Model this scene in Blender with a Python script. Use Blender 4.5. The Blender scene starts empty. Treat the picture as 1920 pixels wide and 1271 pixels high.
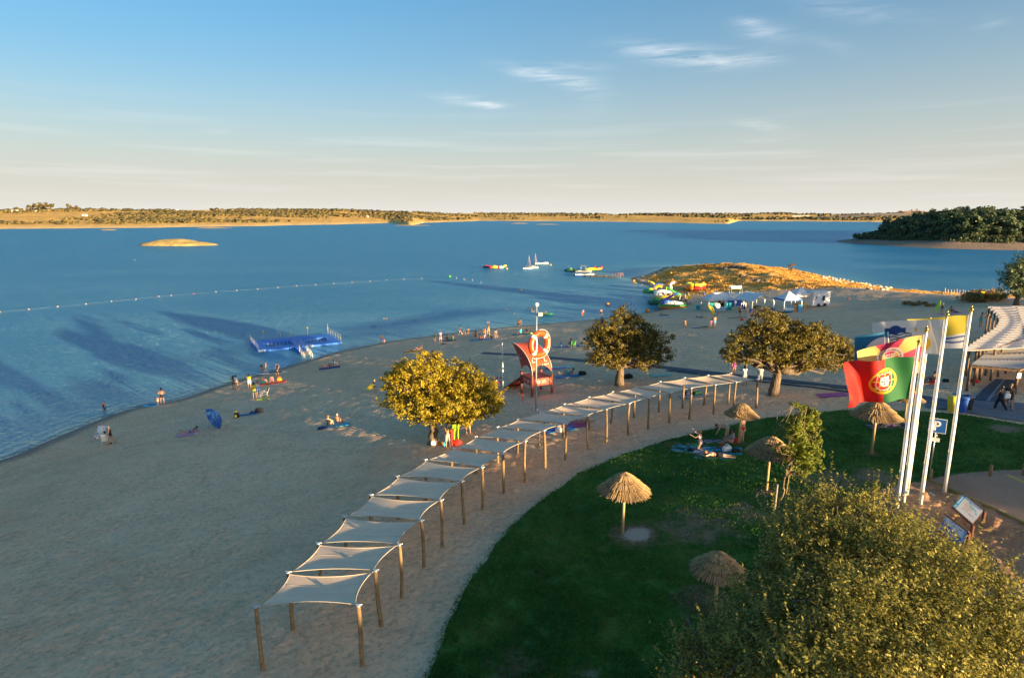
import bpy, bmesh, math, random
import numpy as np
from mathutils import Vector, Matrix, noise as mnoise
random.seed(7); np.random.seed(7)
S = bpy.context.scene
COL = S.collection
R = math.radians
# ------------------------------------------------------------------ camera
CAMH = 20.0; FPX = 1150.0; PITCH = math.atan(231/FPX)
cam = bpy.data.cameras.new('camera'); camo = bpy.data.objects.new('camera', cam); COL.objects.link(camo)
camo.location = (0, 0, CAMH); camo.rotation_euler = (R(90)-PITCH, 0, 0)
cam.sensor_width = 36; cam.lens = FPX/1920*36; cam.clip_end = 60000; cam.clip_start = 0.1
S.camera = camo
# ------------------------------------------------------------------ world + sun
SUN_AZ = math.atan2(0.75, -0.66)      # azimuth measured from +Y towards +X
SUN_EL = R(6.0)
SUN_DIR = Vector((math.sin(SUN_AZ)*math.cos(SUN_EL), math.cos(SUN_AZ)*math.cos(SUN_EL), math.sin(SUN_EL)))
W = bpy.data.worlds.new('World'); S.world = W; W.use_nodes = True
wn = W.node_tree.nodes; wl = W.node_tree.links; wn.clear()

def vdir(u, v):
    """direction through a point of the picture (1920 wide)"""
    a = (u-960)/FPX; b = -(v-635.5)/FPX
    F = Vector((0, math.cos(PITCH), -math.sin(PITCH))); U = Vector((0, math.sin(PITCH), math.cos(PITCH)))
    return (F + U*b + Vector((1, 0, 0))*a).normalized()

def wmath(op, a, b=None, c=None):
    n = wn.new('ShaderNodeMath'); n.operation = op
    for i, x in enumerate((a, b, c)):
        if x is None: continue
        if isinstance(x, (int, float)): n.inputs[i].default_value = x
        else: wl.new(x, n.inputs[i])
    return n.outputs[0]
def build_world():
    sky = wn.new('ShaderNodeTexSky'); sky.sky_type = 'NISHITA'; sky.sun_disc = False
    sky.sun_elevation = SUN_EL; sky.sun_rotation = SUN_AZ
    sky.altitude = 100; sky.air_density = 1.0; sky.dust_density = 4.5; sky.ozone_density = 4.0
    tc = wn.new('ShaderNodeTexCoord'); sep = wn.new('ShaderNodeSeparateXYZ'); wl.new(tc.outputs['Generated'], sep.inputs[0])
    az = wmath('ARCTAN2', sep.outputs[0], sep.outputs[1]); el = wmath('ARCSINE', sep.outputs[2])
    comb = wn.new('ShaderNodeCombineXYZ'); wl.new(az, comb.inputs[0]); wl.new(el, comb.inputs[1])
    # fibres: a slanted, strongly stretched noise in azimuth/elevation
    mp = wn.new('ShaderNodeMapping'); wl.new(comb.outputs[0], mp.inputs[0])
    mp.inputs['Rotation'].default_value = (0, 0, R(9)); mp.inputs['Scale'].default_value = (9, 85, 1)
    nz = wn.new('ShaderNodeTexNoise'); wl.new(mp.outputs[0], nz.inputs['Vector'])
    nz.inputs['Scale'].default_value = 1.0; nz.inputs['Detail'].default_value = 7; nz.inputs['Roughness'].default_value = .62
    nz.inputs['Distortion'].default_value = .6
    fib = wmath('MULTIPLY', wmath('SUBTRACT', nz.outputs[0], .36), 2.1)
    fib = wmath('MAXIMUM', fib, 0)
    total = None
    # (u, v, half width px, half height px, slope, strength) of the wisps
    for (u, v, hw, hh, sl, st) in [(1020,142,75,11,.17,.75),(1075,155,32,10,.2,.55),(1085,125,60,6,.04,.35),(1275,103,105,14,.09,.85),(1330,112,45,11,.15,.5),(1420,110,55,12,0,.35),
                     (885,191,62,8,.12,.75),(920,198,25,7,.15,.45),(1435,60,55,14,.14,.4),(1415,48,35,8,.3,.4),(1430,238,50,10,.24,.42),(1430,262,60,6,0,.25),
                     (1120,175,26,30,-1.0,.14),(1600,20,130,16,.12,.22),(880,218,50,5,0,.22),(1860,45,30,12,-.2,.15),(1560,85,60,12,.3,.14),(410,247,25,6,.0,.16)]:
        d = vdir(u, v); a0 = math.atan2(d.x, d.y); e0 = math.asin(d.z)
        d2 = vdir(u+hw, v+hw*sl); a1 = math.atan2(d2.x, d2.y)-a0; e1 = math.asin(d2.z)-e0
        L = math.hypot(a1, e1); cx, sx = a1/L, e1/L
        h = hh/FPX*math.cos(a0)
        da = wmath('SUBTRACT', az, a0); de = wmath('SUBTRACT', el, e0)
        p = wmath('ADD', wmath('MULTIPLY', da, cx/L), wmath('MULTIPLY', de, sx/L))
        q = wmath('ADD', wmath('MULTIPLY', da, -sx/h), wmath('MULTIPLY', de, cx/h))
        r2 = wmath('ADD', wmath('MULTIPLY', p, p), wmath('MULTIPLY', q, q))
        g = wmath('MULTIPLY', wmath('EXPONENT', wmath('MULTIPLY', r2, -1.1)), st)
        total = g if total is None else wmath('ADD', total, g)
    # low thin veil of haze streaks near the horizon, all round
    mp2 = wn.new('ShaderNodeMapping'); wl.new(comb.outputs[0], mp2.inputs[0]); mp2.inputs['Scale'].default_value = (2.2, 48, 1)
    n2 = wn.new('ShaderNodeTexNoise'); wl.new(mp2.outputs[0], n2.inputs['Vector']); n2.inputs['Scale'].default_value = 1.3; n2.inputs['Detail'].default_value = 6
    band = wmath('EXPONENT', wmath('MULTIPLY', wmath('POWER', wmath('MULTIPLY', wmath('SUBTRACT', el, .075), 17), 2), -1))
    veil = wmath('MULTIPLY', wmath('MULTIPLY', wmath('MAXIMUM', wmath('SUBTRACT', n2.outputs[0], .5), 0), .8), band)
    cl = wmath('MINIMUM', wmath('ADD', wmath('MULTIPLY', total, fib), veil), .9)
    # clear-air colour: push the physical sky a little to the deep blue of a dry summer evening
    hsv = wn.new('ShaderNodeHueSaturation'); wl.new(sky.outputs[0], hsv.inputs['Color']); hsv.inputs['Saturation'].default_value = SKY_SAT
    mx = wn.new('ShaderNodeMix'); mx.data_type = 'RGBA'; wl.new(cl, mx.inputs['Factor'])
    hz = wn.new('ShaderNodeMix'); hz.data_type = 'RGBA'; tn = wn.new('ShaderNodeMix'); tn.data_type = 'RGBA'; tn.blend_type = 'MULTIPLY'; tn.inputs['Factor'].default_value = 1; wl.new(hsv.outputs[0], tn.inputs['A']); tn.inputs['B'].default_value = (1.20, .97, .78, 1)
    wl.new(tn.outputs['Result'], hz.inputs['A']); hz.inputs['B'].default_value = HAZE_COL
    wl.new(wmath('MULTIPLY', wmath('EXPONENT', wmath('MULTIPLY', wmath('MAXIMUM', el, 0), -5.2)), .88), hz.inputs['Factor'])
    wl.new(hz.outputs['Result'], mx.inputs['A'])
    mx.inputs['B'].default_value = CLOUD_COL
    bg = wn.new('ShaderNodeBackground'); wl.new(mx.outputs['Result'], bg.inputs['Color']); bg.inputs['Strength'].default_value = SKY_STR
    out = wn.new('ShaderNodeOutputWorld'); wl.new(bg.outputs[0], out.inputs[0])
SKY_SAT = 1.28; SKY_STR = 0.11; CLOUD_COL = (2.7, 2.65, 2.65, 1); HAZE_COL = (2.12, 2.05, 1.88, 1)
build_world()
sl = bpy.data.lights.new('sun', 'SUN'); so = bpy.data.objects.new('sun', sl); COL.objects.link(so)
sl.energy = 4.0; sl.angle = R(.5); sl.color = (1.0, .72, .38)
so.rotation_euler = SUN_DIR.to_track_quat('Z', 'Y').to_euler(); so.location = (60, -40, 60)
S.view_settings.view_transform = 'Standard'; S.view_settings.look = 'None'; S.view_settings.gamma = 1
S.view_settings.use_curve_mapping = False; S.view_settings.exposure = 2.05
# ------------------------------------------------------------------ noise, terrain
def _h(ix, iy, s):
    n = (ix*374761393 + iy*668265263 + s*974711) & 0xffffffff
    n = ((n ^ (n >> 13))*1274126177) & 0xffffffff
    return ((n ^ (n >> 16)) & 0xffff)/65535.0
def vnoise(x, y, seed=0):
    x = np.asarray(x, float); y = np.asarray(y, float)
    ix = np.floor(x).astype(np.int64); iy = np.floor(y).astype(np.int64); fx = x-ix; fy = y-iy
    fx = fx*fx*(3-2*fx); fy = fy*fy*(3-2*fy)
    a = _h(ix, iy, seed); b = _h(ix+1, iy, seed); c = _h(ix, iy+1, seed); d = _h(ix+1, iy+1, seed)
    return (a*(1-fx)+b*fx)*(1-fy)+(c*(1-fx)+d*fx)*fy
def fbm(x, y, seed=0, oct=4):
    t = 0; a = .5
    for i in range(oct):
        t = t+a*vnoise(x*2**i, y*2**i, seed+i*17); a *= .5
    return t/(1-.5**oct)
def sst(a, b, x):
    t = np.clip((np.asarray(x, float)-a)/(b-a), 0, 1); return t*t*(3-2*t)
def at_z(u, v, z=0.0):
    d = vdir(u, v); t = (z-CAMH)/d.z
    return Vector((d.x*t, d.y*t, z))
SHORE_PX = [(0,865),(60,840),(100,822),(200,780),(265,760),(330,752),(400,727),(470,705),(530,690),(600,668),(640,658),(700,646),(760,636),(850,625),(900,618),(1000,610),(1100,601),(1150,595),(1200,588),(1235,582),(1247,570),(1250,556),(1240,545),(1215,535),(1195,529),(1180,523),(1190,519),(1212,516),(1235,505),(1262,499)]
shore = [tuple(at_z(u, v).xy) for u, v in SHORE_PX]
shore = [(-95,-60),(-70,-8),(-58,18)] + shore + [(75,243),(92,235),(102,220),(104,198),(105,176),(109,160),(124,156),(160,150),(230,160),(400,120),(900,60),(900,-900),(-900,-900)]
def chaikin(p, n=2):
    for _ in range(n):
        q = []
        for i in range(len(p)):
            a = p[i]; b = p[(i+1) % len(p)]
            q += [(a[0]*.75+b[0]*.25, a[1]*.75+b[1]*.25), (a[0]*.25+b[0]*.75, a[1]*.25+b[1]*.75)]
        p = q
    return p
def sdist(x, y, poly):
    """signed distance, positive inside"""
    x = np.asarray(x, float); y = np.asarray(y, float)
    P = np.array(poly); best = np.full(x.shape, 1e18); ins = np.zeros(x.shape, bool)
    for i in range(len(P)):
        ax, ay = P[i]; bx, by = P[(i+1) % len(P)]
        dx, dy = bx-ax, by-ay; L = dx*dx+dy*dy+1e-12
        t = np.clip(((x-ax)*dx+(y-ay)*dy)/L, 0, 1)
        best = np.minimum(best, (x-ax-t*dx)**2+(y-ay-t*dy)**2)
        c = ((ay > y) != (by > y))
        with np.errstate(divide='ignore', invalid='ignore'):
            xi = ax+(y-ay)*dx/(dy if dy != 0 else 1e-12)
        ins ^= c & (x < xi)
    d = np.sqrt(best)
    return np.where(ins, d, -d)
SHORE = chaikin(shore, 2)
def hterr(x, y, d=None):
    x = np.asarray(x, float); y = np.asarray(y, float)
    if d is None: d = sdist(x, y, SHORE)
    h = np.where(d < 0, np.maximum(d*.1, -5), np.where(d < 60, d*.1, 6+2.2*(1-np.exp(-(d-60)/22.))))
    h = h+1.6*np.exp(-(((x-82)/28)**2+((y-200)/24)**2))*sst(2, 14, d)
    h = h+.25*(fbm(x/9, y/9, 3, 3)-.5)*sst(3, 20, d)
    # the plateau climbs gently behind the car park
    h = h+np.clip((x*.84-y*.545-55)*.05, 0, 6)*sst(40, 80, d)
    return h
_T = np.concatenate([np.arange(8, 60, .1), np.arange(60, 500, .35)])
def ground(u, v, dz=0.0):
    """where the sight line through (u,v) of the picture meets the ground (raised by dz)"""
    d = vdir(u, v); X = d.x*_T; Y = d.y*_T; Z = CAMH+d.z*_T
    g = np.maximum(hterr(X, Y), 0)+dz-Z
    i = np.argmax(g > 0)
    a = g[i-1]/(g[i-1]-g[i]); t = _T[i-1]+a*(_T[i]-_T[i-1])
    return Vector((d.x*t, d.y*t, float(hterr(np.array([d.x*t]), np.array([d.y*t]))[0])))
def gz(x, y): return float(hterr(np.array([x]), np.array([y]))[0])
def shift(u, v, dist):
    d = vdir(u, v); return Vector((0, 0, CAMH))+d*dist
# ------------------------------------------------------------------ materials
def mth(nt, op, a, b=None, c=None, clamp=False):
    n = nt.nodes.new('ShaderNodeMath'); n.operation = op; n.use_clamp = clamp
    for i, x in enumerate((a, b, c)):
        if x is None: continue
        if isinstance(x, (int, float)): n.inputs[i].default_value = x
        else: nt.links.new(x, n.inputs[i])
    return n.outputs[0]
def base_mat(name):
    m = bpy.data.materials.new(name); m.use_nodes = True
    return m, m.node_tree, m.node_tree.nodes['Principled BSDF']
def noise(nt, scale, detail=3, coord='Object', rough=.5, vec=None, dist=0, sc=None):
    if vec is None:
        t = nt.nodes.new('ShaderNodeTexCoord'); vec = t.outputs[coord]
    if sc:
        mp = nt.nodes.new('ShaderNodeMapping'); nt.links.new(vec, mp.inputs[0]); mp.inputs['Scale'].default_value = sc; vec = mp.outputs[0]
    n = nt.nodes.new('ShaderNodeTexNoise'); n.inputs['Scale'].default_value = scale; n.inputs['Detail'].default_value = detail
    n.inputs['Roughness'].default_value = rough; n.inputs['Distortion'].default_value = dist
    nt.links.new(vec, n.inputs['Vector']); return n.outputs[0]
def ramp(nt, fac, stops):
    r = nt.nodes.new('ShaderNodeValToRGB'); nt.links.new(fac, r.inputs[0]); e = r.color_ramp.elements
    while len(e) < len(stops): e.new(.5)
    for i, (p, c) in enumerate(stops):
        e[i].position = p; e[i].color = (c[0], c[1], c[2], 1) if len(c) == 3 else c
    return r.outputs[0]
def mixc(nt, f, a, b):
    n = nt.nodes.new('ShaderNodeMix'); n.data_type = 'RGBA'
    for k, x in (('Factor', f), ('A', a), ('B', b)):
        if isinstance(x, (int, float)): n.inputs[k].default_value = x
        elif isinstance(x, tuple): n.inputs[k].default_value = (x[0], x[1], x[2], 1)
        else: nt.links.new(x, n.inputs[k])
    return n.outputs['Result']
def bump(nt, bsdf, height, dist=.02, strength=1.0, prev=None):
    b = nt.nodes.new('ShaderNodeBump'); b.inputs['Distance'].default_value = dist; b.inputs['Strength'].default_value = strength
    nt.links.new(height, b.inputs['Height'])
    if prev is not None: nt.links.new(prev, b.inputs['Normal'])
    if bsdf is not None: nt.links.new(b.outputs[0], bsdf.inputs['Normal'])
    return b.outputs[0]
MATS = {}
def M(name, col, rough=.6, var=.18, scale=6.0, metal=0, bmp=0.0, spec=None, trans=0):
    """plain procedural material: base colour with mottled variation and fine relief"""
    if name in MATS: return MATS[name]
    m, nt, b = base_mat(name)
    n = noise(nt, scale, 4)
    lo = tuple(max(0, c*(1-var)) for c in col); hi = tuple(min(1, c*(1+var)) for c in col)
    nt.links.new(ramp(nt, n, [(.3, lo), (.7, hi)]), b.inputs['Base Color'])
    b.inputs['Roughness'].default_value = rough; b.inputs['Metallic'].default_value = metal
    if spec is not None: b.inputs['Specular IOR Level'].default_value = spec
    if bmp: bump(nt, b, noise(nt, scale*6, 4), bmp)
    if trans:
        tr = nt.nodes.new('ShaderNodeBsdfTranslucent'); tr.inputs[0].default_value = (col[0], col[1], col[2], 1)
        mx = nt.nodes.new('ShaderNodeMixShader'); mx.inputs[0].default_value = trans
        nt.links.new(b.outputs[0], mx.inputs[1]); nt.links.new(tr.outputs[0], mx.inputs[2])
        nt.links.new(mx.outputs[0], nt.nodes['Material Output'].inputs[0])
    MATS[name] = m; return m
def attr_mat(name, rough=.8, trans=0.0, bmp=0, attr='col'):
    """colour comes from printed / dyed colours stored on the mesh"""
    if name in MATS: return MATS[name]
    m, nt, b = base_mat(name)
    a = nt.nodes.new('ShaderNodeAttribute'); a.attribute_name = attr
    n = noise(nt, 14, 4)
    c = mixc(nt, mth(nt, 'MULTIPLY', n, .18), a.outputs['Color'], (0, 0, 0))
    nt.links.new(c, b.inputs['Base Color'])
    b.inputs['Roughness'].default_value = rough
    if bmp: bump(nt, b, noise(nt, 60, 3), bmp)
    if trans:
        tr = nt.nodes.new('ShaderNodeBsdfTranslucent'); nt.links.new(c, tr.inputs[0])
        mx = nt.nodes.new('ShaderNodeMixShader'); mx.inputs[0].default_value = trans
        nt.links.new(b.outputs[0], mx.inputs[1]); nt.links.new(tr.outputs[0], mx.inputs[2])
        nt.links.new(mx.outputs[0], nt.nodes['Material Output'].inputs[0])
    MATS[name] = m; return m
# ------------------------------------------------------------------ mesh building
def fastmesh(name, V, F, mats=(), smooth=False, col=None, attrs=None, midx=None):
    """V (n,3), F (m,k) with constant k"""
    me = bpy.data.meshes.new(name); V = np.asarray(V, np.float32); F = np.asarray(F, np.int32); k = F.shape[1]
    me.vertices.add(len(V)); me.vertices.foreach_set('co', V.ravel())
    me.loops.add(F.size); me.loops.foreach_set('vertex_index', F.ravel())
    me.polygons.add(len(F)); me.polygons.foreach_set('loop_start', np.arange(0, F.size, k, dtype=np.int32))
    try: me.polygons.foreach_set('loop_total', np.full(len(F), k, np.int32))
    except Exception: pass
    if smooth: me.polygons.foreach_set('use_smooth', np.ones(len(F), bool))
    for m in (mats if isinstance(mats, (list, tuple)) else [mats]): me.materials.append(m)
    if midx is not None: me.polygons.foreach_set('material_index', np.asarray(midx, np.int32))
    if col is not None:
        a = me.color_attributes.new('col', 'FLOAT_COLOR', 'POINT')
        c = np.ones((len(V), 4), np.float32); c[:, :3] = col; a.data.foreach_set('color', c.ravel())
    for an, av in (attrs or {}).items():
        a = me.attributes.new(an, 'FLOAT', 'POINT'); a.data.foreach_set('value', np.asarray(av, np.float32).ravel())
    me.update(calc_edges=True); me.validate()
    return me
def link(name, me, parent=None, loc=None, kind=None):
    o = bpy.data.objects.new(name, me); COL.objects.link(o)
    if parent is not None: o.parent = parent
    if loc is not None: o.location = loc
    if kind: o['kind'] = kind
    return o
def gridfaces(nx, ny, wrapx=False):
    i = np.arange(ny-1)[:, None]; j = np.arange(nx if wrapx else nx-1)[None, :]
    a = i*nx+j; b = i*nx+(j+1) % nx; c = (i+1)*nx+(j+1) % nx; d = (i+1)*nx+j
    return np.stack([a, b, c, d], -1).reshape(-1, 4)
class MB:
    def __init__(s): s.v = []; s.f = []; s.mi = []; s.cur = 0; s.sm = []
    def add(s, vs, fs, smooth=False):
        o = len(s.v); s.v += [tuple(p) for p in vs]
        for f in fs: s.f.append(tuple(i+o for i in f)); s.mi.append(s.cur); s.sm.append(smooth)
        return s
    def box(s, c, d, rot=None, taper=1.0):
        x, y, z = d[0]/2, d[1]/2, d[2]/2
        vs = [Vector((sx*x*(taper if sz > 0 else 1), sy*y*(taper if sz > 0 else 1), sz*z)) for sz in (-1, 1) for sy in (-1, 1) for sx in (-1, 1)]
        if rot is not None: vs = [rot @ p for p in vs]
        vs = [p+Vector(c) for p in vs]
        return s.add(vs, [(0,2,3,1),(4,5,7,6),(0,1,5,4),(2,6,7,3),(0,4,6,2),(1,3,7,5)])
    def tube(s, pts, rad, n=8, cap=True, smooth=True, closed=False, sq=1.0):
        pts = [Vector(p) for p in pts]; m = len(pts)
        if isinstance(rad, (int, float)): rad = [rad]*m
        vs = []; prev = None
        for i, p in enumerate(pts):
            if closed: t = pts[(i+1) % m]-pts[i-1]
            else: t = pts[min(i+1, m-1)]-pts[max(i-1, 0)]
            t.normalize()
            if prev is None:
                a = Vector((0, 0, 1)) if abs(t.z) < .9 else Vector((1, 0, 0)); nn = t.cross(a).normalized()
            else: nn = (prev-t*prev.dot(t)).normalized()
            prev = nn; bb = t.cross(nn)
            for k in range(n):
                an = 2*math.pi*k/n; vs.append(p+nn*math.cos(an)*rad[i]+bb*math.sin(an)*rad[i]*sq)
        fs = []
        for i in range(m if closed else m-1):
            for k in range(n):
                a = i*n+k; b = i*n+(k+1) % n; i2 = (i+1) % m
                fs.append((a, b, i2*n+(k+1) % n, i2*n+k))
        s.add(vs, fs, smooth)
        if cap and not closed:
            o = len(s.v)-len(vs)
            s.f.append(tuple(o+k for k in range(n))[::-1]); s.mi.append(s.cur); s.sm.append(False)
            s.f.append(tuple(o+(m-1)*n+k for k in range(n))); s.mi.append(s.cur); s.sm.append(False)
        return s
    def cyl(s, a, b, r, r2=None, n=12): return s.tube([a, b], [r, r if r2 is None else r2], n)
    def sph(s, c, r, nu=12, nv=8, sc=(1, 1, 1)):
        vs = []; c = Vector(c)
        for i in range(nv+1):
            th = math.pi*i/nv
            for j in range(nu):
                ph = 2*math.pi*j/nu
                vs.append(c+Vector((math.sin(th)*math.cos(ph)*r*sc[0], math.sin(th)*math.sin(ph)*r*sc[1], math.cos(th)*r*sc[2])))
        return s.add(vs, [(i*nu+j, (i+1)*nu+j, (i+1)*nu+(j+1) % nu, i*nu+(j+1) % nu) for i in range(nv) for j in range(nu)], True)
    def loft(s, rings, smooth=True, capa=True, capb=True, closed=True):
        n = len(rings[0]); vs = [p for r in rings for p in r]; fs = []
        for i in range(len(rings)-1):
            for k in range(n if closed else n-1):
                fs.append((i*n+k, i*n+(k+1) % n, (i+1)*n+(k+1) % n, (i+1)*n+k))
        o = len(s.v); s.add(vs, fs, smooth)
        if capa: s.f.append(tuple(o+k for k in range(n))[::-1]); s.mi.append(s.cur); s.sm.append(False)
        if capb: s.f.append(tuple(o+(len(rings)-1)*n+k for k in range(n))); s.mi.append(s.cur); s.sm.append(False)
        return s
    def mat(s, i): s.cur = i; return s
    def mesh(s, name, mats):
        me = bpy.data.meshes.new(name); me.from_pydata([tuple(p) for p in s.v], [], s.f)
        for m in (mats if isinstance(mats, (list, tuple)) else [mats]): me.materials.append(m)
        me.polygons.foreach_set('material_index', s.mi); me.polygons.foreach_set('use_smooth', s.sm)
        me.update(); return me
    def build(s, name, mats, parent=None, loc=None): return link(name, s.mesh(name, mats), parent, loc)
def tag(o, label, cat, group=None, kind=None):
    if label: o['label'] = label
    if cat: o['category'] = cat
    if group: o['group'] = group
    if kind: o['kind'] = kind
    return o
def thing(name, label, cat, loc=(0, 0, 0), rz=0, group=None):
    o = bpy.data.objects.new(name, None); COL.objects.link(o); o.empty_display_size = .3
    o.location = loc; o.rotation_euler = (0, 0, rz)
    return tag(o, label, cat, group)
def copy_tree(o, label=None, loc=None, rz=None, parent=None, sc=None):
    kids = [c for c in o.children]
    c = o.copy(); COL.objects.link(c)
    if parent is not None: c.parent = parent
    if label: c['label'] = label
    if loc is not None: c.location = loc
    if rz is not None: c.rotation_euler = (c.rotation_euler[0], c.rotation_euler[1], rz)
    if sc is not None: c.scale = sc if not isinstance(sc, (int, float)) else (sc, sc, sc)
    for k in kids: copy_tree(k, parent=c)
    return c
def ordw(n):
    o1 = ['', 'first', 'second', 'third', 'fourth', 'fifth', 'sixth', 'seventh', 'eighth', 'ninth', 'tenth', 'eleventh', 'twelfth', 'thirteenth', 'fourteenth', 'fifteenth', 'sixteenth', 'seventeenth', 'eighteenth', 'nineteenth']
    if n < 20: return o1[n]
    t = n//10; tn = ['', '', 'twent', 'thirt', 'fort', 'fift', 'sixt', 'sevent', 'eight', 'ninet'][t]
    return tn+'ieth' if n % 10 == 0 else tn+'y-'+o1[n % 10]
def Rz(a): return Matrix.Rotation(a, 3, 'Z')
def Rx(a): return Matrix.Rotation(a, 3, 'X')
def Ry(a): return Matrix.Rotation(a, 3, 'Y')
# ------------------------------------------------------------------ the ground sheet
def sand_mat():
    m, nt, b = base_mat('sand')
    at = nt.nodes.new('ShaderNodeAttribute'); at.attribute_name = 'shore_distance'; d = at.outputs['Fac']
    ap = nt.nodes.new('ShaderNodeAttribute'); ap.attribute_name = 'headland'; hl = ap.outputs['Fac']
    big = noise(nt, .06, 5, rough=.6); mid = noise(nt, .7, 4); fine = noise(nt, 5, 5)
    c = ramp(nt, big, [(.3, (.74, .44, .25)), (.5, (.87, .53, .305)), (.72, (.94, .60, .36))])
    c = mixc(nt, mth(nt, 'MULTIPLY', mth(nt, 'GREATER_THAN', fine, .56), .5), c, (.40, .30, .18))  # darker mottling stands in for shade between the trodden lumps
    c = mixc(nt, mth(nt, 'MULTIPLY', mth(nt, 'SUBTRACT', mid, .38), 1.2, clamp=True), c, (.93, .68, .42))
    # trodden trails: long soft bands where many feet have turned the sand over
    tr = mth(nt, 'ABSOLUTE', mth(nt, 'SUBTRACT', noise(nt, .055, 3, dist=1.5), .5)); trm = mth(nt, 'SUBTRACT', 1, mth(nt, 'MULTIPLY', tr, 22), clamp=True)
    c = mixc(nt, mth(nt, 'MULTIPLY', mth(nt, 'MULTIPLY', trm, mth(nt, 'GREATER_THAN', noise(nt, 2.6, 3), .47)), .32), c, (.50, .33, .19))
    # scattered dark litter
    vo = nt.nodes.new('ShaderNodeTexVoronoi'); vo.inputs['Scale'].default_value = 2.1; tc = nt.nodes.new('ShaderNodeTexCoord'); nt.links.new(tc.outputs['Object'], vo.inputs['Vector'])
    lit = mth(nt, 'MULTIPLY', mth(nt, 'LESS_THAN', vo.outputs['Distance'], .07), mth(nt, 'GREATER_THAN', noise(nt, .35, 2), .55))
    c = mixc(nt, mth(nt, 'MULTIPLY', lit, .7), c, (.06, .045, .03))
    # wet margin
    wet = mth(nt, 'SUBTRACT', 1, mth(nt, 'DIVIDE', mth(nt, 'ADD', d, mth(nt, 'MULTIPLY', noise(nt, .5, 3), .9)), 2.7), clamp=True)
    wet = mth(nt, 'MULTIPLY', wet, 1.6, clamp=True)
    wet = mth(nt, 'MULTIPLY', wet, mth(nt, 'SUBTRACT', 1, mth(nt, 'MULTIPLY', hl, .5)))
    c = mixc(nt, wet, c, (.085, .068, .048))
    # dry golden grass on the headland
    g = ramp(nt, noise(nt, .9, 5, rough=.65), [(.3, (.42, .19, .05)), (.46, (.80, .42, .105)), (.7, (.92, .56, .16))])
    hm = mth(nt, 'MULTIPLY', mth(nt, 'SUBTRACT', mth(nt, 'ADD', hl, mth(nt, 'MULTIPLY', mth(nt, 'SUBTRACT', noise(nt, .25, 4), .5), .9)), .42), 5, clamp=True)
    c = mixc(nt, hm, c, g)
    nt.links.new(c, b.inputs['Base Color'])
    ro = mth(nt, 'SUBTRACT', .95, mth(nt, 'MULTIPLY', wet, .55)); nt.links.new(ro, b.inputs['Roughness'])
    b.inputs['Specular IOR Level'].default_value = .25
    b1 = bump(nt, None, noise(nt, 1.6, 3, rough=.6, dist=1.2), .13)
    vf = nt.nodes.new('ShaderNodeTexVoronoi'); vf.inputs['Scale'].default_value = 2.6; vf.feature = 'SMOOTH_F1'; nt.links.new(tc.outputs['Object'], vf.inputs['Vector'])
    b2 = bump(nt, None, vf.outputs['Distance'], .13, prev=b1)
    bump(nt, b, noise(nt, 9, 5, rough=.7), .05, prev=b2)
    return m
def build_ground():
    azf = np.radians(np.concatenate([np.arange(-180, -54, 4.), np.arange(-54, 54, .27), np.arange(54, 180, 4.)]))
    r = np.concatenate([[3, 6, 9, 12], 14*np.exp(np.linspace(0, math.log(330/14), 430)), [380, 460, 600, 850]])
    A, Rr = np.meshgrid(azf, r); X = Rr*np.sin(A); Y = Rr*np.cos(A)
    d = sdist(X, Y, SHORE); Z = hterr(X, Y, d)
    near = (np.abs(A) < R(56)) & (Rr > 10) & (Rr < 340)
    # trodden sand: hummocks and foot pits
    foot = .05*(fbm(X/.55, Y/.55, 11, 3)-.5)*2+.02*(fbm(X/2.2, Y/2.2, 5, 3)-.5)*2
    hlm = sst(150, 168, Y+.0*X)*sst(-6, 6, 200-(X-150)*2)*(X < 122)
    hlm = np.clip(sst(143, 156, Y+.35*(X-60))*sst(0, 7, d), 0, 1)*(X < 130)
    hlm = np.maximum(hlm, sst(1.0, 0.0, np.hypot((X-112)/20, (Y-148)/10)-.4)*.8)
    rough = .7*(fbm(X/3.5, Y/3.5, 29, 4)-.5)*2
    Z = Z+np.where(near, foot*sst(1.0, 5, d)*(1-hlm)+rough*hlm, 0)
    # berm: small wave-cut step at the water line
    Z = Z+.06*np.exp(-((d-1.6)/.8)**2)
    tris = gridfaces(len(azf), len(r))
    me = fastmesh('beach', np.stack([X, Y, Z], -1).reshape(-1, 3), tris, [sand_mat()], True, attrs={'shore_distance': d.ravel(), 'headland': hlm.ravel()})
    o = link('beach', me, kind='structure'); return o
build_ground()
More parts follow.
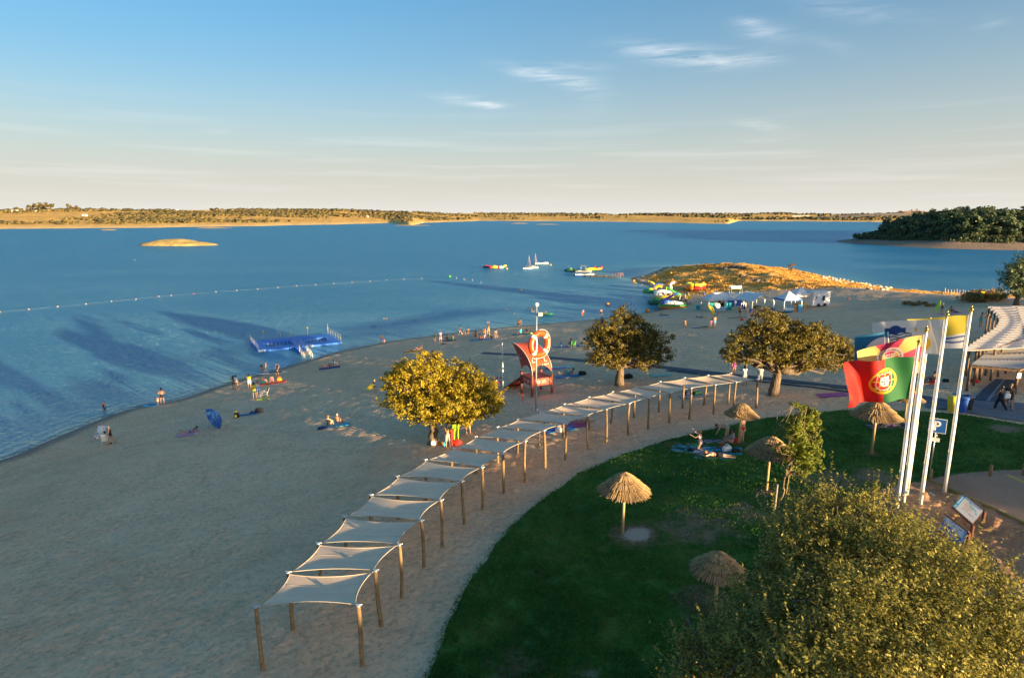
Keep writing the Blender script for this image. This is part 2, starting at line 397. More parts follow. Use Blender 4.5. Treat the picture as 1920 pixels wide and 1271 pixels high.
# ------------------------------------------------------------------ lake water
def water_mat():
    m, nt, b = base_mat('lake_water')
    at = nt.nodes.new('ShaderNodeAttribute'); at.attribute_name = 'shore_distance'; d = at.outputs['Fac']
    sh = mth(nt, 'EXPONENT', mth(nt, 'MULTIPLY', d, -.10))        # 1 in the shallows
    tc = nt.nodes.new('ShaderNodeTexCoord')
    c = mixc(nt, sh, (.026, .20, .385), (.17, .40, .47))
    edge = mth(nt, 'EXPONENT', mth(nt, 'MULTIPLY', d, -.9))
    c = mixc(nt, mth(nt, 'MULTIPLY', edge, .8), c, (.20, .19, .15))
    # gust patches: rougher and smoother water, in long streaks across the lake
    gust = noise(nt, .011, 5, rough=.55, sc=(.55, 1.6, 1), dist=.6)
    gust = mth(nt, 'MULTIPLY', mth(nt, 'SUBTRACT', gust, .36), 4.0, clamp=True)
    calm = mth(nt, 'SUBTRACT', 1, mth(nt, 'MULTIPLY', sh, .82))
    amp = mth(nt, 'MULTIPLY', calm, mth(nt, 'ADD', .5, mth(nt, 'MULTIPLY', gust, .5)))
    rip = noise(nt, 1.15, 3, rough=.62, sc=(1, 1.5, 1), dist=.5)
    rip2 = noise(nt, 4.2, 2, rough=.6, dist=.4)
    swl = noise(nt, .22, 2, rough=.5, sc=(1, 1.7, 1))
    h = mth(nt, 'ADD', mth(nt, 'ADD', mth(nt, 'MULTIPLY', rip, .55), mth(nt, 'MULTIPLY', rip2, .13)), mth(nt, 'MULTIPLY', swl, .8))
    h = mth(nt, 'MULTIPLY', h, amp)
    # little waves that run along the shore
    wv = mth(nt, 'SINE', mth(nt, 'ADD', mth(nt, 'MULTIPLY', d, 5.2), mth(nt, 'MULTIPLY', noise(nt, .5, 3), 7)))
    wv = mth(nt, 'MULTIPLY', mth(nt, 'MULTIPLY', wv, .018), mth(nt, 'EXPONENT', mth(nt, 'MULTIPLY', d, -.14)))
    h = mth(nt, 'ADD', h, wv)
    nb = bump(nt, None, h, 7.0, 1.0)
    df = nt.nodes.new('ShaderNodeBsdfDiffuse'); nt.links.new(c, df.inputs[0])   # light scattered inside the water does not follow the ripples
    gl = nt.nodes.new('ShaderNodeBsdfGlossy'); gl.inputs[0].default_value = (.50, .84, 1.0, 1); nt.links.new(nb, gl.inputs['Normal'])
    nt.links.new(mth(nt, 'ADD', .07, mth(nt, 'MULTIPLY', amp, .14)), gl.inputs['Roughness'])
    fr = nt.nodes.new('ShaderNodeFresnel'); fr.inputs['IOR'].default_value = 1.333; nt.links.new(nb, fr.inputs['Normal'])
    mx = nt.nodes.new('ShaderNodeMixShader'); nt.links.new(mth(nt, 'MINIMUM', mth(nt, 'MULTIPLY', fr.outputs[0], 1.9), 1.0), mx.inputs[0]); nt.links.new(df.outputs[0], mx.inputs[1]); nt.links.new(gl.outputs[0], mx.inputs[2])
    nt.links.new(mx.outputs[0], nt.nodes['Material Output'].inputs[0]); nt.nodes.remove(b)
    return m
def build_water():
    az = np.radians(np.concatenate([np.arange(-180, -54, 6.), np.arange(-54, 54, .5), np.arange(54, 180.1, 6.)]))
    r = np.concatenate([[1], 20*np.exp(np.linspace(0, math.log(18000/20), 300))])
    A, Rr = np.meshgrid(az, r); X = Rr*np.sin(A); Y = Rr*np.cos(A)
    d = -sdist(X, Y, SHORE)
    me = fastmesh('lake', np.stack([X, Y, 0*X], -1).reshape(-1, 3), gridfaces(len(az), len(r)), [water_mat()], True, attrs={'shore_distance': np.clip(d, -1, 400).ravel()})
    link('lake', me, kind='structure')
build_water()
# ------------------------------------------------------------------ foliage and trees
def leaf_mat(name, a, b_, scale=1.2, trans=.25, c_=None):
    if name in MATS: return MATS[name]
    m, nt, b = base_mat(name)
    n1 = noise(nt, scale, 4); at = nt.nodes.new('ShaderNodeAttribute'); at.attribute_name = 'tone'
    f = mth(nt, 'ADD', mth(nt, 'MULTIPLY', n1, .6), mth(nt, 'MULTIPLY', at.outputs['Fac'], .5))
    stops = [(.25, a), (.75, b_)]
    if c_: stops.append((.92, c_))
    c = ramp(nt, f, stops); nt.links.new(c, b.inputs['Base Color'])
    b.inputs['Roughness'].default_value = .55; b.inputs['Specular IOR Level'].default_value = .35
    tr = nt.nodes.new('ShaderNodeBsdfTranslucent'); nt.links.new(c, tr.inputs[0])
    mx = nt.nodes.new('ShaderNodeMixShader'); mx.inputs[0].default_value = trans
    nt.links.new(b.outputs[0], mx.inputs[1]); nt.links.new(tr.outputs[0], mx.inputs[2])
    nt.links.new(mx.outputs[0], nt.nodes['Material Output'].inputs[0])
    MATS[name] = m; return m
def bark_mat(name='bark', col=(.16, .115, .075)):
    if name in MATS: return MATS[name]
    m, nt, b = base_mat(name)
    n = noise(nt, 9, 5, sc=(1, 1, .25))
    nt.links.new(ramp(nt, n, [(.3, tuple(c*.55 for c in col)), (.7, tuple(c*1.35 for c in col))]), b.inputs['Base Color'])
    b.inputs['Roughness'].default_value = .95; bump(nt, b, n, .05)
    MATS[name] = m; return m
def leaves_mesh(name, P, size, rng, mats, aspect=.5, up=.5, N=None):
    """P (n,3) leaf positions; one slightly bent leaf (two quads) or flat quad each"""
    n = len(P); nrm = rng.normal(size=(n, 3)); nrm[:, 2] += up
    if N is not None: nrm = nrm*.7+N*1.3
    nrm /= np.linalg.norm(nrm, axis=1)[:, None]
    t = rng.normal(size=(n, 3)); t -= nrm*np.sum(t*nrm, 1)[:, None]; t /= np.linalg.norm(t, axis=1)[:, None]
    s = np.cross(nrm, t); sz = size*rng.uniform(.6, 1.35, n)[:, None]
    a = P-t*sz*.5; b = P+s*sz*aspect*.5; c = P+t*sz*.5; d = P-s*sz*aspect*.5
    V = np.stack([a, b, c, d], 1).reshape(-1, 3); F = np.arange(n*4).reshape(-1, 4)
    tone = np.repeat(rng.uniform(0, 1, n), 4)
    return fastmesh(name, V, F, mats, False, attrs={'tone': tone})
def crown_points(rng, lobes, n_clump, per, rclump, shell=.55):
    """lobes: (centre, (rx,ry,rz)); clumps sit on the shell of each lobe, leaves in each clump"""
    pts = []; nor = []; vols = np.array([l[1][0]*l[1][1]+l[1][1]*l[1][2] for l in lobes]); vols = vols/vols.sum()
    for (c, r), w in zip(lobes, vols):
        k = max(2, int(n_clump*w)); u = rng.normal(size=(k, 3)); u[:, 2] = u[:, 2]*.9+.18; u /= np.linalg.norm(u, axis=1)[:, None]
        rad = rng.uniform(shell, 1.05, k)[:, None]
        cc = np.array(c)+u*rad*np.array(r)
        q = rng.normal(size=(k, per, 3)); q /= np.linalg.norm(q, axis=2)[:, :, None]; q *= (rng.uniform(0, 1, (k, per, 1))**.45)
        rc = rclump*rng.uniform(.6, 1.3, (k, 1, 1))
        p = cc[:, None, :]+q*rc*np.array([1, 1, .75]); pts.append(p.reshape(-1, 3))
        nor.append((q*.6+u[:, None, :]*.5).reshape(-1, 3))
    return np.concatenate(pts), np.concatenate(nor)
def limb(mb, a, b, r0, r1, rng, wob=.12, n=7):
    a = Vector(a); b = Vector(b); L = (b-a).length; pts = []; rad = []
    for i in range(n+1):
        t = i/n; p = a.lerp(b, t)
        if 0 < i < n: p += Vector(rng.normal(size=3)*wob*L*.35)*math.sin(t*math.pi)
        pts.append(p); rad.append(r0+(r1-r0)*t**.8)
    mb.tube(pts, rad, 8); return pts
def make_tree(name, label, cat, base, trunk_h, trunk_r, lobes, leaf, mats, n_clump, per, rclump, lean=(0, 0), seed=1, up=.6, aspect=.5, shell=.55, twigs=0, barkc=None, twl=None):
    rng = np.random.default_rng(seed); t = thing(name, label, cat, base)
    mb = MB(); top = Vector((lean[0], lean[1], trunk_h)); limb(mb, (0, 0, -.3), top, trunk_r*1.25, trunk_r*.7, rng, .08)
    for c, r in lobes:
        e = Vector(c)-Vector((0, 0, r[2]*.3))
        p = limb(mb, top-Vector((0, 0, .1)), e, trunk_r*.5, trunk_r*.1, rng, .25)
        for k in range(3):
            q = rng.normal(size=3); q[2] = abs(q[2])*.6; q /= np.linalg.norm(q)
            limb(mb, p[4], Vector(c)+Vector(q*np.array(r)*.85), trunk_r*.22, .015, rng, .25, 5)
    mb.build('trunk', bark_mat(*(barkc or ())), t)
    P, N = crown_points(rng, lobes, n_clump, per, rclump, shell)
    if twigs:   # shoots that stick out of the crown
        for k in range(twigs):
            i = rng.integers(len(P)); d = N[i]/max(1e-6, np.linalg.norm(N[i])); d = d+np.array([0, 0, .8]); d /= np.linalg.norm(d)
            L = rng.uniform(.25, .75)*(twl or rclump*2.4); q = P[i]+d*np.linspace(0, L, 22)[:, None]+rng.normal(size=(22, 3))*.035*rclump*2
            P = np.concatenate([P, q]); N = np.concatenate([N, np.repeat(d[None], 22, 0)])
    o = link('crown', leaves_mesh('crown', P, leaf, rng, mats, aspect, up, N), t)
    return t
def lobeset(rng, n, R3, r0, r1, c=(0, 0, 0), bias=.1):
    out = []
    for i in range(n):
        u = rng.normal(size=3); u[2] = u[2]*.8+bias; u /= np.linalg.norm(u); k = rng.uniform(.55, .78); r = rng.uniform(r0, r1)
        out.append((tuple(np.array(c)+u*np.array(R3)*k), (r, r, r*.8)))
    return out
GREEN_OAK = leaf_mat('holm_oak_leaves', (.09, .075, .010), (.50, .38, .022), trans=.3, c_=(.70, .52, .04))  # golden evening sunlight is put into this leaf colour
GREEN_DARKOAK = leaf_mat('dull_oak_leaves', (.055, .050, .012), (.25, .195, .028), trans=.25, c_=(.40, .30, .045))
GREEN_OLIVE = leaf_mat('willowy_leaves', (.06, .066, .016), (.40, .35, .065), trans=.3, c_=(.64, .52, .12))
GREEN_YOUNG = leaf_mat('young_tree_leaves', (.06, .09, .010), (.26, .30, .03), trans=.35, c_=(.42, .42, .05))
GREEN_WOOD = leaf_mat('wood_leaves', (.045, .075, .032), (.17, .21, .09), scale=.35, trans=.15)
GREEN_SCRUB = leaf_mat('scrub_leaves', (.05, .045, .015), (.15, .115, .035), scale=.02, trans=.1)
# ------------------------------------------------------------------ far shore
def interp(xs, ys, x): return np.interp(x, xs, ys)
def pix_az(u): return math.atan((u-960)/FPX*1.0/math.cos(PITCH)) # near the horizon
def u_of(az): return 960+np.tan(az)*FPX*math.cos(PITCH)
SU = [-900, -300, 0, 300, 500, 640, 740, 775, 800, 900, 1000, 1100, 1200, 1290, 1350, 1368, 1500, 1620, 1800, 2400, 3200]
SV = [436, 432, 430, 427, 424, 421, 418.5, 423, 418, 414.5, 415, 415.5, 417, 419, 420, 414.5, 415.5, 416.5, 416, 418, 418]
CU = [-900, -300, 0, 100, 200, 300, 350, 500, 640, 700, 760, 830, 900, 1000, 1200, 1350, 1400, 1440, 1500, 1560, 1620, 1650, 1680, 1720, 1800, 2400, 3200]
CV = [388, 392, 395, 393, 394, 395, 394, 394, 394.5, 396, 399, 400, 400.5, 401, 402, 402.5, 401, 400, 401, 403, 402, 400, 398, 399.5, 401, 400, 398]
def row_ang(v):      # angle below the horizontal of a picture row
    return PITCH+np.arctan((np.asarray(v, float)-635.5)/FPX)
def far_fields(A, Rr):
    u = u_of(A); cs = np.cos(A)
    a_s = np.maximum(row_ang(interp(SU, SV, u)), .004); rs = CAMH/np.tan(a_s)/cs*1.0
    rs = rs*(1+.05*(fbm(A*40, A*0, 3, 3)-.5))
    rc = rs*2.1+300; hc = CAMH+rc*cs*np.tan(-row_ang(interp(CU, CV, u)))
    t = (Rr-rs)/(rc-rs)
    h = np.where(t < 0, np.maximum((Rr-rs)*.03, -4), hc*np.clip(t, 0, 1)**.75*.93)
    X = Rr*np.sin(A); Y = Rr*np.cos(A)
    nn = fbm(X/260, Y/260, 8, 4)-.5
    h = np.where(t > 0, h*(1+.55*nn*np.clip(t*3, 0, 1)*np.clip((1.05-t)*3, 0, 1)), h)
    h = np.where(t > 1, hc*(1-.35*np.clip(t-1, 0, 1)), h)
    beach = np.clip(1-(Rr-rs)/90, 0, 1)
    return h, t, rs, rc
def far_mat():
    m, nt, b = base_mat('golden_hills')
    at = nt.nodes.new('ShaderNodeAttribute'); at.attribute_name = 'inland'
    n = noise(nt, .006, 6, rough=.65); f = noise(nt, .045, 5, rough=.7)
    c = ramp(nt, n, [(.35, (.70, .40, .11)), (.5, (.88, .54, .16)), (.62, (.78, .47, .14))])
    c = mixc(nt, mth(nt, 'MULTIPLY', mth(nt, 'SUBTRACT', f, .50), 4.5, clamp=True), c, (.10, .08, .028))
    c = mixc(nt, mth(nt, 'SUBTRACT', 1, mth(nt, 'MULTIPLY', at.outputs['Fac'], 16), clamp=True), c, (.85, .60, .27))
    nt.links.new(c, b.inputs['Base Color']); b.inputs['Roughness'].default_value = 1; b.inputs['Specular IOR Level'].default_value = .1
    bump(nt, b, f, 9); return m
def build_far():
    A1 = np.radians(np.concatenate([np.arange(-75, -48, 2.), np.arange(-48, 48, .2), np.arange(48, 75, 2.)]))
    r = 560*np.exp(np.linspace(0, math.log(14000/560), 190))
    A, Rr = np.meshgrid(A1, r); h, t, rs, rc = far_fields(A, Rr)
    h = np.where(t < 0, np.maximum((Rr-rs)*.03, -4), h)
    me = fastmesh('far_hills', np.stack([Rr*np.sin(A), Rr*np.cos(A), h], -1).reshape(-1, 3), gridfaces(len(A1), len(r)), [far_mat()], True, attrs={'inland': t.ravel()})
    link('far_hills', me, kind='structure')
    # faint mountains behind, distance haze put into their blue colour
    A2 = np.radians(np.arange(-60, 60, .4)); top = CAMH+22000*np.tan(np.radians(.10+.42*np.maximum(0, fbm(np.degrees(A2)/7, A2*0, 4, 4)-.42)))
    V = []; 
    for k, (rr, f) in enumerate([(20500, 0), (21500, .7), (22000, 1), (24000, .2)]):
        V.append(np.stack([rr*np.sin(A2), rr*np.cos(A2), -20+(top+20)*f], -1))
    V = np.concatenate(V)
    link('distant_mountains', fastmesh('distant_mountains', V, gridfaces(len(A2), 4), [M('hazed_hills', (.30, .36, .42), 1, .05, .0005)], True), kind='structure')
    # scrub and holm oaks dotted over the far slopes: one mass, thousands of little crowns
    rng = np.random.default_rng(5); n = 26000
    a = np.radians(rng.uniform(-47, 47, n)); _, _, rs, rc = far_fields(a, np.full(n, 1000.)); t = rng.uniform(.03, 1.02, n)**1.0; rr = rs+(rc-rs)*t
    h, _, _, _ = far_fields(a, rr); X = rr*np.sin(a); Y = rr*np.cos(a); u = u_of(a)
    dens = fbm(X/330, Y/260, 31, 4); ridge = np.exp(-((t-.97)/.05)**2)*.17
    left = np.where(u < 780, .045, -.05)
    keep = (dens+left+ridge+rng.normal(0, .035, n) > .595) & (t > .07)
    X, Y, h, rr = X[keep], Y[keep], h[keep], rr[keep]; k = len(X); s = rng.uniform(1.8, 4.8, k)*np.clip(rr/1600, .55, 2.2)
    bmm = bmesh.new(); bmesh.ops.create_icosphere(bmm, subdivisions=1, radius=1); bv = np.array([v.co[:] for v in bmm.verts]); bf = np.array([[v.index for v in f.verts] for f in bmm.faces]); bmm.free()
    V = bv[None]*(s[:, None, None]*np.array([1.15, 1.15, .8]))*rng.uniform(.75, 1.25, (k, len(bv), 1))+np.stack([X, Y, h+s*.45], -1)[:, None, :]
    F = bf[None]+(np.arange(k)*len(bv))[:, None, None]
    tone = np.repeat(rng.uniform(0, 1, k), len(bv))
    me = fastmesh('scrub', V.reshape(-1, 3), F.reshape(-1, 3), [GREEN_SCRUB], True, attrs={'tone': tone})
    link('scrub', me, kind='stuff')
build_far()
def far_pt(u, t):
    a = pix_az(u); _, _, rs, rc = far_fields(np.array([a]), np.array([1000.])); rr = float(rs[0]+(rc[0]-rs[0])*t)
    h = float(far_fields(np.array([a]), np.array([rr]))[0][0]); return Vector((rr*math.sin(a), rr*math.cos(a), h))
def islet(name, label, u0, u1, vf, hgt, depth, green=False, kind=None):
    """low island: waterline from u0 to u1 at picture row vf"""
    L = at_z(u0, vf); Rr_ = at_z(u1, vf); c = (L+Rr_)/2; w = (Rr_-L).length/2; ax = (Rr_-L).normalized(); ay = Vector((-ax.y, ax.x, 0))
    nu, nv = 60, 24; U, Vv = np.meshgrid(np.linspace(-1.05, 1.05, nu), np.linspace(-1.1, 1.1, nv)); rr = np.sqrt(U**2+Vv**2)
    X = U*w; Y = Vv*depth; h = np.clip(1-rr, -.3, 1); Z = hgt*(np.sign(h)*np.abs(h)**.6)*(1-.35*U)+(fbm(X/7, Y/7, int(u0), 3)-.5)*hgt*.35
    V = np.stack([c.x+ax.x*X+ay.x*Y, c.y+ax.y*X+ay.y*(Y+depth), np.where(rr > 1.03, -1, Z)], -1).reshape(-1, 3)
    m, nt, b = base_mat('dry_grass_'+name); n = noise(nt, .35, 5, rough=.65)
    nt.links.new(ramp(nt, n, [(.3, (.30, .20, .05)), (.5, (.50, .34, .11)), (.7, (.62, .44, .17))]), b.inputs['Base Color']); b.inputs['Roughness'].default_value = 1; bump(nt, b, n, .6)
    o = link(name, fastmesh(name, V, gridfaces(nu, nv), [m], True)); o['kind'] = 'structure'
    return c+Vector((0, depth, 0))
islet('island', '', 237, 388, 461.5, 4.2, 16)
islet('island', '', 183, 212, 431.8, 1.3, 8)
islet('island', '', 360, 430, 428.3, 1.5, 12)
islet('island', '', 735, 806, 423.2, 1.6, 16)
islet('island', '', 955, 992, 419.5, 2.0, 14)
islet('island', '', 1003, 1050, 421.2, 1.5, 12)
# ------------------------------------------------------------------ wooded hill on the right
WH_PX = [(1558,452),(1600,457),(1650,460),(1700,463),(1760,466),(1840,468),(1920,469.5),(2050,471),(2300,474)]
wh = [tuple(at_z(u, v).xy) for u, v in WH_PX]
wh = wh + [(560,180),(800,60),(1100,200),(900,700),(520,720),(380,620),(300,540)]
WHP = chaikin(wh, 2)
def hwood(x, y):
    d = sdist(x, y, WHP)
    h = np.where(d < 0, np.maximum(d*.12, -5), np.where(d < 24, d*.16, 3.8+(d-24)*.40))
    az_ = np.degrees(np.arctan2(np.asarray(x, float), np.asarray(y, float))); cap = 16.5+np.clip((az_-41.5)*4.5, 0, 48)*sst(41.5, 50, az_)  # unseen climb past the right edge, raised to shade the wood
    h = np.where(h > cap*.7, cap*.7+(cap*.3)*(1-np.exp(-(h-cap*.7)/(cap*.3))), h)
    return h+1.6*(fbm(np.asarray(x)/25, np.asarray(y)/25, 9, 3)-.5)*sst(5, 30, d), d
def build_wood():
    A1 = np.radians(np.arange(24, 84, .3)); r = np.concatenate([280*np.exp(np.linspace(0, math.log(950/280), 170))])
    A, Rr = np.meshgrid(A1, r); X = Rr*np.sin(A); Y = Rr*np.cos(A); h, d = hwood(X, Y)
    m, nt, b = base_mat('bank_earth'); at = nt.nodes.new('ShaderNodeAttribute'); at.attribute_name = 'inland'
    n = noise(nt, .12, 5, rough=.7, sc=(1, 1, 4)); n2 = noise(nt, .9, 4)
    c = ramp(nt, n, [(.3, (.22, .13, .085)), (.5, (.36, .24, .16)), (.7, (.30, .23, .12))])
    c = mixc(nt, mth(nt, 'MULTIPLY', mth(nt, 'GREATER_THAN', n2, .56), .5), c, (.12, .08, .045))
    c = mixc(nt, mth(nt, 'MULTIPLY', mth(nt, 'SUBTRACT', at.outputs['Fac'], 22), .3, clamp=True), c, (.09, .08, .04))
    nt.links.new(c, b.inputs['Base Color']); b.inputs['Roughness'].default_value = 1; bump(nt, b, n2, .5)
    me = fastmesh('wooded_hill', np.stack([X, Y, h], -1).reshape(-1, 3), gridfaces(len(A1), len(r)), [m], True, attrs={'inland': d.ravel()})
    link('wooded_hill', me, kind='structure')
    # crown shapes shared by all the holm oaks of the hill
    rng = np.random.default_rng(12); kinds = []
    for k in range(5):
        lob = lobeset(rng, 9, (1, 1, .62), .38, .55, (0, 0, .75), .25); P, N = crown_points(rng, lob, 60, 13, .22, .6)
        kinds.append((leaves_mesh('oak_crown', P, .24, rng, GREEN_WOOD, .8, .5, N), None))
        tb = MB(); 
        for q in range(3): limb(tb, (0, 0, -.2), (rng.normal()*.25, rng.normal()*.25, .75), .07, .03, rng, .2, 4)
        kinds[-1] = (kinds[-1][0], tb.mesh('oak_trunk', bark_mat()))
    # candidates sorted front to back along the slope
    pts = []; NC = 9000; ca = np.radians(rng.uniform(26.5, 62, NC)); cr = rng.uniform(370, 640, NC); cx = cr*np.sin(ca); cy = cr*np.cos(ca); chh, cd = hwood(cx, cy)
    PX = np.zeros((0, 3))
    for a, rr, x, y, h, d in zip(ca, cr, cx, cy, chh, cd):
        if d < 9+15*min(1, max(0, (math.degrees(a)-27.5)/6)): continue
        s = rng.uniform(3.6, 6.6)*(.5 if d < 30 else 1)
        if len(PX) and np.any((PX[:, 0]-x)**2+(PX[:, 1]-y)**2 < (PX[:, 2]*.6+s*.6)**2): continue
        PX = np.vstack([PX, [x, y, s]]); pts.append((x, y, float(h), s, a, rr))
    inview = [p for p in pts if p[4] < R(41.5)]; out = [p for p in pts if p[4] >= R(41.5)]
    # what the camera can tell apart becomes trees, the rest joined as stuff
    inview.sort(key=lambda p: p[5]); vis = inview[:290]; rest = inview[290:]+out
    looks = ['dark holm oak', 'grey-green holm oak', 'dense rounded holm oak', 'loose open holm oak', 'broad low holm oak']
    oaks = []
    for i, (x, y, h, s, a, rr) in enumerate(vis):
        k = rng.integers(5); cm, tm = kinds[k]; rz = rng.uniform(0, 6.28)
        t = thing('holm_oak', 'dark holm oak in the dense wood that covers the hill across the water', 'tree', (x, y, h-.2), rz, 'holm oaks covering the wooded hill')
        t.scale = (s, s, s*rng.uniform(.85, 1.2)); t['edge'] = float(hwood(np.array([x]), np.array([y]))[1][0]); oaks.append(t); link('crown', cm, t); link('trunk', tm, t)
    front = sorted([t for t in oaks if t['edge'] < 27], key=lambda t: math.atan2(t.location.x, t.location.y))
    for k, t in enumerate(front[:99]): t['label'] = 'small oak along the lower edge of the wooded hill, %s from the left tip' % ordw(k+1)
    for t in oaks: del t['edge']
    V = []; F = []; T = []; off = 0
    for (x, y, h, s, a, rr) in rest:
        cm = kinds[rng.integers(5)][0]; n = len(cm.vertices); co = np.empty(n*3, np.float32); cm.vertices.foreach_get('co', co); co = co.reshape(-1, 3)
        nf = min(n//4, 260); co = co[:nf*4]*np.array([1.1, 1.1, 1.1]); V.append(co*s+np.array([x, y, h])); F.append(np.arange(nf*4).reshape(-1, 4)+off); off += nf*4
        T.append(np.full(nf*4, rng.uniform()))
    if V: link('far_wood', fastmesh('far_wood', np.concatenate(V), np.concatenate(F), [GREEN_WOOD], False, attrs={'tone': np.concatenate(T)}), kind='stuff')
    # low brush along the lower edge of the wood
    aa = np.radians(rng.uniform(26.5, 46, 4000)); r2 = rng.uniform(365, 520, 4000); bx, by = r2*np.sin(aa), r2*np.cos(aa); bh, bd = hwood(bx, by)
    P = [(bx[i], by[i], float(bh[i]), rng.uniform(.8, 2.0)) for i in np.nonzero((bd > 8+13*np.clip((np.degrees(aa)-27.5)/6, 0, 1)) & (bd < 34))[0][:700]]
    cl = []
    for x, y, h, s in P: cl.append(np.array([x, y, h+s*.4])+rng.normal(size=(26, 3))*s*np.array([.6, .6, .4]))
    link('brush', leaves_mesh('brush', np.concatenate(cl), .75, rng, GREEN_WOOD, .8, .5), kind='stuff')
build_wood()
# ------------------------------------------------------------------ lone trees, houses and castle on the far shore
rng = np.random.default_rng(77)
def small_crown(seed, R3, n=7, leafsz=.3):
    r = np.random.default_rng(seed); lob = lobeset(r, n, R3, .3, .45, (0, 0, 0), .2)
    P, N = crown_points(r, lob, 45, 12, .2, .5); return leaves_mesh('lone_crown', P, leafsz, r, GREEN_SCRUB, .8, .4, N)
pine_c = [small_crown(s, (1, 1, .6)) for s in (1, 2, 3)]
pine_t = MB().tube([(0, 0, -1.6), (.03, 0, -.8), (0, .03, .2)], [.09, .07, .04], 7).mesh('pine_trunk', bark_mat())
def far_tree(u, t, s, name, label, tall=True, group=None, sz=None):
    p = far_pt(u, t); o = thing(name, label, 'tree', p, rng.uniform(0, 6), group); k = rng.integers(3)
    c = link('crown', pine_c[k], o); c.location = (0, 0, s*(1.5 if tall else .55)); c.scale = (s, s, s*(1.15 if tall else .8))
    tr = link('trunk', pine_t, o); tr.location = (0, 0, s*(1.5 if tall else .6)); tr.scale = (s, s, s)
    return o
for k, u in enumerate([93, 99, 104, 110, 116, 121, 127, 132]):
    far_tree(u, .93+.02*(k % 3), 10+2*(k % 2), 'tall_pine', ['leftmost tall pine in the clump behind the white farm', 'second tall pine from the left in the clump behind the farm', 'third tall pine from the left in the farm clump', 'fourth tall pine from the left in the farm clump', 'fourth tall pine from the right in the farm clump', 'third tall pine from the right in the farm clump', 'second tall pine from the right in the farm clump', 'rightmost tall pine in the clump behind the white farm'][k], True, 'tall pines behind the farm')
for u, s, lab in [(3, 7, 'small round tree at the far left end of the skyline'), (13, 6, 'bushy tree on the skyline near the left edge'), (25, 9, 'left one of two trees close together on the left skyline'), (31, 7, 'right one of two trees close together on the left skyline'), (163, 10, 'broad tree on the ridge just right of the pine clump'), (176, 8, 'small tree on a stem further right of the pine clump'), (197, 9, 'dark round tree on the ridge between pine clump and scrub'), (1590, 16, 'tall dark tree breaking the skyline left of the castle hill'), (715, 9, 'single small tree on the skyline above the left golden field'), (928, 8, 'single tree on the skyline above the middle of the lake')]:
    far_tree(u, .98, s, 'round_tree', lab, u > 160 and u < 180, 'lone trees on the far skyline')
def house(u, t, w, d, h, name, label, roof=None, wall=(.85, .78, .66), rz=None, towers=()):
    p = far_pt(u, t); o = thing(name, label, 'building', p-Vector((0, 0, 1)), -pix_az(u) if rz is None else rz); w, d, h = w*.72, d*.8, h*.72
    mb = MB().box((0, 0, (h+1)/2), (w, d, h+1)); mb.build('wall', M('limewash', wall, .9, .08, .3), o)
    r = MB(); y = d/2+.4; x = w/2+.4; z0 = h+1
    r.add([(-x, -y, z0), (x, -y, z0), (x, y, z0), (-x, y, z0), (-x*.97, 0, z0+d*.22), (x*.97, 0, z0+d*.22)], [(0, 1, 5, 4), (2, 3, 4, 5), (1, 2, 5), (3, 0, 4), (3, 2, 1, 0)])
    r.build('roof', M('roof_tile', (.36, .17, .09), .9, .2, .5) if roof is None else roof, o)
    wn_ = int(w//6)
    wm = MB().box((0, 0, 0), (1.6, .3, 1.8)).mesh('window', M('dark_glass', (.03, .035, .04), .2))
    for k in range(wn_):
        link('window', wm, o, (-w/2+(k+.5)*w/wn_, -d/2-.05, h*.55+1))
    return o
white_roof = M('white_sheet_roof', (.8, .76, .68), .7, .08, .3)
house(71, .90, 48, 12, 6, 'farm_barn', 'long low white barn left of the pine clump', white_roof)
house(88, .94, 30, 14, 9, 'farmhouse', 'farmhouse with reddish roof beside the tall pines')
house(105, .86, 14, 8, 5, 'farm_shed', 'small pale shed below the pine clump')
house(190, .45, 16, 8, 4, 'field_hut', 'tiny white hut among scrub on the left slope', white_roof)
house(698, .22, 16, 10, 5, 'lakeside_hut', 'small white hut on the golden slope left of centre', white_roof)
house(360, .93, 24, 10, 5, 'ridge_house', 'white house on the left ridge above the scrub', white_roof)
house(1000, .8, 24, 10, 6, 'plain_house', 'white house far off on the plain left of the mast', white_roof)
house(1014, .85, 30, 12, 7, 'plain_barn', 'wider white building next to the house on the plain', white_roof)
house(1060, .8, 34, 12, 6, 'long_barn', 'long white building far off on the plain behind the lake', white_roof)
house(1474, .35, 60, 14, 6, 'white_shed', 'left one of two long white sheds on the slope before the castle hill', white_roof)
house(1490, .42, 50, 14, 6, 'white_shed', 'right one of two long white sheds on the slope before the castle hill', white_roof)
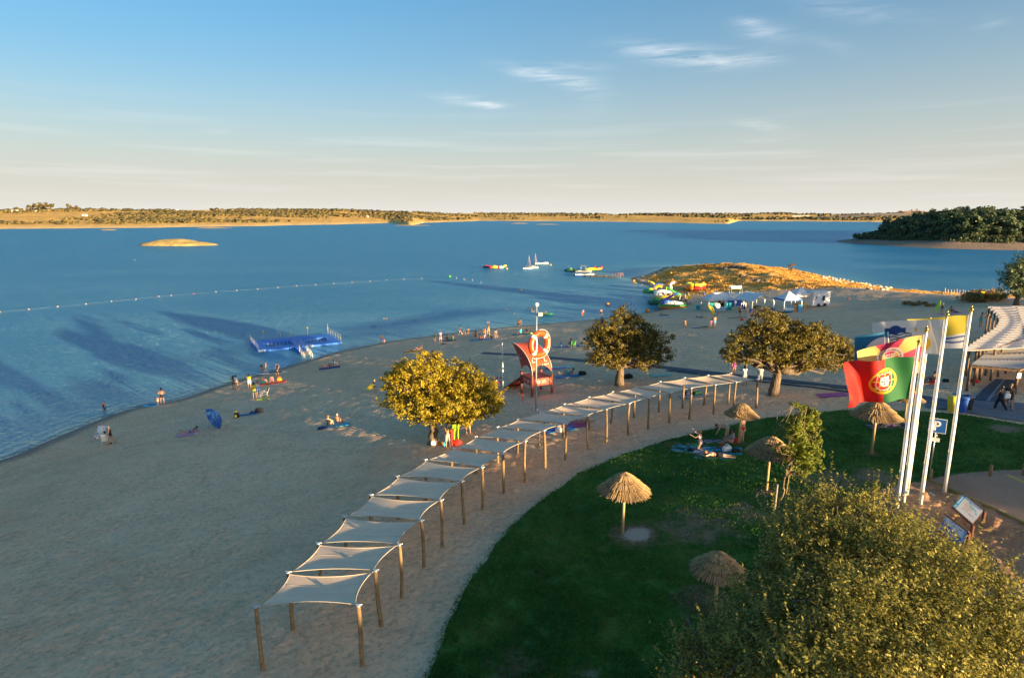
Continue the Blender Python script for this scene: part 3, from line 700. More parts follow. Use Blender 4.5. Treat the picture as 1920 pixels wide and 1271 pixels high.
def castle():
    a = pix_az(1681); rr = 3400; base = Vector((rr*math.sin(a), rr*math.cos(a), 0)); top = CAMH+rr*math.cos(a)*math.tan(-float(row_ang(399.0)))
    n = 40; A, Q = np.meshgrid(np.linspace(0, 2*math.pi, n+1)[:-1], np.linspace(0, 1, 14)); X = np.cos(A)*Q*620; Y = np.sin(A)*Q*420
    Z = (top)*(1-Q**1.5)*(.9+.2*fbm(X/150, Y/150, 6, 3))
    V = np.stack([base.x+X, base.y+Y, np.minimum(Z, top)], -1).reshape(-1, 3)
    link('castle_hill', fastmesh('castle_hill', V, gridfaces(n, 14, True), [M('hill_earth', (.40, .27, .15), 1, .35, .01)], True), kind='structure')
    o = thing('castle', 'sandstone castle walls and towers on the hill behind the wooded headland', 'castle', (base.x, base.y-20, top-4), -a)
    st = M('castle_stone', (.52, .34, .20), .9, .15, .2)
    s = rr/FPX  # metres per picture pixel at that distance
    def bx(x0, x1, h, nm, dz=0, d=30):
        MB().box(((x0+x1)/2*s, dz, h*s/2), ((x1-x0)*s, d, h*s)).build(nm, st, o)
    bx(-23, 26, 3.0, 'curtain_wall'); bx(-22, -17, 4.6, 'tower', 3, 36); bx(-14, -9, 3.9, 'tower', -4, 34); bx(-6, 3, 4.2, 'keep', 5, 40); bx(-6, -4, 6.2, 'tower', 8, 30); bx(0, 3, 7.0, 'tower', 10, 42); bx(8, 12, 4.0, 'tower', -4, 34); bx(19, 24, 4.4, 'tower', 4, 36)
castle()
# ------------------------------------------------------------------ beach trees
def tree_at(u, v): 
    p = ground(u, v); return p
rg = np.random.default_rng
b1 = ground(810, 832); k1 = 26.5          # px per metre hint
def px2m(p): return (p-camo.location).length/FPX
m = px2m(b1)
def LB(lst, m):   # lobes in picture pixels relative to trunk foot -> metres
    return [((x*m, d*m, z*m), (r*m, r*m, r*m*.85)) for x, z, d, r in lst]
lob = LB([(-55,110,0,34),(-35,140,-15,30),(0,130,0,38),(5,155,10,20),(40,125,10,36),(75,120,-10,34),(100,95,0,30),(115,70,10,22),(80,80,-25,32),(40,85,-30,34),(0,80,-28,36),(-35,85,-20,32),(-65,80,0,24),(25,100,35,38),(-30,105,30,34),(80,95,30,30),(-20,60,-15,24),(60,55,-12,26),(15,55,-12,22),(98,60,-5,20),(-70,130,0,14),(-10,162,0,12)], m)
make_tree('holm_oak', 'brightly lit golden holm oak on the sand nearest the shade sails', 'tree', b1, 48*m, 9*m, lob, .17, GREEN_OAK, 1200, 36, .33, (6*m, 0), 21, twigs=260, shell=.45)
b2 = ground(1161, 722); m = px2m(b2)
lob = LB([(0,125,0,24),(25,115,5,24),(-30,105,0,26),(45,95,0,28),(70,85,0,26),(80,60,5,22),(-45,80,-5,26),(-10,90,-20,32),(20,85,-22,32),(45,65,-18,26),(-30,60,-12,26),(0,60,-22,26),(60,45,-5,18),(-48,50,0,18),(10,70,28,36),(-25,80,25,30),(40,80,25,30),(-12,42,-5,16),(35,42,-5,18),(-2,138,0,12),(-55,100,0,12)], m)
make_tree('holm_oak', 'rounded olive-brown holm oak on the beach right of the lifeguard tower', 'tree', b2, 38*m, 8*m, lob, .17, GREEN_DARKOAK, 1000, 32, .32, (0, 0), 33, twigs=220, shell=.45)
b3 = ground(1450, 740); m = px2m(b3)
lob = LB([(-10,125,0,26),(-45,110,0,24),(-70,90,-5,24),(-82,72,0,18),(15,112,5,28),(45,105,0,28),(75,95,0,28),(100,85,0,26),(120,75,0,20),(118,58,0,16),(-35,80,-15,26),(0,85,-20,30),(40,80,-18,28),(75,70,-12,24),(100,52,0,16),(20,95,30,34),(60,90,25,30),(-30,95,25,28),(-60,65,0,18),(10,62,-8,20),(45,55,-6,16),(-25,140,0,14),(60,115,0,16)], m)
make_tree('holm_oak', 'wide dark holm oak on the sand behind the end of the shade sails', 'tree', b3, 42*m, 9*m, lob, .17, GREEN_DARKOAK, 1080, 32, .32, (5*m, 0), 47, twigs=220, shell=.45)
b4 = ground(1905, 575); m = px2m(b4)
lob = LB([(0,45,0,26),(-15,30,0,20),(20,60,0,24),(10,30,0,26),(25,40,10,30),(-8,55,0,16),(30,75,5,18),(45,50,0,30)], m)
make_tree('broad_tree', 'dark leafy tree cut by the right edge above the slatted pergola', 'tree', b4, 12*m, 4*m, lob, .36, GREEN_WOOD, 420, 26, .8, (0, 0), 51, shell=.4)
b5 = ground(1458, 955); m = px2m(b5)
lob = [((x*m, d*m, z*m), (r*m, r*m, r*m*1.2)) for x, z, d, r in [(32,160,0,20),(15,140,0,22),(40,140,0,22),(22,118,-6,26),(42,112,0,24),(35,95,-5,24),(18,98,8,22),(48,88,0,18),(35,75,0,16),(25,175,0,8),(10,182,0,7),(45,165,0,10)]]
make_tree('young_tree', 'slender young tree with bright leaves tied to a stake on the lawn', 'tree', b5, 62*m, 1.5*m, lob, .12, GREEN_YOUNG, 330, 26, .17, (8*m, 0), 63, twigs=70, shell=.3, barkc=('young_bark', (.26, .19, .11)))
st_ = ground(1452, 958); MB().cyl((0, 0, -.2), (.03, 0, 48*m), .05, .045, 10).build('stake', M('grey_stake', (.33, .28, .22), .9, .25, 8, bmp=.01), loc=st_)
tag(bpy.data.objects['stake'], 'pale wooden stake standing beside the young tree', 'stake')
rod = ground(1470, 950); o = MB().tube([(0, 0, -.2), (.1, 0, 1.6), (.55, .0, 4.9)], [.025, .02, .008], 6).build('cane', M('cane_wood', (.38, .28, .16), .9, .2, 8), loc=rod); tag(o, 'thin bare cane rising out of the young tree', 'cane')
# big foreground tree
fb = Vector((8.6, 13.6, gz(8.6, 13.6)))
H0 = 11.0-fb.z
rr_ = rg(91)
def cam_pt(u, v, dist):     # point at a distance along a sight line; used once to size this tree
    return Vector((0, 0, CAMH))+vdir(u, v)*dist
lob = []
for (u, v, dist, r) in [(1560,985,16.2,.95),(1500,1010,15.6,.8),(1620,1000,16.4,.9),(1690,1010,16.2,.85),(1590,1060,15.0,1.0),(1500,1090,14.6,.95),(1680,1070,15.2,1.0),(1760,1080,15.4,.95),(1790,1060,16.2,.7),(1840,1130,14.8,.9),(1430,1120,14.6,.7),(1400,1190,13.6,.8),(1470,1180,13.6,.9),(1560,1150,13.6,1.0),(1650,1160,13.8,1.0),(1740,1170,14.0,1.0),(1340,1250,13.2,.75),(1430,1260,12.8,.9),(1530,1250,12.4,.95),(1630,1250,12.4,1.0),(1730,1260,12.8,1.0),(1830,1230,13.6,.9),(1890,1270,13.8,.9),(1560,1320,11.8,1.0),(1680,1340,12.0,1.1),(1420,1340,12.2,.9),(1800,1340,12.6,1.0),(1310,1230,13.8,.6),(1300,1330,13.0,.7),(1600,1120,16.6,.9),(1500,1210,15.4,.9),(1920,1190,14.4,.7),(1460,1000,15.8,.45),(1560,925,16.4,.35),(1640,940,16.8,.35)]:
    p = cam_pt(u, v, dist)-fb; lob.append(((p.x, p.y, p.z), (r, r, r*.9)))
make_tree('bushy_tree', 'large foreground tree with small silvery leaves filling the lower right corner', 'tree', fb, 2.2, .2, lob, .066, GREEN_OLIVE, 3000, 44, .215, (0, 0), 91, twigs=1700, twl=1.15, shell=.5, aspect=.45, up=.8)
# ------------------------------------------------------------------ unseen trees, added out of view to cast shade over the beach
def build_shade_row():
    rng = np.random.default_rng(8); s = Vector((math.sin(SUN_AZ), math.cos(SUN_AZ), 0)); p = Vector((-s.y, s.x, 0)); crowns = []
    if p.y < 0: p = -p
    for k in range(3):
        lob = lobeset(rng, 12, (1, 1, .75), .42, .6, (0, 0, .72), .1); P, N = crown_points(rng, lob, 110, 16, .24, .3); crowns.append(leaves_mesh('row_crown', P, .26, rng, GREEN_WOOD, .8, .5, N))
    tk = MB().tube([(0, 0, -.1), (0, 0, .5)], [.07, .05], 8).mesh('row_trunk', bark_mat())
    hed = []; i = 0; ZM = [max(v.co.z for v in c.vertices)*.93 for c in crowns]
    for row in (0, 3.2, 6.0):
        t = -62.0+row
        while t < 132:
            q = s*(50+row*1.3)+p*t; g = gz(q.x, q.y); top = 13.8+.3*math.sin(t*.21+row)+rng.uniform(-.3, .3)
            if 15.5 < t < 20: top += .7
            if t < 12: top += .5
            if 24.5 <= t < 35: top = 10.4+rng.uniform(-.3, .9)
            if t > 60: top -= .5
            if t < -5: top = 16
            h = (top-g)/ZM[i % 3]; w = rng.uniform(2.6, 3.4)
            o = thing('unseen_shade_tree', 'unseen leafy tree added to shade the beach in the evening', 'tree', (q.x, q.y, g-.2), rng.uniform(0, 6), 'row of unseen trees added for shade'); o.scale = (w, w, h)
            link('crown', crowns[i % 3], o); link('trunk', tk, o); i += 1
            low = 21.5 < t < 37; hed.append(np.array([q.x, q.y, g+(.4 if low else 1.3)])+rng.normal(size=(140, 3))*np.array([2.0, 2.0, .25 if low else .7])); t += rng.uniform(3.4, 4.3)
    link('unseen_shade_hedge', leaves_mesh('hedge', np.concatenate(hed), .7, rng, GREEN_WOOD, .8, .3), kind='stuff')  # unseen hedge added to close the shade below the crowns
build_shade_row()
# ------------------------------------------------------------------ lawn, court, paths
def g2(u, v, dz=0): p = ground(u, v, dz); return (p.x, p.y)
def sheet(name, poly, cell, off, mat, kind='structure', attrs=True, zf=None):
    """flat ground sheet with a clean edge: grid nodes near the outline are pulled onto it"""
    if name == 'lawn': # a grass edge is never quite smooth
        q = []
        for i in range(len(poly)):
            a = Vector(poly[i]); b_ = Vector(poly[(i+1) % len(poly)]); n_ = max(1, int((b_-a).length/.3)); nn = Vector((-(b_-a).y, (b_-a).x)).normalized()
            for k in range(n_): p_ = a.lerp(b_, k/n_); q.append(tuple(p_+nn*(float(fbm(np.array([p_.x/.8]), np.array([p_.y/.8]), 6, 3)[0])-.5)*.42))
        poly = q
    P = np.array(poly); x0, y0 = P.min(0)-cell; x1, y1 = P.max(0)+cell
    xs = np.arange(x0, x1, cell); ys = np.arange(y0, y1, cell); X, Y = np.meshgrid(xs, ys); s = sdist(X, Y, poly)
    e = .02; gx = (sdist(X+e, Y, poly)-s)/e; gy = (sdist(X, Y+e, poly)-s)/e; L = np.hypot(gx, gy)+1e-9
    m = (np.abs(s) < cell*.62); X = np.where(m, X-gx/L*s, X); Y = np.where(m, Y-gy/L*s, Y); s2 = np.where(m, 0, s)
    F = gridfaces(len(xs), len(ys)); ok = (s2.ravel()[F] >= 0).all(1); F = F[ok]
    Z = (hterr(X, Y) if zf is None else zf(X, Y))+off
    V = np.stack([X, Y, Z], -1).reshape(-1, 3); used = np.unique(F); remap = np.full(len(V), -1); remap[used] = np.arange(len(used))
    me = fastmesh(name, V[used], remap[F], [mat], True, attrs={'edge': s2.ravel()[used]})
    return link(name, me, kind=kind)
LAWN = [g2(u, v) for u, v in [(770,1330),(812,1250),(835,1180),(868,1110),(915,1040),(962,985),(1020,935),(1090,886),(1170,852),(1250,827),(1350,801),(1440,784),(1530,774),(1600,769),(1700,771),(1800,777),(1860,786),(1920,797),(2050,812)]]
COURT_EDGE = [(2100,883),(1990,882),(1920,882),(1860,884),(1800,889),(1740,900),(1690,912),(1640,925),(1610,945),(1600,985)]
LAWN_P = LAWN+[(56,36)]+[g2(u, v) for u, v in COURT_EDGE]+[(11.2,17),(10.5,12),(9.5,4),(8,-10),(-9,-10),(-9,6)]
def lawn_mat(grassy=False):
    m, nt, b = base_mat('grass_blades' if grassy else 'lawn_turf')
    tc = nt.nodes.new('ShaderNodeTexCoord'); v = tc.outputs['Object']
    n = noise(nt, .35, 5, rough=.6); f = noise(nt, 7, 4, rough=.7)
    c = ramp(nt, mth(nt, 'ADD', mth(nt, 'MULTIPLY', n, .6), mth(nt, 'MULTIPLY', f, .4)), [(.34, (.026, .080, .012)), (.5, (.055, .15, .022)), (.68, (.13, .20, .040))])
    dry = mth(nt, 'MULTIPLY', mth(nt, 'SUBTRACT', noise(nt, .55, 6, rough=.72, dist=.8), .53), 5, clamp=True); c = mixc(nt, mth(nt, 'MULTIPLY', dry, .45), c, (.17, .15, .04))
    # worn earth around the parasol feet and along the court
    tot = None
    for (u, w, r, st) in [(1190,1003,1.3,1.0),(1300,990,2.6,.62),(1400,960,2.4,.5),(1560,900,2.2,.6),(1640,895,1.6,.7),(1480,930,1.6,.45),(1440,925,.7,.8),(1385,832,.6,.6),(1885,805,1.0,.9),(1330,1130,1.4,.7),(960,1262,1.8,.5),(1100,1268,1.5,.4),(1300,832,.9,.5),(1260,835,.9,.5),(1634,852,.6,.6),(1560,960,2.4,.7)]:
        p = ground(u, w); s = nt.nodes.new('ShaderNodeVectorMath'); s.operation = 'DISTANCE'; nt.links.new(v, s.inputs[0]); s.inputs[1].default_value = (p.x, p.y, p.z)
        g = mth(nt, 'MULTIPLY', mth(nt, 'EXPONENT', mth(nt, 'MULTIPLY', mth(nt, 'POWER', mth(nt, 'DIVIDE', s.outputs['Value'], r), 2), -1)), st)
        tot = g if tot is None else mth(nt, 'MAXIMUM', tot, g)
    worn = mth(nt, 'MULTIPLY', mth(nt, 'SUBTRACT', mth(nt, 'ADD', tot, mth(nt, 'MULTIPLY', mth(nt, 'SUBTRACT', noise(nt, 1.3, 5, rough=.7), .5), 1.2)), .30), 3.0, clamp=True)
    if grassy: c2 = (.20, .15, .065)
    else: c2 = ramp(nt, f, [(.3, (.20, .14, .08)), (.7, (.36, .26, .165))])
    p = ground(1195, 1003); s = nt.nodes.new('ShaderNodeVectorMath'); s.operation = 'DISTANCE'; nt.links.new(v, s.inputs[0]); s.inputs[1].default_value = (p.x, p.y, p.z)
    pale = mth(nt, 'MULTIPLY', mth(nt, 'SUBTRACT', mth(nt, 'ADD', mth(nt, 'EXPONENT', mth(nt, 'MULTIPLY', mth(nt, 'POWER', s.outputs['Value'], 2), -1.6)), mth(nt, 'MULTIPLY', mth(nt, 'SUBTRACT', f, .5), .8)), .38), 4, clamp=True)
    c = mixc(nt, mth(nt, 'MULTIPLY', worn, .85), c, c2)
    if not grassy: c = mixc(nt, pale, c, (.46, .40, .31))
    nt.links.new(c, b.inputs['Base Color']); b.inputs['Roughness'].default_value = .95; b.inputs['Specular IOR Level'].default_value = .2
    if not grassy: bump(nt, b, noise(nt, 16, 4, rough=.8), .05)
    return m
lawn = sheet('lawn', LAWN_P, .2, .05, lawn_mat())
def build_grass():
    rng = np.random.default_rng(4); n = 330000
    # denser close to the view, thinning with distance
    a = np.radians(rng.uniform(-22, 44, n)); r = 14*np.exp(rng.uniform(0, 1, n)*math.log(52/14)); X = r*np.sin(a); Y = r*np.cos(a)
    s = sdist(X, Y, LAWN_P); bare = np.zeros(n)
    for (u, w, rr, st) in [(1195,1003,.95,1.0),(1300,990,2.2,.55),(1400,960,2.0,.5),(1560,900,2.0,.6),(1885,805,.8,.9),(1640,895,1.5,.7)]:
        p = ground(u, w); bare = np.maximum(bare, st*np.exp(-((X-p.x)**2+(Y-p.y)**2)/rr**2))
    keep = (s > -.22+.34*rng.uniform(0, 1, n)) & (rng.uniform(0, 1, n) > bare*1.25) & (fbm(X/.6, Y/.6, 2, 3)+rng.normal(0, .08, n) > .33)
    X, Y = X[keep], Y[keep]; k = len(X); Z = hterr(X, Y)+.045; th = rng.uniform(0, 6.28, k); w = .018+.0006*np.hypot(X, Y); hgt = rng.uniform(.035, .085, k)*(1+.4*(fbm(X/1.5, Y/1.5, 9, 2)-.5))
    dx = np.cos(th)*w; dy = np.sin(th)*w; lx = rng.normal(0, .025, k); ly = rng.normal(0, .025, k)
    V = np.stack([np.stack([X-dx, Y-dy, Z], -1), np.stack([X+dx, Y+dy, Z], -1), np.stack([X+lx, Y+ly, Z+hgt], -1)], 1).reshape(-1, 3)
    link('grass', fastmesh('grass', V, np.arange(k*3).reshape(-1, 3), [lawn_mat(True)], False), kind='stuff')
build_grass()
def gravel_mat(name, a, b_, bm=.05):
    m, nt, b = base_mat(name); n = noise(nt, 6, 6, rough=.75); n2 = noise(nt, .5, 3)
    c = ramp(nt, mth(nt, 'ADD', mth(nt, 'MULTIPLY', n, .6), mth(nt, 'MULTIPLY', n2, .4)), [(.35, a), (.65, b_)])
    nt.links.new(c, b.inputs['Base Color']); b.inputs['Roughness'].default_value = .95; b.inputs['Specular IOR Level'].default_value = .2
    b1 = bump(nt, None, noise(nt, 3.2, 4, rough=.6, dist=.8), bm*1.6); bump(nt, b, n, bm, prev=b1); return m
EDGE_PX = [(1640,925),(1690,908),(1735,905),(1768,915),(1800,930),(1850,953),(1920,986),(2060,1050)]
edge = [g2(u, v) for u, v in EDGE_PX]
bed = [g2(u, v) for u, v in [(1610,945),(1640,925),(1690,912),(1737,906),(1768,916),(1800,931),(1850,954),(1920,987),(2060,1052)]]+[(30,8),(30,-8),(8,-8),(9.5,4),(10.5,12),(11.2,17)]
def bedz(X, Y): return hterr(X, Y)+.03+.22*(fbm(X/.8, Y/.8, 41, 3)-.5)+.16*(fbm(X/.32, Y/.32, 42, 2)-.5)
sheet('gravel_bed', bed, .12, .09, gravel_mat('red_gravel', (.34, .17, .09), (.70, .40, .22), .09), zf=bedz)
court = [g2(u, v) for u, v in [(1737,905),(1768,915),(1800,930),(1850,953),(1920,986),(2060,1050)]]+[(30.5,8),(30.5,-8),(75,-8),(75,34)]+[g2(u, v) for u, v in COURT_EDGE[:7]]
sheet('paved_court', court, .3, .06, gravel_mat('court_surface', (.30, .18, .115), (.43, .28, .185), .012))
def ribbon(pts, w, off, th=.02):
    """strip that follows the ground along a polyline"""
    mb = MB(); P = [Vector((p[0], p[1], 0)) for p in pts]; D = []
    for i in range(len(P)-1):
        n = max(1, int((P[i+1]-P[i]).length/.6))
        for k in range(n): D.append(P[i].lerp(P[i+1], k/n))
    D.append(P[-1]); rings = []
    for i, p in enumerate(D):
        t = (D[min(i+1, len(D)-1)]-D[max(i-1, 0)]).normalized(); s = Vector((-t.y, t.x, 0)); a = p+s*w/2; b = p-s*w/2; za, zb = gz(a.x, a.y)+off, gz(b.x, b.y)+off
        rings.append([(a.x, a.y, za+th), (b.x, b.y, zb+th), (b.x, b.y, zb-.1), (a.x, a.y, za-.1)])
    mb.loft(rings, smooth=False); return mb
ribbon([g2(u, v) for u, v in [(1737,905),(1768,915),(1800,930),(1850,953),(1920,986),(2050,1046)]], .13, .10, .09).build('garden_edging', M('mossy_edging', (.20, .17, .05), .9, .3, 9)); tag(bpy.data.objects['garden_edging'], 'low mossy edging strip between the gravel bed and the paved court', 'edging')
ribbon([g2(1889, 893), g2(1925, 908), g2(1980, 931)], .14, .064, .005).build('painted_line', M('yellow_paint', (.62, .46, .05), .8, .15, 5)).__setitem__('kind', 'structure')
mat_m = M('beach_mat', (.075, .10, .125), .9, .25, 2.5, bmp=.01)
ribbon([g2(u, v) for u, v in [(905,662),(960,665),(1088,676),(1180,683),(1251,690),(1400,707),(1560,724),(1650,735),(1720,744),(1795,757)]], .95, .045, .02).build('beach_mat_path', mat_m).__setitem__('kind', 'structure')
ribbon([g2(u, v) for u, v in [(1251,695),(1400,713),(1560,731),(1650,743),(1720,751),(1795,764)]], .35, .045, .02).build('beach_mat_path', mat_m).__setitem__('kind', 'structure')
pv, nt, b = base_mat('grey_pavers'); br = nt.nodes.new('ShaderNodeTexBrick'); tc = nt.nodes.new('ShaderNodeTexCoord'); nt.links.new(tc.outputs['Object'], br.inputs['Vector'])
br.inputs['Scale'].default_value = 3; br.inputs['Color1'].default_value = (.20, .19, .20, 1); br.inputs['Color2'].default_value = (.27, .25, .26, 1); br.inputs['Mortar'].default_value = (.08, .075, .07, 1); br.inputs['Mortar Size'].default_value = .02
nt.links.new(br.outputs['Color'], b.inputs['Base Color']); b.inputs['Roughness'].default_value = .9; bump(nt, b, mth(nt, 'SUBTRACT', 1, br.outputs['Fac']), .008)
sheet('paved_walk', [g2(u, v) for u, v in [(1735,748),(1800,752),(1850,751),(1920,757),(2040,770),(2040,812),(1920,792),(1860,783),(1805,773),(1735,765)]], .25, .06, pv)
bm_ = thing('blue_mat', 'dark blue non-slip mat with white lines under the fabric canopy', 'mat', g2(1850, 735)+(gz(*g2(1850, 735)),))
q = [ground(u, v) for u, v in [(1822,750),(1866,712),(1905,714),(1890,757)]]
def onmat(s, t): return q[0].lerp(q[1], t).lerp(q[3].lerp(q[2], t), s)
mb = MB(); V = []; n = 8
for i in range(n+1):
    for j in range(n+1):
        p = onmat(i/n, j/n); V.append((p.x-bm_.location.x, p.y-bm_.location.y, gz(p.x, p.y)+.085-bm_.location.z))
mb.add(V, [(i*(n+1)+j, (i+1)*(n+1)+j, (i+1)*(n+1)+j+1, i*(n+1)+j+1) for i in range(n) for j in range(n)]).build('mat_panel', M('blue_mat', (.035, .07, .115), .8, .2, 4), bm_)
for s in (.01, .42, .47):
    mb = MB(); V = []
    for j in range(9):
        for ss in (s, s+.012):
            p = onmat(ss, j/8); V.append((p.x-bm_.location.x, p.y-bm_.location.y, gz(p.x, p.y)+.091-bm_.location.z))
    mb.add(V, [(2*j, 2*j+1, 2*j+3, 2*j+2) for j in range(8)]).build('white_line', M('white_paint', (.78, .8, .8), .6, .05), bm_)
# ------------------------------------------------------------------ shade sails
def z_for(p, v):       # height at which a vertical line over p meets picture row v
    ang = PITCH+math.atan((v-635.5)/FPX*math.cos(0)); d = math.hypot(0, p.y)
    # solve exactly: row depends on forward depth
    z = 0
    lo, hi = 0, CAMH
    for _ in range(40):
        z = (lo+hi)/2; y = p.y*math.sin(PITCH)-(CAMH-z)*math.cos(PITCH); zc = p.y*math.cos(PITCH)+(CAMH-z)*math.sin(PITCH)
        vv = 635.5-FPX*y/zc
        if vv > v: lo = z
        else: hi = z
    return z
RT = [(672,1135,679,1248),(704,1070,715,1173),(749,1021,753,1120),(790,976,795,1063),(827,938,829,1025),(866,903,871,983),(904,877,905,955),(943,851,945,925),(985,828,985,905),(1020,808,1022,878),(1062,795,1060,862),(1102,780,1102,841),(1137,768,1137,829),(1180,757,1178,815),(1217,746,1215,804),(1257,737,1255,793),(1296,728,1292,786),(1341,722,1338,776),(1380,717,1375,770),(1420,712,1418,765)]
LT = [(480,1137),(540,1073),(597,1019),(645,968),(695,928),(744,893),(797,862),(848,840),(891,819),(932,801),(970,786),(1012,772),(1057,758),(1103,745),(1148,735),(1192,725),(1237,716),(1283,709),(1327,704),(1370,700)]
POST = M('post_wood', (.27, .175, .085), .85, .35, 5, bmp=.02)
POSTS = {'near': [], 'sea': []}
ORD = ['first', 'second', 'third', 'fourth', 'fifth', 'sixth', 'seventh', 'eighth', 'ninth', 'tenth', 'eleventh', 'twelfth', 'thirteenth', 'fourteenth', 'fifteenth', 'sixteenth', 'seventeenth', 'eighteenth', 'nineteenth', 'twentieth']
prng = np.random.default_rng(3)
def end_words(i, n):
    if i < n/2: return 'nearest' if i == 0 else ORD[i]+' from the near end'
    j = n-1-i; return 'farthest' if j == 0 else ORD[j]+' from the far end'
for i, (ut, vt, ub, vb) in enumerate(RT):
    b = ground(ub, vb); h = min(2.75, max(2.15, z_for(b, vt)-b.z)); p = ground(ut, vt, h)
    POSTS['near'].append((b, Vector((p.x, p.y, b.z+h))))
for i, (ut, vt) in enumerate(LT):
    p = ground(ut, vt, 2.42); POSTS['sea'].append((p+Vector((prng.normal()*.05, prng.normal()*.05, 0)), p+Vector((0, 0, 2.42))))
for side, lst in POSTS.items():
    where = 'lawn side' if side == 'near' else 'lake side'
    for i, (b, t) in enumerate(lst):
        o = thing('wooden_post', f'round timber post on the {where} of the sail shade, {end_words(i, 20)}', 'post', b, 0, f'timber posts on the {where} of the shade sails')
        d = t-b; w = [prng.normal()*.025, prng.normal()*.025]; r = .078*prng.uniform(.9, 1.1)
        pts = [Vector((0, 0, -.3))]+[d*s+Vector((w[0]*math.sin(s*3.14), w[1]*math.sin(s*3.14), 0)) for s in (0, .25, .5, .75, 1)]
        MB().tube(pts, [r*1.05, r*1.05, r, r*.97, r*.93, r*.9], 9).build('shaft', POST, o)
        f = MB().cyl(d+Vector((0, 0, -.02)), d+Vector((0, 0, .035)), r*1.02, n=9); f.tube([d+Vector((-.14, .02, .06)), d+Vector((0, 0, .04)), d+Vector((.14, -.02, .06))], .018, 6); f.build('steel_cap', M('galvanised', (.62, .66, .68), .35, .1, metal=.7), o)
SAIL = M('sail_cloth', (.93, .68, .46), .85, .07, 1.3, bmp=.002, trans=.12)
HEM = M('sail_hem', (.62, .52, .40), .8, .1)
for i in range(19):
    A = POSTS['sea'][i][1]; B = POSTS['near'][i][1]; C_ = POSTS['near'][i+1][1]; D = POSTS['sea'][i+1][1]
    c = (A+B+C_+D)/4; g = Vector((c.x, c.y, gz(c.x, c.y)))
    o = thing('shade_sail', f'sand-coloured shade sail stretched between four posts, {end_words(i, 19)}', 'shade sail', g, 0, 'row of shade sails along the beach path')
    n = 14; V = []
    ins = .03; kx = .05*prng.uniform(.85, 1.15); ky = .11*prng.uniform(.85, 1.1); sag = prng.uniform(.10, .2)
    def sp(s, t):
        s0 = ins+(1-2*ins)*s; t0 = ins+(1-2*ins)*t
        s1 = s0+(.5-s0)*2*kx*4*t0*(1-t0); t1 = t0+(.5-t0)*2*ky*4*s0*(1-s0)
        p = A.lerp(B, s1).lerp(D.lerp(C_, s1), t1); return p-g+Vector((0, 0, -.02-sag*16*s0*(1-s0)*t0*(1-t0)*.55-.04*math.sin(9*s0+i)*math.sin(math.pi*t0)*.3))
    for a in range(n+1):
        for b_ in range(n+1): V.append(sp(b_/n, a/n))
    cm = MB().add(V, [(a*(n+1)+b_, a*(n+1)+b_+1, (a+1)*(n+1)+b_+1, (a+1)*(n+1)+b_) for a in range(n) for b_ in range(n)], True)
    cm.build('cloth', SAIL, o)
    ring = [sp(k/n, 0) for k in range(n)]+[sp(1, k/n) for k in range(n)]+[sp(1-k/n, 1) for k in range(n)]+[sp(0, 1-k/n) for k in range(n)]
    MB().tube([p+Vector((0, 0, .004)) for p in ring], .014, 5, closed=True).build('hem', HEM, o)
    sm = MB()
    for tt in (.34, .67): sm.tube([sp(k/12, tt)+Vector((0, 0, .003)) for k in range(13)], .007, 4)
    sm.build('seam', HEM, o)
    rp = MB()
    for cn, T in ((sp(0, 0), A), (sp(1, 0), B), (sp(1, 1), C_), (sp(0, 1), D)): rp.tube([cn, T-g], .009, 5)
    rp.build('corner_rope', M('rope', (.75, .73, .68), .8, .1), o)
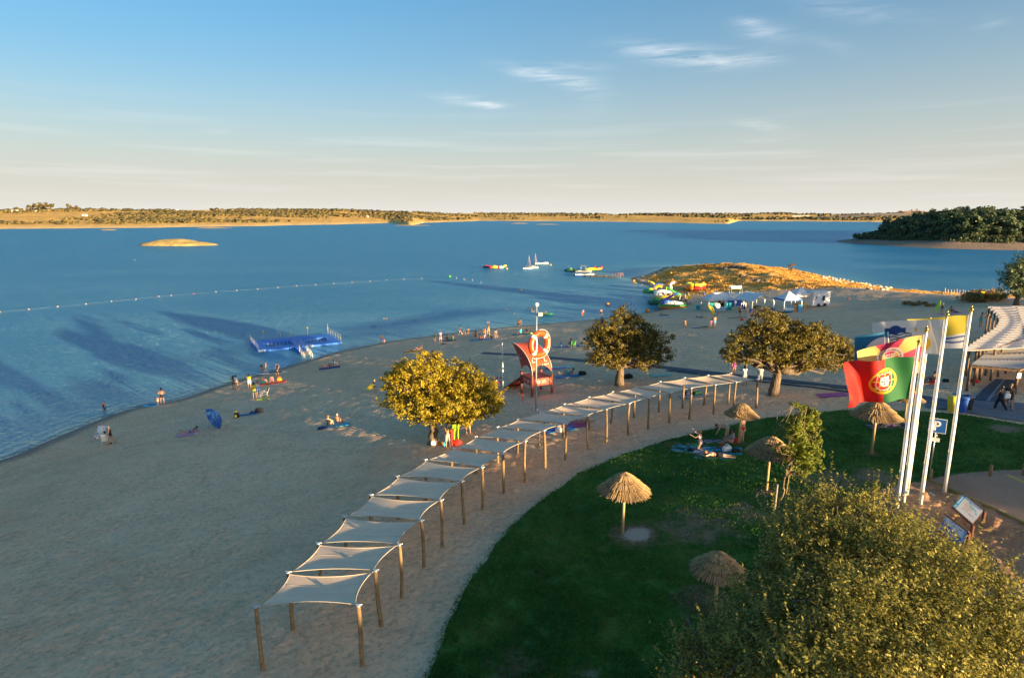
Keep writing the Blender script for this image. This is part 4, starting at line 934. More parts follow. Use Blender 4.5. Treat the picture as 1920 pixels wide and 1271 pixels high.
# ------------------------------------------------------------------ thatched parasols
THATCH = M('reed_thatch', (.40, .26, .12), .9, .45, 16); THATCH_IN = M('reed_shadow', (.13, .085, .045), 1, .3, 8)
POLE_WOOD = M('parasol_pole', (.46, .33, .15), .8, .2, 5, bmp=.01)
def make_parasol(seed=0, R_=1.24, hgt=2.85, rise=.62):
    rng = np.random.default_rng(seed); t = thing('thatched_parasol', 'parasol', 'parasol', (0, 0, 0))
    MB().tube([(0, 0, -.3), (.01, 0, hgt*.5), (0, 0, hgt-.1)], [.072, .068, .06], 10).build('pole', POLE_WOOD, t)
    tiers = [(.40, 1.0, .0), (.24, .73, .12), (.0, .45, .24)]
    for k, (r0, r1, dz) in enumerate(tiers):
        mb = MB(); N = int(70+90*r1)
        zr = lambda r: hgt-rise*(r**1.08)+dz
        for j in range(N):
            a = 2*math.pi*(j+rng.uniform(-.35, .35))/N; w = 2*math.pi*R_/N*.62; ra = max(.015, r0*R_); rb = r1*R_*rng.uniform(.90, 1.06)
            lift = rng.uniform(-.01, .03); ca, sa = math.cos(a), math.sin(a); tw = rng.uniform(-.04, .04)
            P = []
            for rr, zz, ww in ((ra, zr(ra/R_), w*.45*max(.25, ra/rb)), ((ra+rb)/2, zr((ra+rb)/2/R_)+lift, w*.5), (rb, zr(rb/R_)-.06+lift*1.5, w*.42)):
                P.append(((rr*ca-sa*ww, rr*sa+ca*ww, zz), (rr*ca+sa*ww, rr*sa-ca*ww, zz), (rr*ca, rr*sa, zz+.016)))
            vs = [P[0][0], P[0][2], P[0][1], P[1][0], P[1][2], P[1][1], P[2][0], P[2][2], P[2][1]]
            mb.add(vs, [(0, 1, 4, 3), (1, 2, 5, 4), (3, 4, 7, 6), (4, 5, 8, 7)])
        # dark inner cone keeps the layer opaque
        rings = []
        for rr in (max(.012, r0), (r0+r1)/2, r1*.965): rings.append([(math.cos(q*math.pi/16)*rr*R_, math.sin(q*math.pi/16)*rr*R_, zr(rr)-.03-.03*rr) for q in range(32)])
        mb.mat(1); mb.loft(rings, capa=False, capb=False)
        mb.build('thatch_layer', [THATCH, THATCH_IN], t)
    MB().tube([(0, 0, hgt+.05), (0, 0, hgt+.16), (0, 0, hgt+.22)], [.10, .07, .01], 10).build('thatch_tip', THATCH, t)
    fr = MB()
    for q in range(8):
        a = q*math.pi/4; fr.tube([(0, 0, hgt-.15), (math.cos(a)*R_*.9, math.sin(a)*R_*.9, hgt-rise*.92-.05)], .02, 5)
    fr.tube([(math.cos(q*math.pi/12)*R_*.8, math.sin(q*math.pi/12)*R_*.8, hgt-rise*.8-.06) for q in range(24)], .015, 5, closed=True)
    fr.build('rafters', POLE_WOOD, t); return t
par = make_parasol(3)
for k, (ub, vb, vt, lab, sc, tilt) in enumerate([(1167,1001,887,'thatched parasol alone on the lawn in front, fully lit by the sun',1,0),(1384,832,757,'thatched parasol over the group of bathers on towels',1.0,.03),(1437,921,818,'thatched parasol half hidden by the slender young tree',1.0,-.03),(1634,851,752,'shaded thatched parasol just below the red and green flag',1.05,0),(1340,1150,1036,'dark thatched parasol beside the large foreground tree',1.03,0),(1694,800,728,'thatched parasol mostly hidden behind the white flagpoles',.95,0)]):
    p = ground(ub, vb); o = par if k == 0 else copy_tree(par)
    o['label'] = lab; o['group'] = 'thatched parasols on the lawn'; o.location = p; h = z_for(p, vt)-p.z; s = h/3.05; o.scale = (s*sc, s*sc, s); o.rotation_euler = (tilt, tilt*.5, k*1.3)
# ------------------------------------------------------------------ flagpoles and flags
WHITE = M('white_paint_pole', (.80, .80, .78), .35, .04, 3); GOLD = M('gold_finial', (.75, .52, .12), .25, .1, metal=1)
FP = []
def flagpole(ub, vb, ut, vt, label, hmin=None):
    b = ground(ub, vb); h = z_for(b, vt)-b.z
    t = thing('flagpole', label, 'flagpole', b, 0, 'white flagpoles on the gravel bed')
    MB().tube([(0, 0, -.2), (0, 0, h*.45), (0, 0, h*.45+.01), (0, 0, h)], [.085, .08, .068, .052], 14).build('shaft', WHITE, t)
    MB().cyl((0, 0, 0), (0, 0, .06), .16, .14, 14).build('base_collar', M('galvanised', (.62, .66, .68), .35, .1, metal=.7), t)
    g = MB(); g.cyl((0, 0, h), (0, 0, h+.06), .075, .05); g.sph((0, 0, h+.13), .095, 14, 10, (1, 1, .8)); g.tube([(0, 0, h+.2), (0, 0, h+.24), (0, 0, h+.31)], [.03, .035, .008], 8); g.build('finial', GOLD, t)
    MB().tube([(-.09, -.02, h-.1), (-.13, -.03, h*.6), (-.1, -.02, h*.25)], .007, 5).build('halyard', M('rope', (.75, .73, .68), .8, .1), t)
    MB().box((-.09, -.01, h*.25), (.05, .03, .14)).build('cleat', M('galvanised', (.62, .66, .68), .35, .1, metal=.7), t)
    FP.append((b, h)); return b, h
pA = flagpole(1681, 956, 1731, 646, 'shortest white flagpole, leftmost, flying the red and green flag')
pE = flagpole(1693, 946, 1733, 622, 'white flagpole standing just behind the leftmost one, flying the pink and yellow flag')
pB = flagpole(1699, 933, 1753, 606, 'middle white flagpole carrying the blue flag with the white disc')
pC = flagpole(1725, 950, 1791, 595, 'white flagpole second from the right, flying the white sun flag')
pD = flagpole(1770, 926, 1836, 585, 'tallest white flagpole, rightmost, flying the yellow and white flag')
def smoothm(a, b, x): t = np.clip((x-a)/(b-a), 0, 1); return t*t*(3-2*t)
def flag(name, label, pole, drop, L, Hh, colf, ang=0.0, droop=.12, waves=2.2, amp=.16, seed=0, fold=0.0):
    """cloth flying from the pole; u runs from hoist to fly, v from bottom to top"""
    b, h = pole; nx, ny = 120, 76; U, Vv = np.meshgrid(np.linspace(0, 1, nx), np.linspace(0, 1, ny))
    r = np.random.default_rng(seed); ph = r.uniform(0, 6)
    rip = np.sin(U*waves*2*np.pi-Vv*2.4+ph)*amp*U**.6+np.sin(U*waves*4.3+Vv*4+ph*2)*amp*.35*U+np.sin(Vv*9-U*5+ph)*amp*.16*U
    alongx = U*L*(.93-.03*np.sin(U*7+ph)); z = -(1-Vv)*Hh-droop*L*U**1.3+.06*np.sin(U*6+ph+Vv*2)*U-fold*(1-U)*(1-Vv)*.0
    x = -alongx+(1-Vv)*Hh*.10*U; y = rip+fold*np.sin((1-Vv)*3.14)*U
    ca, sa = math.cos(ang), math.sin(ang); Xw = x*ca-y*sa-.12; Yw = x*sa+y*ca
    c = colf(U, Vv)
    c = np.stack([np.broadcast_to(c[k], U.shape) for k in range(3)], -1).reshape(-1, 3)
    me = fastmesh(name, np.stack([Xw, Yw, z], -1).reshape(-1, 3), gridfaces(nx, ny), [attr_mat('flag_cloth', .7, .35, .003)], True, col=c)
    t = thing(name, label, 'flag', b+Vector((0, 0, h-drop))); link('cloth', me, t)
    MB().tube([(-.115, 0, .03), (-.115, 0, -Hh-.03)], .013, 6).build('hoist_band', M('white_tape', (.82, .82, .8), .7, .05), t)
    cl = MB(); cl.tube([(-.12, 0, .02), (-.02, 0, .02)], .012, 5); cl.tube([(-.12, 0, -Hh), (-.02, 0, -Hh)], .012, 5); cl.build('clip', GOLD, t)
    return t
def lay(base, mask, col): return [b*(1-mask)+c*mask for b, c in zip(base, col)]
def disc(U, V, cx, cy, r, asp, e=.012): return smoothm(r+e, r-e, np.hypot((U-cx)*asp, V-cy))
def ringm(U, V, cx, cy, r, w, asp, sx=1, e=.01): return smoothm(w+e, w-e, np.abs(np.hypot((U-cx)*asp/sx, V-cy)-r))
def boxm(U, V, x0, x1, y0, y1, e=.006): return smoothm(x0-e, x0+e, U)*smoothm(x1+e, x1-e, U)*smoothm(y0-e, y0+e, V)*smoothm(y1+e, y1-e, V)
def portugal(U, V):
    asp = 1.5; c = [np.where(U < .4, .012, .66), np.where(U < .4, .17, .018), np.where(U < .4, .045, .012)]; Y = (.85, .62, .03)
    cx, cy = .4, .5
    d = disc(U, V, cx, cy, .30, asp); gap = d*0
    c = lay(c, ringm(U, V, cx, cy, .275, .020, asp), Y); c = lay(c, ringm(U, V, cx, cy, .265, .014, asp, .45), Y); c = lay(c, ringm(U, V, cx, cy, .265, .014, asp, .12)*disc(U, V, cx, cy, .27, asp), Y)
    for k in (-.16, 0, .16): c = lay(c, boxm(U, V, cx-.27/asp*math.cos(k*4), cx+.27/asp*math.cos(k*4), cy+k-.014, cy+k+.014), Y)
    diag = np.abs(((U-cx)*asp)*.7+(V-cy)*.55); c = lay(c, smoothm(.022, .012, diag)*disc(U, V, cx, cy, .27, asp), Y)
    def shield(s): 
        x = (U-cx)*asp; y = V-cy; w = .165*s; top = .175*s; m1 = (np.abs(x) < w) & (y < top) & (y > -.02*s); m2 = (np.hypot(x/w, (y+.02*s)/(.17*s)) < 1) & (y <= -.02*s); return (m1 | m2).astype(float)
    c = lay(c, shield(1.1), (.8, .8, .76)); c = lay(c, shield(1.0), (.66, .02, .015)); c = lay(c, shield(.64), (.82, .82, .8))
    for dx, dy in ((0, 0), (-.055, 0), (.055, 0), (0, .06), (0, -.06)): c = lay(c, disc(U, V, cx+dx/asp, cy+dy, .021, asp, .006), (.04, .06, .30))
    for dx, dy in ((-.135, .14), (0, .145), (.135, .14), (-.13, .0), (.13, .0), (-.085, -.11), (.085, -.11)): c = lay(c, boxm(U, V, cx+(dx-.016)/asp, cx+(dx+.016)/asp, cy+dy-.018, cy+dy+.018, .003), Y)
    return c
def municipal(U, V):
    asp = 1.5; x = U-.5; y = V-.5; a = np.arctan2(y, x*1.0); k = np.floor((a+math.pi+math.pi/8)/(math.pi/4)).astype(int) % 2
    c = [np.where(k == 0, .62, .80), np.where(k == 0, .05, .56), np.where(k == 0, .13, .16)]
    W_ = (.74, .66, .70); c = lay(c, ringm(U, V, .5, .5, .30, .025, asp), W_); c = lay(c, ringm(U, V, .5, .5, .235, .014, asp), W_)
    ang = np.arctan2(V-.5, (U-.5)*asp); let = (np.sin(ang*22) > 0) & (np.abs(np.hypot((U-.5)*asp, V-.5)-.268) < .016); c = lay(c, let*1.0, (.25, .03, .12))
    c = lay(c, boxm(U, V, .44, .56, .38, .56), (.8, .78, .78)); c = lay(c, boxm(U, V, .46, .54, .42, .52), (.35, .05, .18))
    for q in range(5): c = lay(c, boxm(U, V, .42+q*.034, .44+q*.034, .58, .66), W_)
    return c
def blueflag(U, V):
    asp = 1.5; c = [U*0+.005, U*0+.16, U*0+.34]; c = lay(c, disc(U, V, .62, .5, .36, asp), (.78, .80, .82))
    wv = .46+.035*np.sin((U-.4)*26); c = lay(c, disc(U, V, .62, .5, .33, asp)*smoothm(wv+.008, wv-.008, V)*smoothm(wv-.075, wv-.06, V), (.01, .12, .30))
    wv2 = .34+.03*np.sin((U-.4)*24+1); c = lay(c, disc(U, V, .62, .5, .33, asp)*smoothm(wv2+.008, wv2-.008, V)*smoothm(wv2-.055, wv2-.04, V), (.01, .12, .30)); return c
def sunflag(U, V):
    asp = 1.5; c = [U*0+.80, U*0+.78, U*0+.76]; Y = (.86, .52, .02)
    m = disc(U, V, .30, .30, .25, asp)*(1-disc(U, V, .43, .42, .24, asp)); c = lay(c, disc(U, V, .47, .33, .20, asp)*smoothm(.46, .44, V+.2*(U-.4)), (.9, .66, .05)); c = lay(c, m, Y)
    for a0 in (20, 52, 84, 116):
        a = math.radians(a0); x = (U-.33)*asp; y = V-.36; p = x*math.cos(a)*-1*-1+y*math.sin(a); q_ = -x*math.sin(a)+y*math.cos(a); c = lay(c, smoothm(.30, .32, p)*smoothm(.44, .42, p)*smoothm(.028, .018, np.abs(q_)), Y)
    B = (.015, .06, .22)
    for k, y0 in enumerate((.62, .54, .46)):
        wv = y0+.025*np.sin(U*30+k); c = lay(c, smoothm(wv+.02, wv+.012, V)*smoothm(wv-.02, wv-.012, V)*boxm(U, V, .40, .80, 0, 1), B)
    c = lay(c, disc(U, V, .62, .74, .13, asp), B); c = lay(c, boxm(U, V, .48, .78, .66, .80), B)
    for q in range(7): c = lay(c, boxm(U, V, .2+q*.07, .24+q*.07, .10, .15), (.1, .15, .3))
    return c
def yellowflag(U, V):
    w = .42+.05*np.sin(U*7+2); top = smoothm(w-.01, w+.01, V); c = lay([U*0+.80, U*0+.80, U*0+.82], top, (.80, .62, .06))
    for k, y0 in enumerate((.34, .22)):
        wv = y0+.04*np.sin(U*8+2+k); c = lay(c, smoothm(wv+.03, wv+.02, V)*smoothm(wv-.03, wv-.02, V), (.06, .12, .32))
    c = lay(c, disc(U, V, .72, .62, .09, 1.5), (.8, .8, .84)); return c
flag('flag', 'green and red national flag with round golden emblem and white shield', pA, .55, 3.3, 1.98, portugal, R(-4), .13, 1.6, .34, 2)
flag('flag', 'pink and yellow pinwheel municipal flag with round white seal', pE, .16, 2.85, 1.75, municipal, R(-11), .30, 1.2, .17, 5)
flag('flag', 'blue flag with large white disc, partly behind the pinwheel flag', pB, .30, 3.25, 1.65, blueflag, R(-13), .13, 1.1, .14, 8)
flag('flag', 'white flag with yellow sun and dark blue waves', pC, .10, 3.1, 1.60, sunflag, R(-44), .17, 1.2, .13, 11)
flag('flag', 'yellow over white flag with blue waves on the tallest pole', pD, .16, 2.5, 1.56, yellowflag, R(-28), .16, 1.1, .13, 13)
# ------------------------------------------------------------------ people
def _v(*a): return Vector(a).normalized()
UP = Vector((0, 0, 1)); DN = Vector((0, 0, -1))
def make_body(name, torso=(0, 0, 1), head=(0, 0, 1), ua=((.16, 0, -1),)*1, la=None, th=((.06, 0, -1),), sh=None, ft=None, child=False, look=None):
    """pose as direction vectors; lateral axis is X, +Y is the front of a standing figure. (left,right) pairs; x is mirrored for the left side"""
    def pair(p): 
        if p is None: return None
        p = list(p); return (p[0], p[-1]) if len(p) > 1 else (p[0], p[0])
    ua = pair(ua); la = pair(la) or ua; th = pair(th); sh = pair(sh) or th; ft = pair(ft)
    k = .0
    HS = 1.25 if child else 1.0
    T = Vector(torso).normalized(); X = Vector((1, 0, 0)); Fv = T.cross(X).normalized()
    B = []   # (label, a, ra, b, rb, flat)
    pel = Vector((0, 0, 0)); waist = pel+T*.16; chest = pel+T*.34; neck = pel+T*.50
    B += [('pelvis', pel-T*.02-X*.055, .112, pel-T*.02+X*.055, .112), ('pelvis', pel, .12, waist-Fv*.0, .108), ('belly', waist-X*.035, .10, waist+X*.035, .10), ('belly', waist, .108, chest-T*.04, .115), ('chest', chest-X*.075, .105, chest+X*.075, .105), ('chest', chest+T*.09-X*.115, .068, chest+T*.09+X*.115, .068), ('chest', waist+T*.06, .11, chest+T*.06, .11)]
    Hd = Vector(head).normalized(); hc = neck+Hd*.17*HS**.5
    B += [('neck', neck-T*.04, .055, neck+Hd*.08, .050)]
    Fh = Hd.cross(X).normalized() if look is None else Vector(look).normalized()
    B += [('head', hc-Fh*.015+Hd*.02, .094*HS, hc+Fh*.012-Hd*.015, .080*HS), ('face', hc+Fh*.03-Hd*.05*HS, .060*HS, hc+Fh*.045-Hd*.062*HS, .048*HS), ('face', hc+Fh*.088*HS-Hd*.005, .014, hc+Fh*.103*HS-Hd*.022, .015)]
    for sx in (-1, 1): B.append(('face', hc+X*sx*.088*HS, .018, hc+X*sx*.092*HS-Hd*.02, .016))
    hands = []
    for i, sx in enumerate((-1, 1)):
        mx = lambda d: Vector((d[0]*sx, d[1], d[2])).normalized()
        s0 = chest+T*.10+X*sx*.155; e = s0+mx(ua[i])*.28; w = e+mx(la[i])*.245; d = mx(la[i])
        B += [('arm', s0, .058, e, .041), ('forearm', e, .041, w, .029)]
        side = d.cross(Fv); 
        if side.length < .2: side = d.cross(T)
        side.normalize(); pn = d.cross(side).normalized()
        palm = w+d*.085; B += [('hand', w+side*.016, .022, palm+side*.022, .020), ('hand', w-side*.014, .022, palm-side*.022, .020)]
        for f, (o, L) in enumerate(((-.033, .058), (-.011, .072), (.011, .068), (.033, .05))):
            a = palm+side*o; m1 = a+d*L*.55+side*o*.12; m2 = m1+(d*.8+pn*.5).normalized()*L*.45; B += [('hand', a, .0135, m1, .012), ('hand', m1, .012, m2, .0105)]
        tb = w+d*.02-side*.03; m1 = tb+(d*.6-side*.7).normalized()*.042; m2 = m1+(d*.95-side*.2).normalized()*.032; B += [('hand', tb, .016, m1, .014), ('hand', m1, .014, m2, .012)]
        h0 = pel+X*sx*.088-T*.04; kn = h0+mx(th[i])*.42; an = kn+mx(sh[i])*.41
        B += [('thigh', h0, .094, kn, .058), ('shin', kn, .056, kn.lerp(an, .35)-Vector((0, 0, 0)), .054), ('shin', kn.lerp(an, .35), .054, an, .036)]
        fd = mx(ft[i]) if ft else (Vector((0, 1, 0)) if abs(mx(sh[i]).z) > .6 else Vector((0, 0, 1)))
        fd = fd.normalized(); heel = an-fd*.045+mx(sh[i])*.045; B += [('foot', heel, .036, heel+fd*.16, .034), ('foot', heel+fd*.13, .034, heel+fd*.215, .024)]
    if child:
        pass
    # union of tapered capsules
    mb = MB()
    for q in B:
        lab, a, ra, b, rb = q; a = Vector(a); b = Vector(b); L = (b-a).length
        if L > 1e-4: mb.tube([a, b], [ra, rb], 12)
        mb.sph(a, ra, 12, 8); mb.sph(b, rb, 12, 8)
    me0 = mb.mesh('raw', []); o = bpy.data.objects.new('raw', me0); COL.objects.link(o)
    md = o.modifiers.new('r', 'REMESH'); md.mode = 'VOXEL'; md.voxel_size = .0165
    sm = o.modifiers.new('s', 'SMOOTH'); sm.factor = .5; sm.iterations = 2
    dg = bpy.context.evaluated_depsgraph_get(); me = bpy.data.meshes.new_from_object(o.evaluated_get(dg)); bpy.data.objects.remove(o)
    me.name = 'body_'+name; n = len(me.vertices); co = np.empty(n*3, np.float32); me.vertices.foreach_get('co', co); co = co.reshape(-1, 3)
    zmin = co[:, 2].min(); co[:, 2] -= zmin; me.vertices.foreach_set('co', co.ravel()); me.polygons.foreach_set('use_smooth', np.ones(len(me.polygons), bool)); me.update()
    nf = len(me.polygons); fc = np.empty(nf*3, np.float32); me.polygons.foreach_get('center', fc); fc = fc.reshape(-1, 3); vn = np.array([v.normal[:] for v in me.vertices])
    # nearest bone and position along it for every face
    best = np.full(nf, 1e9); lab = np.zeros(nf, int); tt = np.zeros(nf); names = []
    for q in B:
        l, a, ra, b, rb = q; a = np.array(a); b = np.array(b); a[2] -= zmin; b[2] -= zmin; ab = b-a; L2 = max(ab@ab, 1e-8); t = np.clip(((fc-a)@ab)/L2, 0, 1); d = np.linalg.norm(fc-a-t[:, None]*ab, axis=1)-(ra+(rb-ra)*t)
        m = d < best; best[m] = d[m]; tt[m] = t[m]; lab[m] = len(names); names.append(l)
    names = np.array(names); return dict(me=me, co=co, vn=vn, fc=fc, lab=names[lab], t=tt, hc=np.array(hc)-np.array([0, 0, zmin]), Hd=np.array(Hd), Fh=np.array(Fh), T=np.array(T), pel=np.array([0, 0, -zmin]), top=co[:, 2].max())
A_ = {}
POSES = dict(
 stand=dict(ua=((.15, -.02, -1), (.16, .08, -1)), la=((.05, .2, -1), (.03, .3, -1)), th=((.08, .02, -1), (.10, .10, -1)), sh=((.03, -.04, -1), (.03, -.06, -1))),
 hips=dict(ua=((.75, -.25, -1),), la=((-.8, .45, -.45),), th=((.14, 0, -1),), sh=((.05, -.03, -1),)),
 onehip=dict(ua=((.15, .1, -1), (.8, -.35, -.8)), la=((.1, .5, -.9), (-.85, .3, -.35)), th=((.06, .35, -1), (.12, -.3, -1)), sh=((.02, .05, -1), (.03, -.45, -1)), torso=(0, .12, 1)),
 walk=dict(ua=((.14, .4, -1), (.14, -.4, -1)), la=((.0, .75, -.8), (.0, -.1, -1)), th=((.05, .42, -1), (.05, -.34, -1)), sh=((.02, .12, -1), (.02, -.72, -1)), torso=(0, .06, 1)),
 phone=dict(ua=((.2, .2, -1), (.35, .55, -.75)), la=((.0, .7, -.8), (-.25, .3, 1)), th=((.07, .02, -1),), sh=((.02, -.03, -1),)),
 reach=dict(ua=((.1, .9, -.5), (.1, 1, -.2)), la=((-.2, 1, .1), (-.2, 1, .2)), th=((.09, .05, -1), (.1, -.12, -1)), sh=((.02, -.1, -1),), torso=(0, .1, 1)),
 arms_up=dict(ua=((.35, .5, .9),), la=((-.4, .2, 1),), th=((.09, 0, -1),), sh=((.02, -.04, -1),)),
 bend=dict(torso=(0, 1, .12), head=(0, .95, -.25), ua=((.15, .25, -1),), la=((0, .45, -1),), th=((.08, .22, -1), (.12, .02, -1)), sh=((.04, -.2, -1),)),
 stoop=dict(torso=(0, .75, .75), head=(0, .9, .35), ua=((.1, .5, -1),), la=((0, .6, -.9),), th=((.1, .18, -1), (.12, -.1, -1)), sh=((.04, -.2, -1),)),
 sit=dict(torso=(0, -.16, 1), ua=((.15, .75, -.75),), la=((-.1, .85, -.15),), th=((.12, .85, .58),), sh=((-.02, .45, -1),), ft=((0, 1, -.1),)),
 sitlean=dict(torso=(0, -.5, 1), ua=((.2, -.55, -.95),), la=((.05, -.25, -1),), th=((.1, 1, .12), (.1, .85, .5)), sh=((.02, 1, -.12), (0, .55, -1)), ft=((0, .3, 1), (0, 1, -.1))),
 sitcross=dict(torso=(0, .12, 1), ua=((.2, .35, -1),), la=((-.3, .9, -.3),), th=((.95, .65, .05),), sh=((-1, .25, -.12),), ft=((-.6, .7, 0),)),
 kneel=dict(torso=(0, .22, 1), ua=((.1, .8, -.4), (.1, .7, .1)), la=((-.1, .8, .3), (-.1, .7, .8)), th=((.12, .35, -.95),), sh=((.02, -1, -.12),), ft=((0, -1, -.15),)),
 crouch=dict(torso=(0, .45, 1), ua=((.1, .7, -.7),), la=((0, .8, -.5),), th=((.2, .95, .15),), sh=((0, -.4, -1),)),
 prone=dict(torso=(0, 1, .06), head=(0, 1, .2), ua=((.75, .8, -.12),), la=((-.6, .9, .0),), th=((.1, -1, -.05),), sh=((.03, -1, .0),), ft=((0, -.7, -.5),)),
 elbows=dict(torso=(0, 1, .32), head=(0, .5, 1), ua=((.25, .35, -1),), la=((-.2, 1, -.1),), th=((.1, -1, -.10),), sh=((.03, -.9, .45), (.03, -1, .02)), ft=((0, -.5, .6), (0, -.7, -.5))),
 supine=dict(torso=(0, -1, .05), head=(0, -1, .12), ua=((.4, .9, -.1),), la=((.1, 1, -.0),), th=((.1, 1, .02), (.1, .8, .55)), sh=((.04, 1, -.02), (.0, .55, -.95)), ft=((0, .25, 1), (0, 1, -.1))),
 recline=dict(torso=(0, -1, .75), head=(0, -.35, 1), ua=((.2, -.25, -1),), la=((.1, .7, -.4),), th=((.1, 1, .0), (.1, .8, .62)), sh=((.03, 1, -.03), (.0, .5, -1)), ft=((0, .25, 1), (0, 1, -.1))),
 swim=dict(torso=(0, 1, .22), head=(0, .55, 1), ua=((.6, 1, -.1), (.8, .4, -.3)), la=((-.2, 1, .0), (.3, .9, -.4)), th=((.08, -1, -.15),), sh=((.04, -1, -.1),), ft=((0, -1, -.2),)),
)
def body(p, child=False):
    k = (p, child)
    if k not in A_: A_[k] = make_body(p, child=child, **POSES[p]); A_[k]['g'] = {}
    return A_[k]
def garment(A, kind):
    if kind in A['g']: return A['g'][kind]
    lab, t, fc = A['lab'], A['t'], A['fc']; is_ = lambda *a: np.isin(lab, a)
    T = A['T']; hh = (fc-A['pel'])@T; off = .010
    if kind == 'trunks': m = is_('pelvis') & (hh < .13) | (is_('thigh') & (t < .55))
    elif kind == 'briefs': m = (is_('pelvis') & (hh < .09)) | (is_('thigh') & (t < .08))
    elif kind == 'bikini': m = (is_('pelvis') & (hh < .07)) | (is_('thigh') & (t < .06)) | (is_('chest', 'belly') & (hh > .28) & (hh < .38))
    elif kind == 'swimsuit': m = is_('pelvis', 'belly') | (is_('chest') & (hh < .44)) | (is_('thigh') & (t < .06))
    elif kind == 'shirt': m = is_('belly', 'chest') | (is_('pelvis') & (hh > -.04)) | (is_('arm') & (t < .75)); off = .016
    elif kind == 'tank': m = (is_('belly', 'chest')) | (is_('pelvis') & (hh > -.02)); off = .014
    elif kind == 'dress': m = is_('belly', 'chest', 'pelvis', 'thigh') | (is_('arm') & (t < .3)); off = .024
    elif kind == 'longdress': m = is_('belly', 'chest', 'pelvis', 'thigh', 'shin') & ~(is_('shin') & (t > .85) & (fc[:, 2] < .12)); off = .030
    elif kind == 'wrap': m = (is_('pelvis') & (hh < .12)) | is_('thigh'); off = .022
    elif kind == 'cape': m = is_('belly', 'chest', 'arm', 'forearm', 'pelvis'); off = .026
    elif kind in ('hair', 'longhair', 'cap'):
        r = fc-A['hc']; f = r@A['Fh']; u = r@A['Hd']
        m = is_('head', 'face') & ((u > .045-.0*f) | (f < -.005)) & (f < .075) & ((f < .05) | (u > .055)); off = .014
        if kind == 'longhair': m = m | (is_('neck', 'chest') & (r@A['T'] > -.33) & (((fc-A['pel'])@np.cross(T, [1, 0, 0])) < -.02) & (np.abs(r[:, 0]) < .10)); off = .022
        if kind == 'cap': m = is_('head') & (u > .035); off = .022
    me = A['me']; idx = np.nonzero(m)[0]; F = [tuple(me.polygons[i].vertices) for i in idx]
    if not F: A['g'][kind] = None; return None
    used = sorted({v for f in F for v in f}); mp = {v: i for i, v in enumerate(used)}; V = A['co'][used]+A['vn'][used]*off
    n = len(used); Fo = [tuple(mp[v] for v in f) for f in F]
    # close the hem: inner copy and rim so that the cloth has thickness
    Vi = A['co'][used]+A['vn'][used]*.001; ec = {}
    for f in Fo:
        for a, b in zip(f, f[1:]+f[:1]): ec[(a, b)] = 1
    rim = [(a, b) for (a, b) in ec if (b, a) not in ec]
    rimF = [(b, a, a+n, b+n) for a, b in rim]
    g = bpy.data.meshes.new('cloth_'+kind); g.from_pydata(np.concatenate([V, Vi]).tolist(), [], Fo+rimF)
    # drop unused inner vertices
    bm = bmesh.new(); bm.from_mesh(g); bmesh.ops.delete(bm, geom=[v for v in bm.verts if not v.link_faces], context='VERTS'); bm.to_mesh(g); bm.free()
    g.polygons.foreach_set('use_smooth', np.ones(len(g.polygons), bool)); g.update(); A['g'][kind] = g; return g
SKIN = {'fair': M('skin_fair', (.58, .36, .25), .6, .05, 4), 'tan': M('skin_tan', (.42, .23, .14), .6, .05, 4), 'brown': M('skin_brown', (.24, .125, .075), .6, .05, 4)}
HAIR = {'dark': M('hair_dark', (.018, .012, .008), .5, .3, 30), 'brown': M('hair_brown', (.09, .045, .02), .5, .3, 30), 'fair': M('hair_fair', (.42, .26, .10), .5, .2, 30), 'grey': M('hair_grey', (.35, .34, .32), .5, .2, 30), 'red': M('hair_red', (.42, .13, .03), .5, .2, 30)}
CC = dict(black=(.015, .015, .02), navy=(.02, .04, .14), blue=(.03, .12, .45), sky=(.10, .35, .60), teal=(.02, .38, .42), mint=(.28, .62, .52), green=(.05, .32, .06), lime=(.45, .72, .03), yellow=(.80, .60, .04), orange=(.85, .25, .02), red=(.60, .03, .02), pink=(.72, .20, .36), purple=(.32, .06, .32), white=(.80, .79, .76), grey=(.25, .25, .26), beige=(.55, .45, .33), brown=(.20, .11, .06), lilac=(.50, .35, .58), rose=(.75, .52, .56), dgreen=(.02, .10, .05), cyan=(.04, .50, .68))
def cloth(c): return M('fabric_'+c, CC[c], .85, .12, 12)
GN = {'trunks': 'swim_shorts', 'briefs': 'briefs', 'bikini': 'bikini', 'swimsuit': 'swimsuit', 'shirt': 'shirt', 'tank': 'tank_top', 'dress': 'dress', 'longdress': 'long_dress', 'wrap': 'waist_towel', 'cape': 'shoulder_towel', 'hair': 'hair', 'longhair': 'hair', 'cap': 'cap'}
PEOPLE = []
def person(pose, u, v, face, wear, label, s=1.0, skin='tan', hair='dark', hk='hair', sink=0.0, z=None, child=False, group=None, at=None):
    A = body(pose, child); p = (at_z(u, v, 0) if z == 'water' else ground(u, v)) if at is None else at
    if z == 'water': p = Vector((p.x, p.y, -sink))
    else: p = p-Vector((0, 0, sink))
    t = thing('person', label, 'person', p, R(face), group); t.scale = (s, s, s)
    def slot(nm, me, mt):
        o = link(nm, me, t)
        if not me.materials: me.materials.append(mt)
        o.material_slots[0].link = 'OBJECT'; o.material_slots[0].material = mt; return o
    slot('body', A['me'], SKIN[skin])
    for g, c in wear:
        m = garment(A, g)
        if m: slot(GN[g], m, cloth(c))
    hm = garment(A, hk)
    if hm: slot('hair' if hk != 'cap' else 'cap', hm, HAIR[hair] if hk != 'cap' else cloth(hair))
    PEOPLE.append(t); return t
